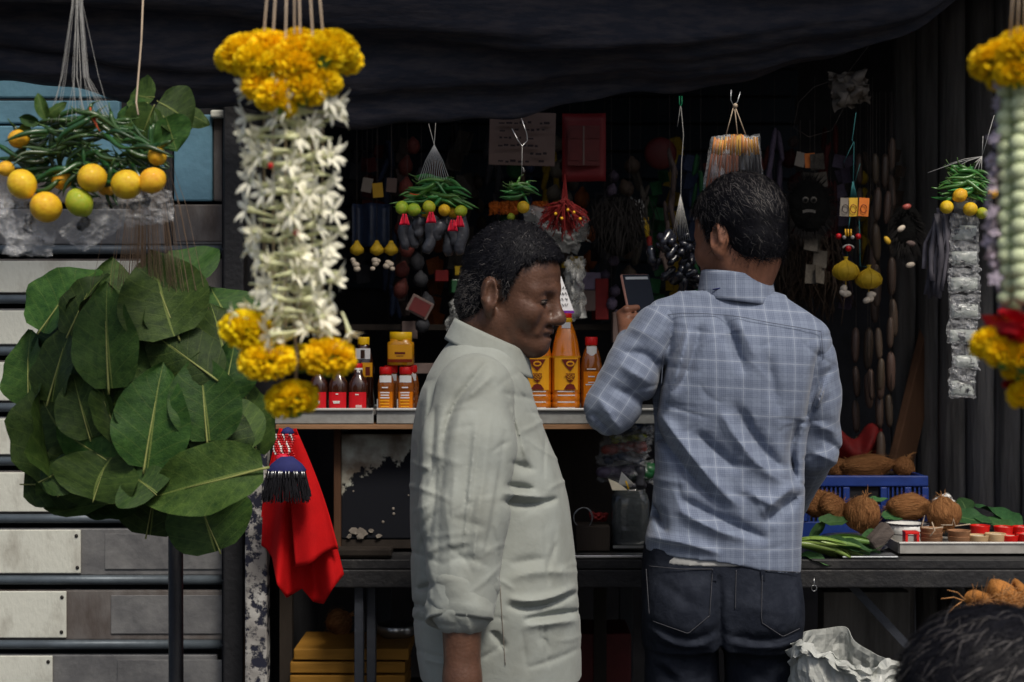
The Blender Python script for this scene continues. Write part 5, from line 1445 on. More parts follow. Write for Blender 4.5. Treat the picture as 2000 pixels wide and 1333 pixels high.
# blue crate
CRT = thing('blue_crate', 'blue plastic crate of coconuts on the table by the timber wall', 'crate', P(1700, 1060, 3.95))
Yc = 3.82; xa, xb = P(1512, 0, Yc).x, P(1812, 0, Yc).x; zt_, zb_ = P(0, 930, Yc).z, ztab + .006
cx = (xa+xb)/2
MB().box((cx, Yc, zt_ - .012), (xb-xa, .014, .026)).build('rim', 'crate_blue', CRT, smooth=False, bevel=.003)
MB().box((cx, Yc + .005, (zt_ - .028 + zb_)/2), (xb-xa - .02, .003, zt_ - .028 - zb_)).build('back_web', 'dark_board', CRT, smooth=False)
MB().box((cx, Yc - .001, zb_ + .02), (xb-xa - .012, .010, .04)).build('lower_band', 'crate_blue', CRT, smooth=False, bevel=.002)
for uu in (1570, 1652, 1725, 1772, 1806):
    MB().box((P(uu, 0, Yc).x, Yc - .002, (zt_ - .026 + zb_ + .04)/2), (S(13, Yc), .012, zt_ - .026 - zb_ - .041)).build('rib', 'crate_blue', CRT, smooth=False, bevel=.002)
for k in range(26):
    uu = 1580 + k * 8.6
    if 1656 < uu < 1722: continue
    MB().box((P(uu, 0, Yc).x, Yc, (zt_ - .026 + zb_ + .04)/2), (S(3.2, Yc), .006, zt_ - .026 - zb_ - .041)).build('slat', 'crate_blue', CRT, smooth=False)
MB().box((P(1689, 0, Yc).x, Yc - .001, zt_ - .075), (S(62, Yc), .010, .012)).build('grip_bar', 'crate_blue', CRT, smooth=False, bevel=.002)
for sx in (xa, xb): MB().box((sx - math.copysign(.006, sx - cx), Yc + .16, (zt_ + zb_)/2), (.010, .30, zt_ - zb_)).build('side_wall', 'crate_blue', CRT, smooth=False, bevel=.002)
MB().box((cx, Yc + .31, (zt_ + zb_)/2), (xb-xa, .010, zt_ - zb_)).build('back_wall', 'crate_blue', CRT, smooth=False)
MB().box((cx, Yc + .16, zb_ + .04), (xb-xa - .04, .28, .01)).build('crate_floor', 'crate_blue', CRT, smooth=False)
MB().box((cx, Yc + .16, zt_ - .035), (xb-xa - .04, .28, .05)).build('filling', 'sack_brown', CRT, smooth=False)
rb = MB(); rb.grid(lambda a, b: P(1630 + 92*a, 842 + 62*b + 8*math.sin(5*a), 4.02) + Vector((0, -.05*math.sin(math.pi*a)*math.sin(math.pi*b) + .01*math.sin(12*a + 5*b), .012*math.sin(9*a+1))), 16, 12)
tag(rb.build('red_bag', 'dark_red_stuff', solid=.003), 'dark red cloth bag slumped behind the coconuts in the crate', 'bag')
# plates, bowl, tray and its cups
pl = thing('steel_plate', 'round steel plate under the tufted coconut', 'plate', P(1665, 1050, 3.6))
c = Vector((P(1672, 0, 3.6).x, 3.62, ztab + .004))
for k in range(3): MB().lathe(c + Vector((0, 0, .011*k)), [(.02, 0), (.06, .001), (.072, .008), (.075, .009), (.073, .0065), (.06, -.001)], 28).build('plate_layer', 'steel', pl)
bw_ = thing('enamel_bowl', 'white enamel bowl with dark rim behind the clay cups', 'bowl', P(1775, 1055, 3.68))
c = Vector((P(1776, 0, 3.68).x, 3.70, ztab + .003)); rb_ = S(42, 3.68)
MB().lathe(c, [(rb_*.6, 0), (rb_*.8, .012), (rb_*.95, .035), (rb_, .052), (rb_*.96, .052), (rb_*.9, .036), (rb_*.5, .01)], 28).build('bowl', 'enamel_white', bw_)
MB().tube([c + Vector((rb_*math.cos(a), rb_*math.sin(a), .053)) for a in np.linspace(0, 6.283, 30)], .002, 6).build('rim', 'enamel_rim', bw_)
MB().tube([c + Vector((rb_*.9*math.cos(a), rb_*.9*math.sin(a), .030)) for a in np.linspace(0, 6.283, 30)], .0015, 6).build('rim_line', 'enamel_rim', bw_)
Yt = 3.55
TY = thing('metal_tray', 'shallow worn metal tray of small cups at the end of the table', 'tray', (P(1890, 0, Yt).x, Yt + .12, ztab))
xa, xb = P(1757, 0, Yt).x, P(2090, 0, Yt).x; zr = P(0, 1062, Yt).z
MB().box(((xa+xb)/2, Yt + .13, ztab + .009), (xb-xa - .01, .25, .006)).build('tray_floor', 'tray_metal', TY, smooth=False)
MB().box(((xa+xb)/2, Yt, (zr + ztab)/2 + .003), (xb-xa, .004, zr - ztab - .004)).build('tray_side', 'tray_metal', TY, smooth=False, bevel=.001)
MB().box(((xa+xb)/2, Yt, zr + .0015), (xb-xa + .004, .010, .004)).build('tray_rim', 'shelf_rim', TY, smooth=False, bevel=.001)
MB().box((xa, Yt + .13, (zr + ztab)/2 + .003), (.004, .25, zr - ztab - .004)).build('tray_side', 'tray_metal', TY, smooth=False)
zt2 = ztab + .013
def cup(name, label, u, r, h, y, m, m2, z=None, prof=None, group=None):
    c = Vector((P(u, 0, y).x, y, zt2 if z is None else z)); t = thing(name, label, 'cup', c, group)
    pr = prof or [(.78, 0), (.84, .1), (1, .95), (1.02, 1), (.93, 1), (.9, .9), (.7, .2)]
    MB().lathe(c, [(S(r, y)*a, S(h, y)*b) for a, b in pr], 18).build('wall', m, t)
    if m2: MB().lathe(c, [(.001, S(h, y)*.80), (S(r, y)*.9, S(h, y)*.82), (S(r, y)*.9, S(h, y)*.9), (.001, S(h, y)*.93)], 18).build('filling', m2, t)
    return t, c
for k in range(3):
    cup('clay_cup', ('lowest', 'middle', 'topmost')[k] + ' of three stacked clay cups tied with twine on the tray', 1819, 22, 20, 3.60, 'clay_cup', None, zt2 + S(9*k, 3.6), None)
for k in range(2):
    cup('clay_cup', ('lower', 'upper')[k] + ' of two clay cups stacked beside the stack of three on the tray', 1873, 22, 22, 3.60, 'clay_cup', None, zt2 + S(11*k, 3.6), None)
tw_ = thing('twine', 'pale twine tied round the stacked clay cups', 'twine', P(1845, 1040, 3.56))
MB().tube([P(1798, 1030, 3.565), P(1806, 1008, 3.56), P(1800, 1030, 3.562), P(1820, 1033, 3.56), P(1842, 1030, 3.562)], .0014, 5).build('strand', 'cotton_string', tw_)
MB().tube([P(1838, 1026, 3.565), P(1860, 1026, 3.56), P(1862, 1014, 3.56), P(1866, 1028, 3.56), P(1895, 1024, 3.562)], .0014, 5).build('strand', 'cotton_string', tw_)
MB().tube([P(1820, 1020, 3.56), P(1826, 1036, 3.558), P(1816, 1048, 3.56)], .0014, 5).build('strand', 'cotton_string', tw_)
cup('wooden_cup', 'pale wooden cup beside the clay cups on the tray', 1910, 21, 24, 3.60, 'wood_cup', 'wax_white')
cup('wooden_cup', 'pale wooden cup with red edge between the wooden and red cups', 1944, 20, 27, 3.60, 'wood_cup', 'wax_white')
cup('red_cup', 'red plastic cup of white wax near the frame edge on the tray', 1970, 19, 24, 3.60, 'red_plastic', 'wax_white')
cup('red_cup', 'red plastic cup cut by the frame edge on the tray', 2004, 19, 27, 3.60, 'red_plastic', 'wax_white')
cup('red_cup', 'red plastic cup standing behind the wooden cups', 1914, 19, 32, 3.70, 'red_plastic', 'clay_cup')
cup('red_cup', 'red plastic cup of wax in the rear row near the frame edge', 1960, 19, 30, 3.70, 'red_plastic', 'wax_white')
cup('red_cup', 'red plastic cup of wax in the rear row cut by the frame edge', 1996, 19, 30, 3.70, 'red_plastic', 'wax_white')
RSd = thing('red_stand', 'small red plastic stand at the corner of the tray', 'stand', P(1779, 1060, 3.6))
q = P(1779, 1047, 3.58)
MB().box(q + Vector((0, 0, .008)), (S(28, 3.58), .03, .006)).build('top', 'red_plastic', RSd, smooth=False, bevel=.001)
for s in (-1, 1): MB().box(q + Vector((s*S(11, 3.58), 0, -.006)), (S(5, 3.58), .028, .022)).build('leg', 'red_plastic', RSd, smooth=False)
dw = MB(); dw.bar(P(1700, 1068, 3.52), P(1735, 1030, 3.54), .03, .035)
tag(dw.build('wood_chunk', 'driftwood', smooth=False, bevel=.006), 'grey weathered wood chunk against the corner of the tray', 'wood')
pb = packet_sheet(None, ((1822, 975), (1850, 962), (1868, 985), (1835, 1000)), 3.78, 91, 'label_white', .02, 'crumpled_paper'); tag(pb, 'crumpled white paper behind the round coconut', 'paper')
# leaves on the table
def loose_leaf(label, b, t, w, yb, yt, var, roll=0, group='loose leaves on the table'):
    B, T = P(*b, yb), P(*t, yt)
    e = thing('loose_leaf', label, 'leaf', B, group)
    d = T - B; rot = frame(d, Vector((math.sin(roll), -.55, .9)))
    put(FL[var % len(FL)], 'blade', e, B, rot, (d.length, S(w, yb)/.55, d.length))
FL = [leaf_mesh('blade', 'fresh_leaf', c, cu, wv, .55, i + 40) for i, (c, cu, wv) in enumerate(((.1, .1, .02), (.25, .3, .03), (-.1, .2, .03)))]
for lab, b, t, w, yb, yt, va, ro in (
  ('broad green leaf by the timber wall behind the red cups', (1970, 1030), (1878, 1005), 60, 3.72, 3.86, 0, .2), ('broad green leaf raised against the timber wall', (1990, 1035), (1905, 980), 55, 3.78, 3.9, 1, .3),
  ('green leaf under the round pale coconut', (1862, 1005), (1940, 1025), 50, 3.80, 3.75, 2, 0), ('green leaf tip beside the crumpled paper', (1890, 1000), (1872, 972), 40, 3.84, 3.88, 0, -.3),
  ('curled green leaf between the coconuts at the plate', (1584, 1056), (1612, 1014), 20, 3.60, 3.64, 1, .2), ('green leaf draped behind the steel plate', (1600, 1020), (1665, 1018), 34, 3.58, 3.6, 2, -.1),
  ('green leaf leaning on the wood chunk', (1690, 1075), (1728, 1030), 46, 3.52, 3.56, 1, .2), ('green leaf in front of the blue crate', (1725, 1010), (1772, 1003), 34, 3.76, 3.78, 0, 0), ('narrow green leaf over the tufted coconut', (1690, 980), (1738, 976), 16, 3.72, 3.74, 2, 0)):
    loose_leaf(lab, b, t, w, yb, yt, va, ro)
BP = thing('betel_leaf_pile', 'pile of rolled pale green leaves at the table edge beside the man in plaid', 'leaf pile', P(1630, 1100, 3.55))
def rolled(seed):
    mb = MB(); r = random.Random(seed)
    def fn(a, t):
        an = a * 8.2; rad = (.05 + .065 * a) * (math.sin(math.pi * min(.97, t * .9 + .08)) ** .5)
        return Vector((t, rad * math.cos(an), rad * math.sin(an) + .05 * math.sin(3*t)))
    mb.grid(fn, 16, 9); return mb.mesh('rolled_leaf', 'betel_green')
RL = [rolled(i) for i in range(2)]; r0 = random.Random(15)
for k in range(26):
    u, v = 1548 + r0.uniform(-5, 60), 1056 + r0.uniform(0, 40); L_ = S(r0.uniform(75, 105), 3.55)
    d = Vector((1, r0.uniform(-.25, .25), r0.uniform(-.38, -.02)))
    y = 3.545 - .03 * (v - 1056) / 40 + r0.uniform(-.015, .015)
    q = P(u, v, y); q.z = max(q.z, ztab + .035)
    put(r0.choice(RL), 'rolled_leaf', BP, q, frame(d, Vector((0, r0.uniform(-1, 1), 1))), L_)
for (b, t, w) in (((1560, 1085), (1628, 1103), 26), ((1556, 1062), (1700, 1075), 24), ((1590, 1070), (1720, 1072), 20)):
    d = P(*t, 3.5) - P(*b, 3.52); put(FL[1], 'rolled_leaf', BP, P(*b, 3.52), frame(d, Vector((0, -.5, 1))), (d.length, S(w, 3.5)/.55, d.length), )

# ------------------------------------------------------------------ red cloth, beads and brush on the left
RC = thing('red_cloth', 'bright red cloth hanging beside the peeling post', 'cloth', P(590, 1180, 3.34))
RB_U, RB_V = [505, 520, 532, 541, 560, 590, 612, 632, 650, 672], [1062, 1072, 1090, 1142, 1168, 1150, 1176, 1180, 1150, 1122]
def rc_pt(a, t):
    q = np.linspace(0, 1, len(RB_U)); bu, bv = np.interp(a, q, RB_U), np.interp(a, q, RB_V)
    tu, tv = 546 + 32*a, 836 + 4*math.sin(3*a)
    bow = 14 * math.sin(math.pi * t) * (a - .5)
    fold = .026 * math.sin(a * 10.5 + 1.0 * t) * (.2 + t) + .010 * math.sin(a * 24 + 3 * t) * t
    return P(tu + (bu-tu)*t + bow, tv + (bv-tv)*t, 3.335 + fold)
MB().grid(rc_pt, 64, 36).build('drape', 'red_cloth', RC, solid=.0018)
def rc2(a, t):
    tu, tv = 562 + 22*a, 850; bu, bv = 577 + 84*a, 1108 - 34*a + 5*math.sin(6*a)
    return P(tu + (bu-tu)*t + 8*math.sin(math.pi*t)*(a - .2), tv + (bv-tv)*t, 3.285 + .010*math.sin(7*a + 2*t)*t + .012*(1-t))
MB().grid(rc2, 24, 24).build('drape_fold', 'red_cloth', RC, solid=.0018)
BR = thing('beaded_brush', 'blue topped black tassel brush hanging over the red cloth', 'brush', P(560, 985, 3.25))
MB().lathe(P(560, 924, 3.25), [(S(36, 3.25), 0), (S(39, 3.25), S(6, 3.25)), (S(30, 3.25), S(18, 3.25)), (S(12, 3.25), S(32, 3.25))], 18, sy=.5).build('cap', 'blue_velvet', BR)
r0 = random.Random(10); mb = MB(); mb2 = MB()
for k in range(420):
    a = r0.uniform(0, 6.28); rr = r0.uniform(.7, 1); q = P(560 + 38*rr*math.cos(a), 922, 3.25 + .022*rr*math.sin(a)); e = q + Vector((.012*math.cos(a), .004*math.sin(a), -S(r0.uniform(35, 62), 3.25)))
    mb.tube([q, (q+e)/2 + Vector((r0.gauss(0, .002), r0.gauss(0, .002), 0)), e], .0009, 3, caps=False)
    if k % 7 == 0: mb2.tube([q + Vector((0, -.004, .002)), q + Vector((.002*math.cos(a), -.005, -.012))], .0011, 4)
tag(mb.build('bristle', 'bristle_black', BR), kind='stuff'); mb2.build('silver_fringe', 'steel', BR)
BE = thing('bead_strings', 'red and white bead strings hung at the top of the red cloth', 'beads', P(555, 905, 3.27))
for k in range(14):
    u = 538 + 2.6*k; n = r0.randint(7, 12); t = MB()
    for q in range(n): t.ball(P(u + 3*math.sin(q*.8 + k), 850 + q*4.6, 3.27 - .004*math.sin(k)), S(2.6, 3.27), 6, 4)
    t.build('bead_string', 'bead_red' if k % 3 else 'label_white', BE)
MB().ball(P(552, 896, 3.255), S(11, 3.25), 10, 7, (1.3, .8, .9)).build('red_bow', 'red_ribbon', BE)
MB().lathe(P(562, 852, 3.28), [(S(5, 3.2), 0), (S(14, 3.2), S(6, 3.2)), (S(10, 3.2), S(14, 3.2)), (.002, S(18, 3.2))], 12).build('blue_top', 'blue_velvet', BE)

# under the table
for k in range(4):
    h = .026; z = P(0, 1333, 3.7).z - .03 + k*.0305
    cx_ = P(686, 0, 3.7).x + random.uniform(-.006, .006)
    tb2 = MB().box((cx_, 3.76, z + .013), (S(222, 3.7), .22, .026)).build('yellow_carton', 'carton_yellow', smooth=False, bevel=.003)
    tag(tb2, ('yellow flat carton lowest of four in the pile below the table', 'yellow flat carton second from the bottom of the pile', 'yellow flat carton second from the top of the pile', 'yellow flat carton topmost of the pile below the table')[k], 'carton', 'pile of yellow cartons')
zc_ = P(0, 1333, 3.7).z - .03
tag(MB().box((P(690, 0, 3.7).x, 3.76, zc_/2), (S(250, 3.7), .28, zc_ - .001)).build('support_crate', 'dark_wood', smooth=False), 'dark crate carrying the pile of yellow cartons', 'crate')
vs = thing('steel_pot', 'steel pot glinting on top of the yellow cartons', 'pot', P(775, 1245, 3.8))
MB().lathe(P(775, 1245, 3.8), [(.03, 0), (.045, .01), (.05, .03), (.046, .032), (.04, .012)], 20).build('bowl', 'steel', vs)
tag(MB().box((P(1165, 0, 3.9).x, 3.95, .45), (S(130, 3.9), .2, .52)).build('dark_red_box', 'poster_dark_red', smooth=False, bevel=.004), 'dark red box standing under the table between the men', 'box')
tag(MB().box((P(1700, 0, 4.0).x, 4.08, .42), (S(170, 4.0), .08, .72)).build('stored_board', 'grey_timber', smooth=False), 'old grey board stored upright under the table behind the sack', 'board')
for (u, v0, v1) in ((1688, 1130, 1190), (1690, 1195, 1215)): 
    pass
WS = thing('white_sack', 'open white plastic sack on the ground beside the man in plaid', 'sack', Vector((P(1665, 0, 3.05).x, 3.05, 0)))
RIM = [P(u, v, y) for u, v, y in ((1553, 1260, 3.06), (1568, 1237, 3.16), (1608, 1229, 3.21), (1652, 1226, 3.20), (1670, 1254, 3.19), (1722, 1284, 3.17), (1780, 1306, 3.06), (1738, 1292, 2.97), (1700, 1306, 2.95), (1664, 1299, 2.955), (1610, 1276, 2.965), (1572, 1256, 2.99))]
def rim_pt(a):
    n = len(RIM); q = (a % 1) * n; i = int(q); t = q - i; p0, p1, p2, p3 = (RIM[(i + k) % n] for k in (-1, 0, 1, 2))
    return .5 * ((2*p1) + (p2 - p0)*t + (2*p0 - 5*p1 + 4*p2 - p3)*t*t + (3*p1 - p0 - 3*p2 + p3)*t*t*t)
wc = Vector((P(1665, 0, 3.07).x, 3.07, 0))
def ws_pt(a, t):
    r = rim_pt(a); d = Vector((r.x - wc.x, r.y - wc.y, 0)); an = math.atan2(d.y, d.x); e = Vector((math.cos(an), math.sin(an), 0))
    base = wc + e * .13
    p = base.lerp(r, t ** 1.0) + e * .035 * math.sin(math.pi * min(1, t * 1.02)) * (1 - .6*t)
    p.z = r.z * t
    w = Vector((e.x*2, e.y*2, t*5))
    n_ = .022 * mnoise.noise(w) + .030 * abs(mnoise.noise(w * 2.3 + Vector((3, 1, 0)))) + .018 * abs(mnoise.noise(w * 5.1)) + .008 * abs(mnoise.noise(w * 11))
    return p + e * n_ * min(1, (1 - t) * 6 + .25) * (1 if t > .02 else 0)
MB().grid(ws_pt, 84, 70, wrap=True).build('bag', 'sack_white', WS, smooth=False, solid=.0012)
def ws_flap(a, t):
    q = .52 + .46 * a; p = rim_pt(q); o_ = Vector((p.x - wc.x, p.y - wc.y, 0)).normalized()
    return p + o_ * (.004 + .014*math.sin(math.pi*t*.8)) + Vector((0, 0, .003 - (.030 + .018*math.sin(7*a))*t)) + o_ * .022 * mnoise.noise(Vector((a*12, t*4, 2))) + Vector((0, 0, .010*mnoise.noise(Vector((a*15, t*2, 7)))))
MB().grid(ws_flap, 46, 7).build('turned_rim', 'sack_white', WS, smooth=False, solid=.0012)
CO = thing('coir_bundle', 'orange coconut fibre bundle behind the crouching person\'s head', 'fibre bundle', P(1960, 1260, 2.5))
mb = MB(); r0 = random.Random(12)
def coir_pt(a, t, k=0):
    return None
for k, (u0, v0, u1, v1, ra, rb2) in enumerate(((1885, 1176, 1950, 1162, 8, 20), (1930, 1166, 2010, 1168, 24, 40), (1960, 1158, 2040, 1225, 22, 44), (1985, 1195, 2065, 1250, 44, 46))):
    a, b_ = P(u0, v0, 2.5), P(u1, v1, 2.5); n = 12
    mb2 = MB(); mb2.tube([a.lerp(b_, t) + Vector((0, 0, .006*math.sin(6*t + k))) for t in np.linspace(0, 1, n)], [S(ra + (rb2-ra)*t + 2.5*math.sin(9*t), 2.5)*(.55 if t in (0, 1) else 1) for t in np.linspace(0, 1, n)], 14).build('husk_lump', 'coir_bright', CO)
for k in range(300):
    u, v = r0.uniform(1890, 2050), 0; v = np.interp(u, [1885, 1945, 1960, 2000, 2050], [1180, 1166, 1152, 1165, 1200]) + r0.uniform(-3, 40)
    q = P(u, v, 2.46 + r0.uniform(-.02, .03)); d = Vector((r0.gauss(.4, .5), r0.gauss(-.2, .3), r0.gauss(.15, .35))).normalized() * S(r0.uniform(12, 40), 2.5)
    mb.tube([q, q + d*.5 + Vector((0, 0, r0.gauss(0, .003))), q + d + Vector((0, 0, r0.gauss(0, .006)))], [.0008, .0006, .0003], 3, caps=False)
for (u, v, u1, v1) in ((1885, 1172, 1850, 1153), (1882, 1174, 1838, 1170), (1918, 1165, 1930, 1128), (1878, 1176, 1845, 1205), (1900, 1168, 1898, 1140)):
    q, e = P(u, v, 2.48), P(u1, v1, 2.46); mb.tube([q, q.lerp(e, .5) + Vector((.002, 0, .004)), e], [.0011, .0009, .0005], 4, caps=False)
tag(mb.build('fibre', 'coir_fibre', CO), kind='stuff')
cs_ = MB().lathe(Vector((P(1990, 0, 2.55).x, 2.58, 0)), [(.16, 0), (.17, .02), (.15, .5), (.145, .9), (.12, .92)], 20); tag(cs_.build('fibre_basket', 'brown_board'), 'basket carrying the orange coconut fibre bundle', 'basket')

# ------------------------------------------------------------------ dim goods along the back of the stall
r0 = random.Random(44)
def strand(label, cat, name, u, v0, y, items):
    t = thing(name, label, cat, P(u, v0, y)); MB().tube([P(u, 235, y), P(u, v0, y)], .0007, 4).build('string', 'dark_thread', t); items(t); return t
for (u, lab) in ((697, 'dim yellow pouch with white shells, nearest the garland'), (736, 'dim yellow pouch with white shells, second from the garland'), (764, 'dim yellow pouch with white shells, under the black rolls')):
    def it(t, u=u):
        MB().lathe(P(u, 500, 4.0), [(.003, 0), (S(13, 4), S(6, 4)), (S(14, 4), S(14, 4)), (S(6, 4), S(24, 4)), (S(3, 4), S(30, 4))], 14).build('pouch', 'pouch_yellow', t)
        for k in range(4): MB().ball(P(u + r0.uniform(-10, 10), 512 + r0.uniform(-4, 14), 3.99), S(r0.uniform(5, 8), 4), 8, 6, (1, .8, .8)).build('shell', 'shell_white', t)
    strand(lab, 'charm', 'pouch_charm', u, 475, 4.0, it)
for (u, v, m, rz, lab) in ((717, 362, 'card_grey', 10, 'small grey printed card hanging behind the garland'), (738, 372, 'card_yellow', -5, 'small yellow card hanging behind the garland'), (765, 362, 'card_brown', 4, 'small brown card beside the yellow card in the dark'), (1563, 312, 'card_grey', 12, 'small pale card above the black mask'), (1582, 314, 'card_orange', -4, 'small orange card above the black mask')):
    def it(t, u=u, v=v, m=m, rz=rz): MB().box(P(u, v, 4.0), (S(20, 4), .003, S(28, 4)), Euler((0, R(rz), R(rz))).to_matrix()).build('card', m, t, smooth=False)
    strand(lab, 'card', 'hanging_card', u, v - 12, 4.0, it)
BC = MB(); BC.grid(lambda a, b: P(688 + 72*a, 398 + 85*b, 4.15) + Vector((0, .02*math.sin(9*a), 0)), 14, 8)
tag(BC.build('dark_blue_cloth', 'pack_blue', solid=.002), 'dark blue cloth hanging in the dim behind the garland', 'cloth')
fr = thing('framed_card', 'small tilted framed print in the dark beside the older man', 'frame', P(820, 630, 4.0))
rz = Euler((0, R(28), 0)).to_matrix()
MB().box(P(820, 600, 4.0), (S(46, 4), .008, S(36, 4)), rz).build('frame', 'card_brown', fr, smooth=False, bevel=.002)
MB().box(P(820, 600, 3.994), (S(36, 4), .004, S(27, 4)), rz).build('picture', 'poster_dark_red', fr, smooth=False)
for i, (cs, lab) in enumerate(((((1020, 405), (1140, 415), (1150, 470), (1040, 470)), 'crinkled clear plastic bag behind the red threads'), (((1060, 440), (1135, 445), (1130, 490), (1070, 500)), 'small clear plastic bag below the red threads'), (((880, 585), (915, 590), (912, 650), (875, 645)), 'dim clear plastic bag behind the older man\'s neck'), (((1205, 395), (1255, 390), (1260, 440), (1215, 450)), 'crumpled clear plastic above the black dolls'), (((1105, 505), (1140, 505), (1142, 620), (1105, 620)), 'tall clear packet beside the price ticket'))):
    t = thing('plastic_bag', lab, 'bag', P(cs[3][0], cs[3][1], 4.0)); packet_sheet(t, cs, 4.0, 120 + i, 'milky_wrap', .03, 'film')
for (u, v, w, h, m, lab) in ((1118, 515, 42, 26, 'pouch_yellow', 'olive yellow box on the back shelf beside the older man\'s forehead'), (1150, 588, 34, 40, 'card_brown', 'small brown box with a pale band behind the phone'), (1172, 585, 26, 80, 'dark_red_stuff', 'tall red box behind the phone'), (1140, 550, 60, 34, 'pack_violet', 'dim violet box behind the price ticket'), (862, 540, 26, 22, 'dark_red_stuff', 'small dim red tin behind the older man\'s head'), (903, 530, 24, 18, 'pouch_yellow', 'small dim yellow tin behind the older man\'s head'), (890, 560, 22, 26, 'pack_green', 'small dim green packet behind the older man\'s head'), (800, 645, 30, 34, 'card_brown', 'dim brown box beside the yellow jar'), (830, 720, 60, 20, 'card_brown', 'stack of dim brown boxes behind the older man\'s shoulder'), (1205, 640, 20, 60, 'card_brown', 'narrow brown box under the raised phone')):
    bx = MB().box(P(u, v, 4.1), (S(w, 4.1), .06, S(h, 4.1)), Euler((0, 0, R(r0.uniform(-15, 15)))).to_matrix()); tag(bx.build('goods_box', m, smooth=False, bevel=.002), lab, 'box')
bs = MB().box((P(950, 0, 4.2).x, 4.25, P(0, 640, 4.2).z), (S(720, 4.2), .26, .015)); tag(bs.build('back_shelf', 'dark_wood', smooth=False), 'dim wooden shelf at the back of the stall behind the men', 'shelf')
for k, u in enumerate((965, 985, 1004, 1048, 1062)):
    lab = ('dim orange packet at the end of the row above the older man\'s head', 'dim orange packet second in the row above the older man\'s head', 'dim orange packet third in the row above the older man\'s head', 'dim orange packet beside the small charm\'s lemon', 'dim orange packet nearest the red threads')[k]
    t = thing('orange_packet', lab, 'packet', P(u, 420, 4.05), 'row of orange packets'); packet_sheet(t, ((u-9, 395), (u+9, 394), (u+9, 418), (u-9, 420)), 4.05, 140 + k, 'card_orange', .012, 'wrapper')
HB = thing('black_hair_switch', 'shaggy black fibre bunch hanging between the older man and the dolls', 'fibre bunch', P(1210, 520, 3.95))
mb = MB()
for k in range(520):
    a = r0.gauss(0, 1); q = P(1208 + 24*a, 385 + r0.uniform(0, 60), 3.95 + r0.uniform(-.04, .04)); e = q + Vector((r0.gauss(0, .025), r0.gauss(0, .02), -S(r0.uniform(30, 80), 3.95)))
    w = Vector((.0016, 0, 0)); mb.add([q - w, q + w, e], [(0, 1, 2)])
tag(mb.build('fibre', 'black_fibre', HB, smooth=False), kind='stuff')
MB().ball(P(1208, 440, 3.97), S(44, 3.97), 14, 10, (1, .6, 1.4)).build('core', 'black_face', HB)
for (u, v, m, lab) in ((1262, 445, 'pouch_yellow', 'dim yellow stick beside the black dolls'), (1268, 482, 'dark_red_stuff', 'dim red bottle beside the black dolls')):
    t = MB().tube([P(u, v - 20, 4.0), P(u, v, 4.0), P(u + 2, v + 18, 4.0)], [S(5, 4), S(6, 4), S(5, 4)], 8); tag(t.build('hanging_stick' if 'stick' in lab else 'small_bottle', m), lab, 'stick' if 'stick' in lab else 'bottle')
RBg = MB().ball(P(1290, 300, 4.2), S(32, 4.2), 16, 10, (1, .4, 1)); tag(RBg.build('dark_red_bag', 'poster_dark_red'), 'dim dark red round bag hanging above the black dolls', 'lantern')  # round dark red bag, not a lamp
# brown dried roots hanging in the corner behind the plaid shoulder
t = thing('dried_root_curtain', 'dim brown curtain of dried root bunches hanging behind the plaid shoulder', 'roots', P(1580, 640, 4.1))
for k in range(9):
    u = 1530 + 13*k; mb = MB()
    for q in range(40):
        a = P(u + r0.gauss(0, 6), 455 + r0.uniform(0, 80), 4.1 + r0.uniform(-.03, .03)); mb.tube([a, a + Vector((r0.gauss(0, .012), r0.gauss(0, .01), -.035)), a + Vector((r0.gauss(0, .02), r0.gauss(0, .015), -r0.uniform(.05, .14)))], [.003, .0025, .001], 4)
    mb.build('root_bunch', 'sack_brown', t)
# second shaggy black face charm by the pods
BF = thing('black_shaggy_charm', 'small shaggy black charm with pale shells beside the pod strands', 'charm', P(1775, 520, 3.85))
MB().ball(P(1770, 450, 3.87), S(34, 3.87), 14, 10, (1, .6, 1.5)).build('core', 'black_face', BF)
mb = MB()
for k in range(300):
    a = r0.uniform(0, 6.28); q = P(1770 + 32*math.cos(a)*r0.uniform(.5, 1), 450 + 48*math.sin(a)*r0.uniform(.5, 1), 3.85); e = q + Vector((.02*math.cos(a), r0.uniform(-.02, 0), -.02*math.sin(a) - .02)); w = Vector((.0014, 0, 0)); mb.add([q-w, q+w, e], [(0, 1, 2)])
tag(mb.build('fibre', 'black_fibre', BF, smooth=False), kind='stuff')
for (u, v, m) in ((1771, 404, 'pack_pink'), (1760, 447, 'shell_white'), (1779, 476, 'card_brown'), (1778, 518, 'shell_white'), (1733, 470, 'card_yellow')):
    MB().ball(P(u, v, 3.82), S(8, 3.8), 8, 6, (1.2, .6, .7), Euler((0, r0.uniform(-1, 1), 0)).to_matrix()).build('shell', m, BF)
WR = thing('wire_loop', 'thin loose wire looping down under the canopy above the mask', 'wire', P(1580, 260, 3.8))
MB().tube([P(u, v, 3.85) for u, v in ((1720, 60), (1650, 150), (1590, 170), (1560, 200), (1550, 250), (1580, 268), (1625, 255), (1648, 210), (1660, 175))], .0007, 4).build('wire', 'dark_thread', WR)
GP = thing('grey_bundle', 'grey wrapped bundle hung under the roof above the pouch charm', 'bundle', P(1670, 215, 3.95)); packet_sheet(GP, ((1620, 150), (1690, 140), (1695, 200), (1630, 210)), 3.95, 160, 'card_grey', .04, 'wrapper')

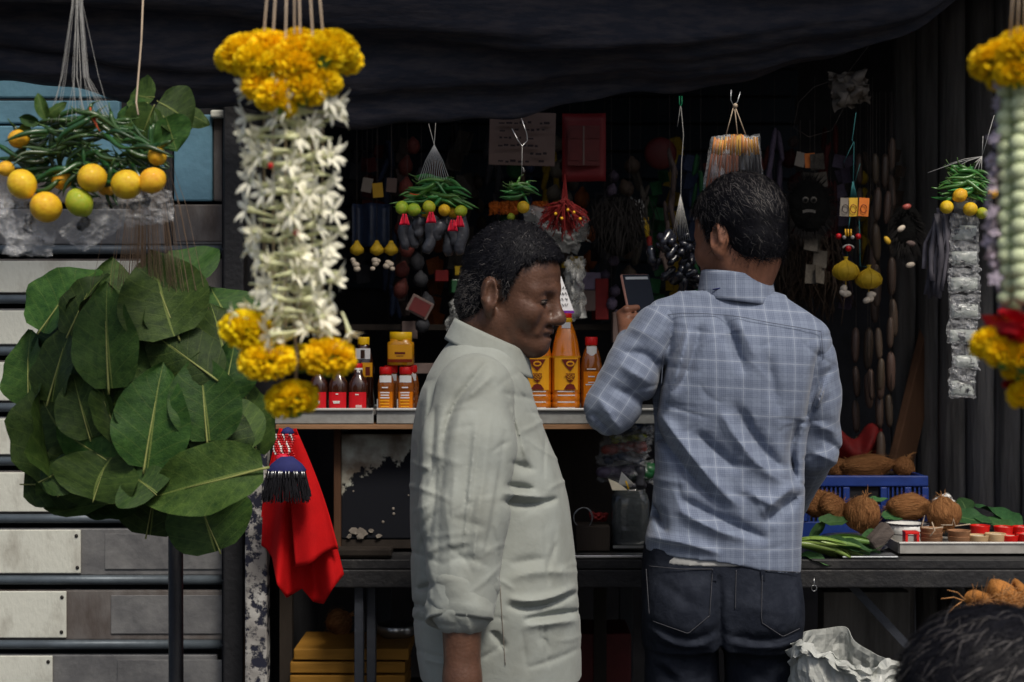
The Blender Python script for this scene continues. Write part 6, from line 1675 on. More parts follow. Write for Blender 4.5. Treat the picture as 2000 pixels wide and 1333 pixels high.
# dim strands of small goods filling the back of the stall
STOCK = ['card_brown', 'card_grey', 'pack_blue', 'pack_violet', 'dark_red_stuff', 'pack_green', 'sack_brown', 'black_wrap', 'pouch_yellow', 'card_orange', 'pack_pink', 'black_plastic', 'gourd_skin', 'shell_white']
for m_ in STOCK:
    if 'shaded_' + m_ in MATS: continue
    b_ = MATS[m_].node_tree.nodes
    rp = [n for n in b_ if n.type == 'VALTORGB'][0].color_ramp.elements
    mat('shaded_' + m_, tuple((.12 if m_ == 'shell_white' else .22 if m_ in ('pack_pink', 'card_orange', 'card_grey', 'dark_red_stuff') else .5) * (rp[0].color[i] + rp[1].color[i]) / 2 + .004 for i in range(3)), .7, .4, 8, rand=.3, spec=.25)  # darker copies: the shade at the back is put into the colour
SACHET = [MB().grid(lambda a, b: Vector((a - .5, .10*math.sin(math.pi*a)*math.sin(math.pi*b) + .03*math.sin(9*a + 4*b), .5 - b)), 6, 6).mesh('sachet', 'shaded_' + m_) for m_ in STOCK]
BALLS = [MB().lathe((0, 0, 0), [(.02, -.5), (.3, -.42), (.48, -.1), (.42, .2), (.18, .42), (.08, .55)], 9).mesh('pouch', 'shaded_' + m_) for m_ in STOCK]
STICK = [MB().lathe((0, 0, 0), [(.03, -.9), (.16, -.7), (.2, 0), (.15, .7), (.03, .9)], 7).mesh('roll', 'shaded_' + m_) for m_ in STOCK]
r0 = random.Random(101)
WORDS = dict(zip(STOCK, ['brown', 'grey', 'navy', 'violet', 'dark red', 'green', 'umber', 'charcoal', 'mustard', 'orange', 'pink', 'glossy black', 'tan', 'bone white']))
combos = [(kd, mi) for kd in range(3) for mi in range(len(STOCK))]; r0.shuffle(combos)
for k, (kd, mi) in enumerate(combos):
    u = 690 + 1090 * (k + r0.random()) / len(combos); y = r0.uniform(3.98, 4.5); v0 = r0.uniform(270, 360); v1 = r0.uniform(500, 660)
    kind, kn = (SACHET, BALLS, STICK)[kd], ('sachet', 'pouch', 'roll')[kd]
    t = thing('goods_strand', 'dim strand of %s %s hanging in the dark back of the stall' % (WORDS[STOCK[mi]], ('sachets', 'round pouches', 'slim rolls')[kd]), 'goods strand', P(u, v1, y), 'strands of dim goods at the back of the stall')
    MB().tube([P(u, 150, y), P(u, v1, y)], .0008, 3).build('string', 'dark_thread', t)
    v = v0; sz = r0.uniform(20, 36)
    while v < v1:
        for q in range(1 if kd == 1 else 2):
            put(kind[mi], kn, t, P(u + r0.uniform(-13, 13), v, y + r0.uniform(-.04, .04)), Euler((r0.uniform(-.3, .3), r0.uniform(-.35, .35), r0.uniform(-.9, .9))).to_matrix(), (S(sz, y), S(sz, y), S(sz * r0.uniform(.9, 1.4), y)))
        v += sz * r0.uniform(1.0, 1.6)

# ------------------------------------------------------------------ people
def head_prims(fld, C, Rm, s, nose=1.0, cran=(.098, -.008)):
    """head in local axes: x forward, y left, z up, origin between the ears at eye height"""
    Rn = np.array(Rm); C = np.array(C)
    def W(p): return C + Rn @ (np.array(p) * s)
    def el(c, r, k=.02, op='add', q=None):
        rr = Rn if q is None else Rn @ np.array(q); fld.ell(W(c), np.array(r) * s, k * s, op, rr)
    def cn(a, b, ra, rb, k=.02, op='add'): fld.cone(W(a), W(b), ra * s, rb * s, k * s, op)
    el((cran[1], 0, .035), (cran[0], .076, .088), .02)
    el((.045, 0, .04), (.048, .060, .05), .03)
    el((.032, 0, -.035), (.060, .058, .078), .04)
    for g in (-1, 1):
        cn((.0, g*.05, -.058), (.072, g*.012, -.092), .019, .018, .03)
        el((.066, g*.040, -.030), (.024, .024, .024), .03)
        cn((.088, g*.012, .020), (.070, g*.050, .014), .011, .009, .018)
        el((.098, g*.031, -.001), (.016, .018, .013), .012, 'sub')
        el((.0775, g*.032, -.001), (.0145, .0165, .0135), .004)
        el((.103, g*.0135, -.039), (.011, .0075, .0085), .010)
        cn((.092, g*.026, -.042), (.086, g*.032, -.066), .004, .004, .015)
        # ear: shell, hollow, lobe
        q = Euler((0, R(-14), R(g * 18))).to_matrix()
        el((-.008, g*.082, -.008), (.022, .0085, .036), .008, 'add', q)
        el((-.002, g*.091, -.003), (.0125, .0085, .022), .005, 'sub', q)
        cn((-.014, g*.0875, .012), (-.017, g*.0875, -.020), .004, .004, .006)
        el((-.002, g*.078, -.040), (.010, .007, .011), .008)
    el((.080, 0, -.089), (.018, .022, .017), .025)
    cn((.092, 0, .012), (.113, 0, -.027), .0085*nose, .0105*nose, .014)
    el((.115, 0, -.034), (.0115*nose, .0115, .0105), .012)
    el((.104, .007, -.0455), (.005, .0035, .004), .003, 'sub'); el((.104, -.007, -.0455), (.005, .0035, .004), .003, 'sub')
    cn((.094, -.017, -.063), (.0985, 0, -.0605), .0065, .0078, .010); cn((.094, .017, -.063), (.0985, 0, -.0605), .0065, .0078, .010)
    cn((.090, -.015, -.073), (.094, 0, -.0735), .0065, .0085, .010); cn((.090, .015, -.073), (.094, 0, -.0735), .0065, .0085, .010)
    cn((.097, -.021, -.0675), (.103, 0, -.0668), .0022, .0028, .004, 'sub'); cn((.097, .021, -.0675), (.103, 0, -.0668), .0022, .0028, .004, 'sub')
    return W

HX = [-.13, -.06, -.038, -.028, -.022, .010, .016, .026, .034, .05, .065, .10]
def hair_field(C, Rm, s, thick, line, step=.0045, bulge=(0, 0, 0), cran=(.098, -.008), side=1.0):
    Rn = np.array(Rm); Cn = np.array(C)
    r = .155 * s
    f = Field(np.arange(C[0]-r, C[0]+r, step), np.arange(C[1]-r, C[1]+r, step), np.arange(C[2]-.13*s, C[2]+.17*s, step))
    W = lambda p: Cn + Rn @ (np.array(p) * s)
    f.ell(W((cran[1], 0, .035 + bulge[2])), np.array((cran[0] + thick + bulge[0], .076 + thick*side + bulge[1], .088 + thick)) * s, .02, 'add', Rn)
    f.ell(W((.045, 0, .04)), np.array((.048 + thick*.25, .060 + thick*.7, .05 + thick*.7)) * s, .03, 'add', Rn)
    f.ell(W((-.045, 0, -.03)), np.array((.05 + thick*.5, .058 + thick*.5, .055)) * s, .03, 'add', Rn)
    x, y, z = np.meshgrid(*f.ax, indexing='ij', sparse=True)
    L = [Rn[0][i]*(x-Cn[0]) + Rn[1][i]*(y-Cn[1]) + Rn[2][i]*(z-Cn[2]) for i in range(3)]
    lx, ly, lz = (q / s for q in L)
    hl = np.interp(lx, HX, line) + .004*np.sin(lx*300) * (np.abs(ly) > .03)
    f.wrinkle(.0022, (140, 140, 140), 3)
    f.D = np.maximum(f.D, ((hl - lz) * s * .8).astype(np.float32))
    return f
def hair(parent, C, Rm, s, thick, line, m, m2, frac2, n, length, flow, lift, seed, step=.0045, bulge=(0, 0, 0), width=.0011, cran=(.098, -.008), side=1.0):
    f = hair_field(C, Rm, s, thick, line, step, bulge, cran, side)
    o, vs, fs = field_obj(f, 'hair', m, parent, 2)
    nr = vert_normals(vs, fs); Rn = np.array(Rm); r = np.random.default_rng(seed)
    loc = (vs - np.array(C)) @ Rn / s
    out = np.nonzero((np.linalg.norm(loc - np.array((-.008, 0, .03)), axis=1) > .075))[0]
    pick = r.choice(out, n)
    V, Fc, MI = [], [], []
    fl = (Rn @ np.array(flow).T).T if np.ndim(flow) == 1 else None
    for q in pick:
        p = vs[q]; nn = nr[q]; l = loc[q]
        fv = Rn @ np.array(flow(l, r)) if callable(flow) else fl
        t = fv - nn * (fv @ nn) + r.normal(size=3) * .35; t = t - nn * (t @ nn); t /= max(np.linalg.norm(t), 1e-6)
        L_ = length * r.uniform(.5, 1.3); w = np.cross(nn, t) * width * r.uniform(.6, 1.2)
        p = p - nn * .002; a = p + t * L_ * .5 + nn * lift * .8; b = p + t * L_ + nn * lift * r.uniform(.2, 1.2) + np.array((0, 0, -L_ * .12))
        i = len(V); V += [p - w, p + w, a + w * .8, a - w * .8, b]; Fc += [(i, i+1, i+2, i+3), (i+3, i+2, i+4)]
        g = 1 if r.random() < (frac2(l) if callable(frac2) else frac2) else 0; MI += [g, g]
    og = np.array(origin_of(o)); me = bpy.data.meshes.new('strand_layer'); me.from_pydata([tuple(np.array(v) - og) for v in V], [], Fc)
    me.materials.append(M(m)); me.materials.append(M(m2)); me.polygons.foreach_set('material_index', MI); me.polygons.foreach_set('use_smooth', [True]*len(Fc))
    st = bpy.data.objects.new('strand_layer', me); COL.objects.link(st); st.parent = o; st['kind'] = 'stuff'; ORG[st.name] = Vector(og)
    return o

def brow(parent, W, s, Rn, seed):
    r = random.Random(seed)
    for g in (-1, 1):
        mb = MB()
        for k in range(90):
            t = r.random(); a = Vector(W((.0985 - .030*t*t, g*(.012 + .040*t), .022 + .006*math.sin(t*3) + r.uniform(-.004, .004))))
            b = a + Vector(np.array(Rn) @ np.array((-.004*t, g*.008, .004 - .006*t)) * s); w = Vector((0, 0, .0008))
            mb.add([a - w, a + w, b], [(0, 1, 2)])
        mb.build('eyebrow', 'brow_hair', parent, smooth=False)
def eyes(parent, W, s):
    for g in (-1, 1):
        e = MB().ball(W((.0808, g*.032, -.0045)), .0128*s, 14, 10, (1, 1, .58)).build('eye', 'eye_dull', parent)
        MB().ball(W((.0880, g*.0335, -.0045)), .0066*s, 10, 8, (1, 1, .95)).build('iris', 'eye_dark', e)
        mb = MB(); mb.tube([W((.0935 - .012*t*t, g*(.032 + .0155*t), .0008 - .0035*t*t)) for t in np.linspace(-1, 1, 9)], .0011*s, 4).build('eyelash', 'brow_hair', e)

def ring_collar(parent, C, A, B, up, h, flare, m, n=40, gap=.0, fall=.03):
    """stand-and-fall collar round an ellipse C + cos*A + sin*B; open at cos = 1 by gap"""
    C, A, B, up = Vector(C), Vector(A), Vector(B), Vector(up)
    def fn(a, t):
        th = gap + (2*math.pi - 2*gap) * a
        e = A * math.cos(th) + B * math.sin(th); en = e.normalized()
        if t < .4: q = t / .4; off = en * (.002 * q) + up * (h * q)
        elif t < .5: q = (t - .4) / .1; off = en * (.002 + .006 * q) + up * (h + .002 * math.sin(math.pi * q))
        else: q = (t - .5) / .5; off = en * (.008 + flare * q) + up * (h - (h*.85 + fall) * q)
        return C + e + off
    return MB().grid(fn, n, 15).build('collar', m, parent, solid=.002)

def front_y(vs, u, v, tol=9):
    U = 1000 + vs[:, 0] / vs[:, 1] * F; V = 666.5 - (vs[:, 2] - CZ) / vs[:, 1] * F
    m = (np.abs(U - u) < tol) & (np.abs(V - v) < tol)
    return float(vs[m][:, 1].min()) if m.any() else None
def seam(parent, vs, pts, m, rad=.0009, name='seam', off=.0005, n=24):
    us = np.interp(np.linspace(0, 1, n), np.linspace(0, 1, len(pts)), [p[0] for p in pts]); vv = np.interp(np.linspace(0, 1, n), np.linspace(0, 1, len(pts)), [p[1] for p in pts])
    ys = [front_y(vs, a, b) for a, b in zip(us, vv)]
    q = [(a, b, y) for a, b, y in zip(us, vv, ys) if y is not None]
    if len(q) < 3: return
    y = np.array([c[2] for c in q]); y = np.convolve(np.pad(y, 1, 'edge'), [.25, .5, .25], 'valid')
    MB().tube([P(a, b, c - off) for (a, b, _), c in zip(q, y)], rad, 5).build(name, m, parent)

def hem_cut(f, zfun, thick=.020, depth=.018):
    x, y, z = np.meshgrid(*f.ax, indexing='ij', sparse=True)
    zc = zfun(x, y)
    cav = np.maximum(f.D + thick, (z - zc - depth).astype(np.float32))
    f.D = np.maximum(f.D, -cav); f.D = np.maximum(f.D, (zc - z).astype(np.float32))

def hand(fld, wrist, palm_dir, palm_norm, s=1.0, curl=.5, side=1):
    """relaxed hand: palm, four unequal curled fingers, thumb from the side near the wrist"""
    w = np.array(wrist, float); d = np.array(palm_dir, float); d /= np.linalg.norm(d); n = np.array(palm_norm, float); n -= d*(n@d); n /= np.linalg.norm(n); l = np.cross(n, d) * side
    for i, off in enumerate((-.027, -.009, .009, .027)):
        fld.cone(w + d*.012*s + l*off*.6*s, w + d*.085*s + l*off*s, .015*s, .0125*s, .012)
        ln = (.068, .078, .072, .056)[i] * s
        a = w + d*.088*s + l*off*s; dd = d
        for q, fr in enumerate((.45, .32, .23)):
            ang = curl * (q + 1) * .6; v = d*math.cos(ang) + n*math.sin(ang); b = a + v*ln*fr; fld.cone(a, b, (.0095 - .0012*q)*s, (.0086 - .0012*q)*s, .004); a = b
    a = w + d*.022*s - l*.026*s; b = w + d*.055*s - l*.048*s + n*.014*s; c = w + d*.085*s - l*.046*s + n*.026*s
    fld.cone(a, b, .014*s, .0105*s, .012); fld.cone(b, c, .0105*s, .0085*s, .005)

# ---- older man in the pale shirt, profile to the right
Y0 = 3.05
OM = thing('person', 'man in long pale shirt with rolled sleeves, standing in profile', 'person', Vector((P(960, 0, Y0).x, Y0, 0)))
phi, pit = R(20), R(11)
Rm = (Matrix.Rotation(-phi, 3, 'Z') @ Matrix.Rotation(pit, 3, 'Y'))
HC = P(993, 571, Y0); hs = .97
kx = lambda u, y=Y0: P(u, 0, y).x
kz = lambda v, y=Y0: P(0, v, y).z
f = Field(np.arange(-.29, .20, .004), np.arange(2.72, 3.38, .004), fine_axis(0, 1.70, .009, .0032, (1.33, 1.70)))
W = head_prims(f, HC, Rm, hs, 1.08, (.088, .0))
f.cone(W((-.028, 0, -.06)), (kx(950), Y0, kz(740)), .056, .066, .03)
ot = [(v, a, b, c) for v, a, b, c in ((1318, 822, 1136, .185), (1250, 812, 1136, .19), (1150, 803, 1130, .195), (1050, 801, 1118, .195), (960, 802, 1103, .19), (900, 804, 1086, .19), (820, 811, 1056, .19), (780, 819, 1043, .185), (740, 833, 1031, .168), (705, 852, 1015, .135), (680, 870, 1000, .10), (655, 892, 978, .065))]
tab = [(kz(v), kx((a+b)/2), Y0, S((b-a)/2, Y0), c) for v, a, b, c in ot]
f.loft([(z, cx, cy, a - min(.05, a*.4), b - min(.05, b*.4)) for z, cx, cy, a, b in tab[:-2]], .03)
sh_r = [Vector(P(926, 775, 2.90)), Vector(P(908, 1000, 2.84)), Vector(P(902, 1180, 2.81)), Vector(P(903, 1330, 2.80)), Vector(P(908, 1400, 2.80))]
sh_l = [Vector((p.x, 2*Y0 - p.y, p.z)) for p in sh_r]
for ch in (sh_r, sh_l):
    f.cone(ch[0], ch[1], .046, .040, .03); f.cone(ch[1], ch[2], .040, .036, .02); f.cone(ch[2], ch[3], .037, .031, .02); f.cone(ch[3], ch[4], .031, .029, .02)
hand(f, sh_r[4], (0.05, 0, -1), (0.4, 1, 0), 1.0, .5, 1); hand(f, sh_l[4], (0.05, 0, -1), (0.4, -1, 0), 1.0, .5, -1)
hx = kx(968)
for g in (-1, 1):
    f.cone((hx, Y0 + g*.09, .86), (hx, Y0 + g*.09, .48), .085, .058, .03); f.cone((hx, Y0 + g*.09, .48), (hx - .02, Y0 + g*.095, .09), .055, .04, .02); f.cone((hx - .02, Y0 + g*.095, .05), (hx + .12, Y0 + g*.11, .035), .042, .03, .02)
for pts, w, a in (([(1066, 604), (1056, 622), (1052, 642)], 4.5, -.0035), ([(1040, 590), (1054, 595), (1068, 592)], 4, -.0025), ([(1030, 578), (1018, 572)], 4, -.002), ([(1030, 584), (1018, 586)], 4, -.002), ([(1060, 545), (1092, 541)], 4, -.0016), ([(1058, 555), (1093, 552)], 4, -.0016), ([(1020, 640), (1030, 665)], 7, -.003), ([(1058, 662), (1078, 658)], 5, -.003), ([(985, 640), (1000, 668)], 9, -.003)):
    f.fold(pts, w, a, Y0)
ob, _, _ = field_obj(f, 'body', 'skin_dark', OM, 1)
eyes(OM, W, hs); brow(OM, W, hs, Rm, 3)
hair(OM, HC, Rm, hs, .013, [-.085, -.085, -.075, -.06, .016, .022, -.018, -.008, .036, .060, .074, .082], 'hair_black', 'hair_grey', lambda l: .55 if l[2] < .03 else .03, 13000, .013, lambda l, r: r.normal(size=3), .007, 5, bulge=(.0, .0, .005), width=.0005, cran=(.088, .0), side=.45)
# shirt
def creases(f, seed, n, ur, vr, yl, amp=.0032):
    r = random.Random(seed)
    for k in range(n):
        u, v = r.uniform(*ur), r.uniform(*vr); an = r.choice((r.gauss(.2, .3), r.gauss(1.4, .25), r.gauss(-.5, .3))); L_ = r.uniform(18, 60); b_ = r.uniform(-9, 9)
        du, dv = math.cos(an)*L_, math.sin(an)*L_
        f.fold([(u - du, v - dv), (u - b_*math.sin(an), v + b_*math.cos(an)), (u + du, v + dv)], r.uniform(3.6, 6), amp * r.uniform(.5, 1.1) * r.choice((-1, -1, 1)), yl)
OFOLD = (
  ([(862, 880), (872, 830), (892, 782), (948, 712)], 12, -.014), ([(852, 905), (848, 980), (838, 1060)], 11, -.010), ([(905, 780), (960, 735)], 13, .010), ([(985, 760), (1012, 850), (1022, 868)], 10, -.005),
  ([(930, 832), (915, 980), (896, 1124)], 5, .005), ([(938, 832), (923, 980), (904, 1124)], 6, -.003), ([(982, 980), (1030, 986), (1084, 976)], 9, -.012), ([(990, 948), (1040, 955)], 8, -.010), ([(985, 964), (1060, 972)], 9, .008), ([(1000, 905), (1040, 918)], 10, -.007),
  ([(996, 1184), (1050, 1186), (1122, 1160)], 9, -.010), ([(1000, 1170), (1060, 1172), (1120, 1148)], 10, .008), ([(1028, 1210), (1070, 1202), (1128, 1194)], 8, -.010), ([(1030, 1224), (1125, 1212)], 10, .006),
  ([(818, 1150), (848, 1142)], 9, -.010), ([(806, 1180), (850, 1190)], 9, -.008), ([(835, 760), (826, 900), (822, 1050)], 12, .006), ([(850, 800), (842, 930)], 8, -.006),
  ([(960, 1230), (985, 1265)], 8, -.008), ([(1000, 1130), (1050, 1118), (1110, 1120)], 14, .005), ([(1000, 1100), (1060, 1092)], 12, -.005), ([(880, 1010), (945, 1030)], 12, -.004), ([(870, 1080), (935, 1062)], 12, -.005), ([(1000, 800), (1030, 900)], 8, .006), ([(900, 830), (890, 900)], 10, -.004))
def old_folds(f, k, yl):
    for pts, w, a in OFOLD: f.fold(pts, w * .85, a * k, yl)
    creases(f, 3, 70, (810, 1130), (740, 1300), yl)
f = Field(np.arange(-.22, .16, .0030), np.arange(2.84, 3.27, .0045), np.arange(.76, 1.46, .0030))
f.loft([(z, cx, cy, a, b * (.90 if z > kz(1060) else .97)) for z, cx, cy, a, b in tab], .02, 2.4)
f.wrinkle(.0030, (22, 22, 14), 2); f.wrinkle(.0016, (60, 60, 30), 5)
old_folds(f, 1.35, Y0 + .02)
hem_cut(f, lambda x, y: kz(1312) + .010*np.cos(x*26 + .2) - .006 + 0*y)
os_, ovs, ofs = field_obj(f, 'shirt', 'shirt_pale', OM, 1)
for ch, g in ((sh_r, -1), (sh_l, 1)):
    q0 = ch[0] + Vector((0, -g*.015, .004))
    f = Field(np.arange(q0.x - .15, q0.x + .13, .0032), np.arange(min(ch[2].y, q0.y) - .12, max(ch[0].y, q0.y) + .12, .0040), np.arange(ch[2].z - .09, q0.z + .11, .0032))
    f.cone(q0, ch[0].lerp(ch[1], .45), .076, .082, .02); f.cone(ch[0].lerp(ch[1], .45), ch[1], .082, .078, .02); f.cone(ch[1], ch[2], .078, .060, .02)
    f.wrinkle(.0030, (30, 30, 7), 7); f.wrinkle(.0012, (60, 60, 24), 8)
    if g < 0: old_folds(f, 1.0, None)
    for k, (pa, pb, pc) in enumerate((((878, 820), (860, 960), (856, 1110)), ((898, 812), (886, 960), (878, 1115)), ((918, 830), (908, 980), (898, 1120)), ((958, 820), (940, 960), (922, 1110)), ((985, 850), (966, 980), (944, 1090)), ((975, 900), (955, 1010), (938, 1110)))):
        f.fold([pa, pb, pc], 9, .0045 if k % 2 else -.0055, None)
    f.fold([(872, 1100), (905, 1090), (950, 1105)], 10, -.006, None); f.fold([(868, 1070), (910, 1062), (960, 1080)], 11, .004, None)
    field_obj(f, 'sleeve', 'shirt_pale', os_, 1)
for ch, nm in ((sh_r, 1), (sh_l, 2)):
    c = ch[2] + Vector((0, 0, -.002))
    ax = (ch[1] - ch[2]).normalized()
    q = ax.to_track_quat('Z', 'Y').to_matrix()
    def cf(a, t):
        th = 2*math.pi*a; prof = np.interp(t, [0, .06, .12, .3, .5, .7, .88, .94, 1], [.040, .050, .058, .061, .0605, .063, .062, .055, .044]); z = np.interp(t, [0, .06, .12, .5, .88, .94, 1], [-.004, -.026, -.030, .006, .044, .047, .036])
        n_ = .0035*math.sin(3*th + 5*t) + .003*mnoise.noise(Vector((math.cos(th)*2, math.sin(th)*2, t*6)))
        return c + q @ Vector((math.cos(th)*(prof + n_)*1.02, math.sin(th)*(prof + n_), z + .012*math.cos(th - 2.0) + .004*math.sin(2*th)))
    MB().grid(cf, 44, 18, wrap=True).build('rolled_cuff', 'shirt_pale', os_)
ring_collar(os_, P(956, 690, Y0), (P(1021, 722, Y0) - P(893, 664, Y0)) / 2, Vector((.004, .070, 0)), Vector((.10, 0, 1)).normalized(), .034, .016, 'shirt_pale', gap=.12, fall=.016)
MB().ball(P(1023, 714, Y0 - .02), .0055, 10, 8, (.8, .6, 1)).build('button', 'button_dark', os_)
seam(os_, ovs, [(974, 1100), (980, 1200), (987, 1300)], 'card_grey', .0007)
# trousers
f = Field(np.arange(-.26, .22, .006), np.arange(2.80, 3.30, .006), np.arange(.05, .98, .008))
f.loft([(.80, hx, Y0, .11, .13), (.86, hx + .01, Y0, .115, .135), (.95, hx + .01, Y0, .11, .13)], .03)
for g in (-1, 1):
    f.cone((hx, Y0 + g*.07, .86), (hx, Y0 + g*.08, .48), .09, .08, .03); f.cone((hx, Y0 + g*.08, .48), (hx - .02, Y0 + g*.095, .09), .08, .075, .02)
f.wrinkle(.003, (30, 30, 20), 9)
field_obj(f, 'trousers', 'trousers_navy', OM, 1)
for g in (-1, 1):
    MB().tube([(hx - .06, Y0 + g*.095, .05), (hx, Y0 + g*.098, .05), (hx + .08, Y0 + g*.105, .04), (hx + .17, Y0 + g*.115, .032)], [.035, .045, .045, .03], 14).build('shoe', 'shoe_black', OM)

# ---- man in the plaid shirt, seen from behind, phone in his raised hand
Y1m = 3.15
PM = thing('person', 'man in blue grey plaid shirt seen from behind, looking at a phone', 'person', Vector((P(1410, 0, Y1m).x, Y1m, 0)))
kx = lambda u, y=Y1m: P(u, 0, y).x
kz = lambda v, y=Y1m: P(0, v, y).z
th = R(42)
Rm2 = (Matrix.Rotation(R(90) + th, 3, 'Z') @ Matrix.Rotation(R(9), 3, 'Y'))
HC2 = P(1446, 462, Y1m); hs2 = .92
f = Field(np.arange(.12, .70, .004), np.arange(2.92, 3.66, .004), fine_axis(0, 1.78, .009, .0034, (1.38, 1.78)))
W2 = head_prims(f, HC2, Rm2, hs2)
f.cone(W2((-.030, 0, -.05)), (kx(1438), Y1m + .008, kz(600)), .055, .052, .03)
pt_ = ((1124, 1258, 1560, .125), (1050, 1263, 1562, .125), (980, 1276, 1568, .12), (920, 1281, 1568, .12), (850, 1280, 1574, .12), (780, 1276, 1592, .125), (720, 1270, 1604, .125), (670, 1270, 1608, .115), (635, 1286, 1590, .10), (605, 1320, 1550, .078), (584, 1352, 1524, .066))
tab2 = [(kz(v), kx((a+b)/2), Y1m, S((b-a)/2, Y1m), c) for v, a, b, c in pt_]
f.loft([(z, cx, cy, a - min(.05, a*.4), b - .045) for z, cx, cy, a, b in tab2[:-2]], .03)
al = [P(1292, 652, 3.14), P(1196, 796, 3.13), P(1233, 672, 3.43)]
ar = [P(1572, 700, 3.14), P(1588, 866, 3.18), P(1540, 985, 3.46)]
for ch in (al, ar):
    f.cone(ch[0], ch[1], .030, .030, .02); f.cone(ch[1], ch[2], .030, .027, .02)
# left hand round the phone
ph_c = P(1252, 600, 3.53)
xd = Vector((.86, .50, .03)).normalized(); ud = Vector((-.36, .12, .92)); ud = (ud - xd*ud.dot(xd)).normalized(); nd = xd.cross(ud)   # nd faces the street
wr = np.array(al[2])
pc = np.array(ph_c) - np.array(nd)*-0.0
edge = np.array(ph_c - xd*.037)
f.cone(wr, edge + np.array(ud)*-.055 + np.array(nd)*-.012, .026, .020, .02)
f.cone(wr + np.array((0, 0, .01)), edge + np.array(ud)*-.03 + np.array(nd)*-.016, .022, .014, .02)
for i, o_ in enumerate((-.012, -.031, -.049, -.066)):
    a = edge + np.array(ud)*o_ - np.array(xd)*.012 - np.array(nd)*.012; b = edge + np.array(ud)*(o_ + .004) - np.array(xd)*.010 + np.array(nd)*.010; c = edge + np.array(ud)*(o_ + .006) + np.array(xd)*(.016 - .003*i) + np.array(nd)*.014
    f.cone(wr*.35 + a*.65, a, .013, .0105, .008); f.cone(a, b, .0105, .0095, .004); f.cone(b, c, .0092, .0078, .003)
f.cone(wr + np.array((.02, .0, .01)), np.array(ph_c) - np.array(ud)*.05 - np.array(nd)*.02, .016, .012, .01); f.cone(np.array(ph_c) - np.array(ud)*.05 - np.array(nd)*.02, np.array(ph_c) + np.array(xd)*.03 - np.array(ud)*.025 - np.array(nd)*.012, .011, .009, .004)
hand(f, ar[2], (-.15, .6, -.25), (0, -.2, -1), .95, .5, 1)
lx_, rx_ = kx(1334), kx(1484)
f.loft([(.86, kx(1408), Y1m, .105, .07), (.93, kx(1408), Y1m, .105, .07), (1.0, kx(1408), Y1m, .10, .07)], .03)
for q in (lx_, rx_):
    f.cone((q, Y1m, .88), (q, Y1m + .01, .47), .052, .046, .01); f.cone((q, Y1m + .01, .47), (q, Y1m - .01, .08), .050, .036, .02); f.cone((q, Y1m - .03, .045), (q, Y1m + .15, .03), .04, .03, .02)
field_obj(f, 'body', 'skin_mid', PM, 1)
eyes(PM, W2, hs2); brow(PM, W2, hs2, Rm2, 4)
hair(PM, HC2, Rm2, hs2, .010, [-.072, -.072, -.068, -.055, .012, .022, -.022, -.018, .028, .05, .062, .070], 'hair_black', 'hair_grey', lambda l: .20 if l[2] > .04 else .05, 12000, .024, lambda l, r: (-.6 + .4*l[0]*10, .35, -.55), .005, 6, bulge=(.0, .0, .004), width=.0006)
f = Field(np.arange(.22, .66, .0032), np.arange(2.98, 3.32, .0044), np.arange(.95, 1.52, .0032))
f.loft(tab2, .02, 2.5)
f.cone(P(1300, 622, 3.14), P(1390, 592, 3.14), .04, .035, .04); f.cone(P(1575, 665, 3.14), P(1500, 608, 3.14), .04, .035, .04)
f.wrinkle(.0025, (24, 20, 18), 12); f.wrinkle(.0014, (60, 60, 40), 15)
PFOLD = (
  ([(1310, 622), (1308, 690), (1290, 760), (1282, 800)], 12, -.016), ([(1345, 640), (1325, 720), (1300, 790)], 14, .009), ([(1368, 640), (1345, 720), (1320, 760)], 12, -.008), ([(1412, 620), (1430, 660), (1450, 720)], 12, -.010), ([(1440, 620), (1475, 700)], 16, .006),
  ([(1272, 820), (1350, 930), (1412, 990)], 13, -.014), ([(1290, 812), (1370, 915), (1435, 985)], 14, .011), ([(1365, 850), (1420, 900), (1440, 910)], 13, -.011), ([(1440, 800), (1490, 880), (1530, 910)], 15, -.012), ([(1410, 810), (1465, 890), (1520, 935)], 15, .009), ([(1340, 980), (1420, 1020), (1490, 1050)], 12, -.011), ([(1330, 1000), (1400, 1035), (1450, 1050)], 12, .008), ([(1500, 1015), (1555, 970)], 12, -.010), ([(1490, 1000), (1550, 950)], 14, .007),
  ([(1600, 690), (1590, 760), (1575, 815)], 10, -.008), ([(1612, 740), (1595, 800)], 9, .010), ([(1622, 720), (1588, 772)], 8, -.008), ([(1560, 830), (1545, 880), (1555, 940)], 11, -.013), ([(1300, 1040), (1280, 990)], 11, -.009), ([(1270, 1050), (1340, 1062), (1400, 1080)], 10, .007),
  ([(1222, 690), (1270, 700), (1290, 745)], 11, -.012), ([(1215, 715), (1262, 745)], 11, .010), ([(1200, 760), (1262, 790), (1275, 830)], 12, -.010), ([(1170, 780), (1210, 840)], 10, .008), ([(1160, 810), (1200, 850)], 8, -.008), ([(1235, 640), (1285, 660)], 12, .006), ([(1500, 700), (1520, 800)], 14, -.006), ([(1460, 960), (1530, 1000)], 14, .006), ([(1600, 850), (1640, 880)], 9, -.008), ([(1590, 885), (1635, 905)], 8, .008), ([(1590, 830), (1632, 845)], 9, .006))
def plaid_folds(f, k, yl):
    for pts, w, a in PFOLD: f.fold(pts, w * 1.1, max(-.021, min(.021, a * k)), yl)
    creases(f, 5, 60, (1165, 1630), (620, 1090), yl, .003)
plaid_folds(f, 2.1, Y1m + .03)
hem_cut(f, lambda x, y: np.interp(x, [kx(1255), kx(1300), kx(1400), kx(1480), kx(1560)], [kz(1070), kz(1075), kz(1083), kz(1101), kz(1114)]) + 0*y, .02, .003)
ala, alb, alc = (np.array(q) for q in al); ara, arb, arc = (np.array(q) for q in ar)
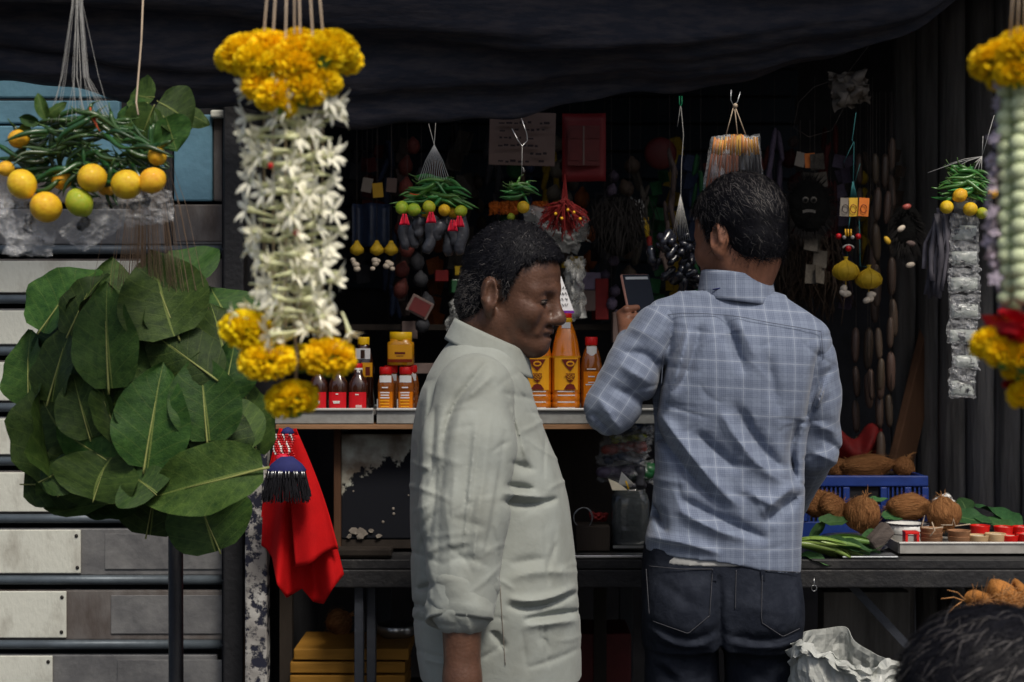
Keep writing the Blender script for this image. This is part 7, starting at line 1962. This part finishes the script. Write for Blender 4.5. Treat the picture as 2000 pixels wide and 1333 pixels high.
def weave(vs):
    out = np.zeros_like(vs); out[:, 0] = vs[:, 0] + .06*(vs[:, 1] - Y1m); out[:, 1] = vs[:, 2] + .05*vs[:, 0]
    tc = np.array([np.interp(vs[:, 2], [r_[0] for r_ in tab2], [r_[i] for r_ in tab2]) for i in (1, 2, 3, 4)])
    dt = (np.sqrt(((vs[:, 0]-tc[0])/tc[2])**2 + ((vs[:, 1]-tc[1])/tc[3])**2) - 1) * .12
    best = dt
    return out
def weave_arm(A, B, C_):
    def fn(vs):
        out = np.zeros_like(vs); best = np.full(len(vs), 9.0); run = 0
        for a, b in ((A, B), (B, C_)):
            ba = b - a; L2 = ba @ ba; t = np.clip(((vs - a) @ ba) / L2, 0, 1); pr = vs - a - t[:, None]*ba; d = np.linalg.norm(pr, axis=1)
            ax = ba / np.sqrt(L2); e1 = np.cross(ax, (0, 1, .1)); e1 /= np.linalg.norm(e1)
            m = d < best; out[m, 0] = (pr @ e1)[m] + .013; out[m, 1] = run + ((vs - a) @ ax)[m]; best = np.minimum(best, d); run += np.sqrt(L2)
        return out
    return fn
ps, pvs, pfs = field_obj(f, 'shirt', 'plaid_cotton', PM, 1, {'weave': weave})
for (A, B, C_), rr in (((ala, alb, alc), (.062, .060, .054, .036)), ((ara, arb, arc), (.062, .060, .055, .040))):
    lo = np.minimum(np.minimum(A, B), C_) - .11; hi = np.maximum(np.maximum(A, B), C_) + .11
    f = Field(np.arange(lo[0], hi[0], .0034), np.arange(lo[1], hi[1], .0042), np.arange(lo[2], hi[2], .0034))
    f.cone(A, A*.5 + B*.5, rr[0], rr[1], .02); f.cone(A*.5 + B*.5, B, rr[1], rr[2], .02); f.cone(B, C_, rr[2]*.98, rr[3], .015)
    f.wrinkle(.0030, (26, 26, 30), 17); f.wrinkle(.0016, (60, 60, 60), 18); plaid_folds(f, 1.3, Y1m + .06)
    field_obj(f, 'sleeve', 'plaid_cotton', ps, 1, {'weave': weave_arm(A, B, C_)})
seam(ps, pvs, [(1284, 618), (1330, 612), (1380, 613), (1440, 618), (1500, 630), (1560, 640), (1604, 648)], 'seam_blue', .0007)
seam(ps, pvs, [(1604, 650), (1608, 700), (1598, 760), (1580, 812)], 'seam_blue', .0007)
seam(ps, pvs, [(1284, 618), (1296, 680), (1292, 750)], 'seam_blue', .0006)
co = ring_collar(ps, P(1439, 578, Y1m), Vector((0, .062, 0)), Vector((S(60, Y1m), 0, S(-7, Y1m))), Vector((0, .05, 1)).normalized(), .042, .010, 'plaid_cotton', gap=.25, fall=.020)
at = co.data.attributes.new('weave', 'FLOAT_VECTOR', 'POINT'); og = origin_of(co)
at.data.foreach_set('vector', np.array([((v.co.x + og.x) , (v.co.z + og.z)*1.0, 0) for v in co.data.vertices], np.float32).ravel())
MB().tube([P(1392, 566, Y1m - .06), P(1420, 561, Y1m - .066), P(1446, 562, Y1m - .066), P(1462, 565, Y1m - .064)], .0014, 5).build('collar_lining', 'blue_velvet', ps)
# undershirt that shows below the hem, jeans, shoes
f = Field(np.arange(.22, .62, .005), np.arange(3.0, 3.3, .005), np.arange(.95, 1.12, .005))
f.loft([(kz(1091), kx(1400), Y1m, .143, .1230), (kz(1040), kx(1408), Y1m, .144, .114)], .01, 2.5)
field_obj(f, 'undershirt', 'vest_white', PM, 1)
f = Field(np.arange(.20, .64, .0045), np.arange(2.98, 3.36, .0045), fine_axis(.06, 1.06, .009, .0045, (.72, 1.06)))
f.loft([(kz(1255), kx(1408), Y1m, .150, .118), (kz(1200), kx(1408), Y1m, .155, .126), (kz(1140), kx(1408), Y1m, .156, .126), (kz(1095), kx(1408), Y1m, .154, .121), (kz(1060), kx(1408), Y1m, .151, .118)], .02, 2.6)
for q, g in ((lx_, -1), (rx_, 1)):
    f.cone((q, Y1m - .012, kz(1230)), (q + g*.004, Y1m + .005, .47), .078, .066, .02); f.cone((q + g*.004, Y1m + .005, .47), (q, Y1m - .01, .08), .066, .06, .02)
f.ell((kx(1340), Y1m - .065, kz(1185)), (.07, .065, .075), .04); f.ell((kx(1480), Y1m - .065, kz(1185)), (.07, .065, .075), .04)
f.wrinkle(.002, (30, 30, 30), 22)
for pts, w, a in (([(1404, 1130), (1406, 1200), (1408, 1260), (1410, 1333)], 9, -.016), ([(1270, 1215), (1340, 1248), (1400, 1230)], 8, -.009), ([(1275, 1232), (1340, 1265), (1398, 1245)], 8, .008), ([(1420, 1240), (1500, 1250), (1560, 1235)], 8, -.009), ([(1425, 1256), (1500, 1266), (1556, 1250)], 8, .008), ([(1290, 1290), (1330, 1320)], 9, .007), ([(1280, 1300), (1320, 1333)], 9, -.007), ([(1290, 1140), (1370, 1190)], 12, -.005), ([(1440, 1290), (1500, 1330)], 12, -.006), ([(1300, 1265), (1390, 1275)], 9, -.005), ([(1450, 1180), (1540, 1200)], 14, .004)):
    f.fold(pts, w, a, Y1m + .02)
js, jvs, _ = field_obj(f, 'jeans', 'denim', PM, 1)
for pts in ([(1268, 1106), (1330, 1112), (1392, 1112)], [(1276, 1214), (1344, 1238), (1386, 1203)], [(1386, 1203), (1392, 1112)], [(1489, 1116), (1487, 1216), (1529, 1244), (1562, 1228)], [(1488, 1114), (1560, 1118)], [(1438, 1114), (1436, 1190)], [(1262, 1112), (1268, 1200)]):
    seam(js, jvs, pts, 'denim_thread', .0008, 'stitching')
for uu in (1396, 1490):
    y = front_y(jvs, uu, 1115) or 3.02
    MB().box(P(uu, 1124, y - .002), (S(8, Y1m), .003, S(20, Y1m))).build('belt_loop', 'denim', js, smooth=False)
for q in (lx_, rx_):
    MB().tube([(q, Y1m - .06, .05), (q, Y1m, .05), (q, Y1m + .1, .04), (q, Y1m + .18, .032)], [.035, .045, .045, .03], 14).build('shoe', 'shoe_black', PM)
# wrist thread
mb = MB(); a = al[2] + (al[2] - al[1]).normalized()*.012; q = (al[2] - al[1]).normalized().to_track_quat('Z', 'Y').to_matrix()
mb.tube([a + q @ Vector((.031*math.cos(t), .031*math.sin(t), 0)) for t in np.linspace(0, 6.283, 20)], .0016, 5).build('wrist_thread', 'dark_thread', PM)
# the phone
PH = thing('mobile_phone', 'slim phone in a coral case held up by the man in plaid', 'phone', ph_c - ud*.075)
pr_ = Matrix((xd, ud, nd)).transposed()
def rbox(name, m, c, w, h, d, parent, bev):
    o = MB().box((0, 0, 0), (w, h, d)); o.v = [tuple(Vector(c) + pr_ @ Vector(p)) for p in o.v]; return o.build(name, m, parent, smooth=False, bevel=bev)
rbox('case', 'phone_case', ph_c - nd*.001, .075, .154, .009, PH, .0035)
sc_ = rbox('screen', 'phone_glass', ph_c + nd*.0045, .0715, .150, .0015, PH, .0005)
rbox('status_bar', 'phone_ui', ph_c + nd*.0056 + ud*.066, .060, .006, .0006, sc_, 0)

# ---- crouching person, only dark hair in view at the lower right
Y2m = 2.0
CP = thing('person', 'crouching person with thick dark hair cut off at the lower right corner', 'person', Vector((P(1925, 0, Y2m).x, Y2m, 0)))
Rm3 = (Matrix.Rotation(R(8), 3, 'Z') @ Matrix.Rotation(R(16), 3, 'Y'))
HC3 = P(1948, 1425, Y2m); hs3 = 1.0
X0 = HC3.x
f = Field(np.arange(X0 - .32, X0 + .62, .008), np.arange(Y2m - .3, Y2m + .3, .008), fine_axis(0, 1.15, .010, .0045, (.78, 1.15)))
W3 = head_prims(f, HC3, Rm3, hs3)
f.cone(W3((-.028, 0, -.06)), (X0 - .05, Y2m, .72), .055, .062, .03)
f.loft([(.28, X0 - .06, Y2m, .115, .16), (.4, X0 - .07, Y2m, .11, .15), (.58, X0 - .06, Y2m, .11, .165), (.68, X0 - .05, Y2m, .095, .17), (.74, X0 - .05, Y2m, .07, .10)], .04)
for g in (-1, 1):
    f.cone((X0 - .05, Y2m + g*.18, .67), (X0 + .02, Y2m + g*.21, .44), .045, .04, .03); f.cone((X0 + .02, Y2m + g*.21, .44), (X0 + .23, Y2m + g*.12, .42), .038, .028, .02); hand(f, (X0 + .23, Y2m + g*.12, .42), (1, -g*.3, -.1), (0, 0, -1), .95, .5, g)
    f.cone((X0 - .04, Y2m + g*.09, .31), (X0 + .34, Y2m + g*.12, .36), .08, .058, .03); f.cone((X0 + .34, Y2m + g*.12, .36), (X0 + .28, Y2m + g*.12, .07), .052, .038, .02); f.cone((X0 + .27, Y2m + g*.12, .04), (X0 + .44, Y2m + g*.13, .03), .038, .028, .02)
field_obj(f, 'body', 'skin_mid', CP, 1)
eyes(CP, W3, hs3); brow(CP, W3, hs3, Rm3, 5)
hair(CP, HC3, Rm3, hs3, .026, [-.085, -.085, -.075, -.06, -.005, .0, -.02, -.01, .022, .042, .055, .062], 'hair_black', 'hair_grey', .10, 6000, .045, lambda l, r: (-.5 + 4*l[0], l[1]*6, -.4), .006, 8, step=.005, bulge=(.004, .004, .006), width=.0008)
f = Field(np.arange(X0 - .3, X0 + .2, .007), np.arange(Y2m - .32, Y2m + .32, .007), np.arange(.24, .80, .007))
f.loft([(.26, X0 - .06, Y2m, .135, .18), (.4, X0 - .07, Y2m, .13, .17), (.58, X0 - .06, Y2m, .13, .185), (.68, X0 - .05, Y2m, .11, .185), (.745, X0 - .05, Y2m, .08, .11)], .03)
for g in (-1, 1): f.cone((X0 - .05, Y2m + g*.185, .67), (X0 + .0, Y2m + g*.21, .52), .062, .066, .03)
f.wrinkle(.003, (25, 25, 20), 31)
field_obj(f, 'tee_shirt', 'tee_dark', CP, 1)
f = Field(np.arange(X0 - .2, X0 + .45, .008), np.arange(Y2m - .3, Y2m + .3, .008), np.arange(.08, .46, .008))
f.loft([(.24, X0 - .05, Y2m, .13, .175), (.36, X0 - .06, Y2m, .13, .175)], .03)
for g in (-1, 1): f.cone((X0 - .04, Y2m + g*.09, .31), (X0 + .34, Y2m + g*.12, .36), .092, .072, .03); f.cone((X0 + .34, Y2m + g*.12, .36), (X0 + .28, Y2m + g*.12, .13), .068, .06, .02)
field_obj(f, 'trousers', 'trousers_navy', CP, 1)
ST = thing('stool', 'low plastic stool under the crouching person', 'stool', Vector((X0 - .06, Y2m, 0)))
MB().lathe((X0 - .06, Y2m, .20), [(.13, 0), (.14, .005), (.14, .022), (.10, .026)], 20, 4).build('seat', 'stool_plastic', ST)
for sx in (-1, 1):
    for sy in (-1, 1): MB().tube([(X0 - .06 + sx*.115, Y2m + sy*.115, 0), (X0 - .06 + sx*.095, Y2m + sy*.095, .20)], [.016, .018], 8).build('leg', 'stool_plastic', ST)
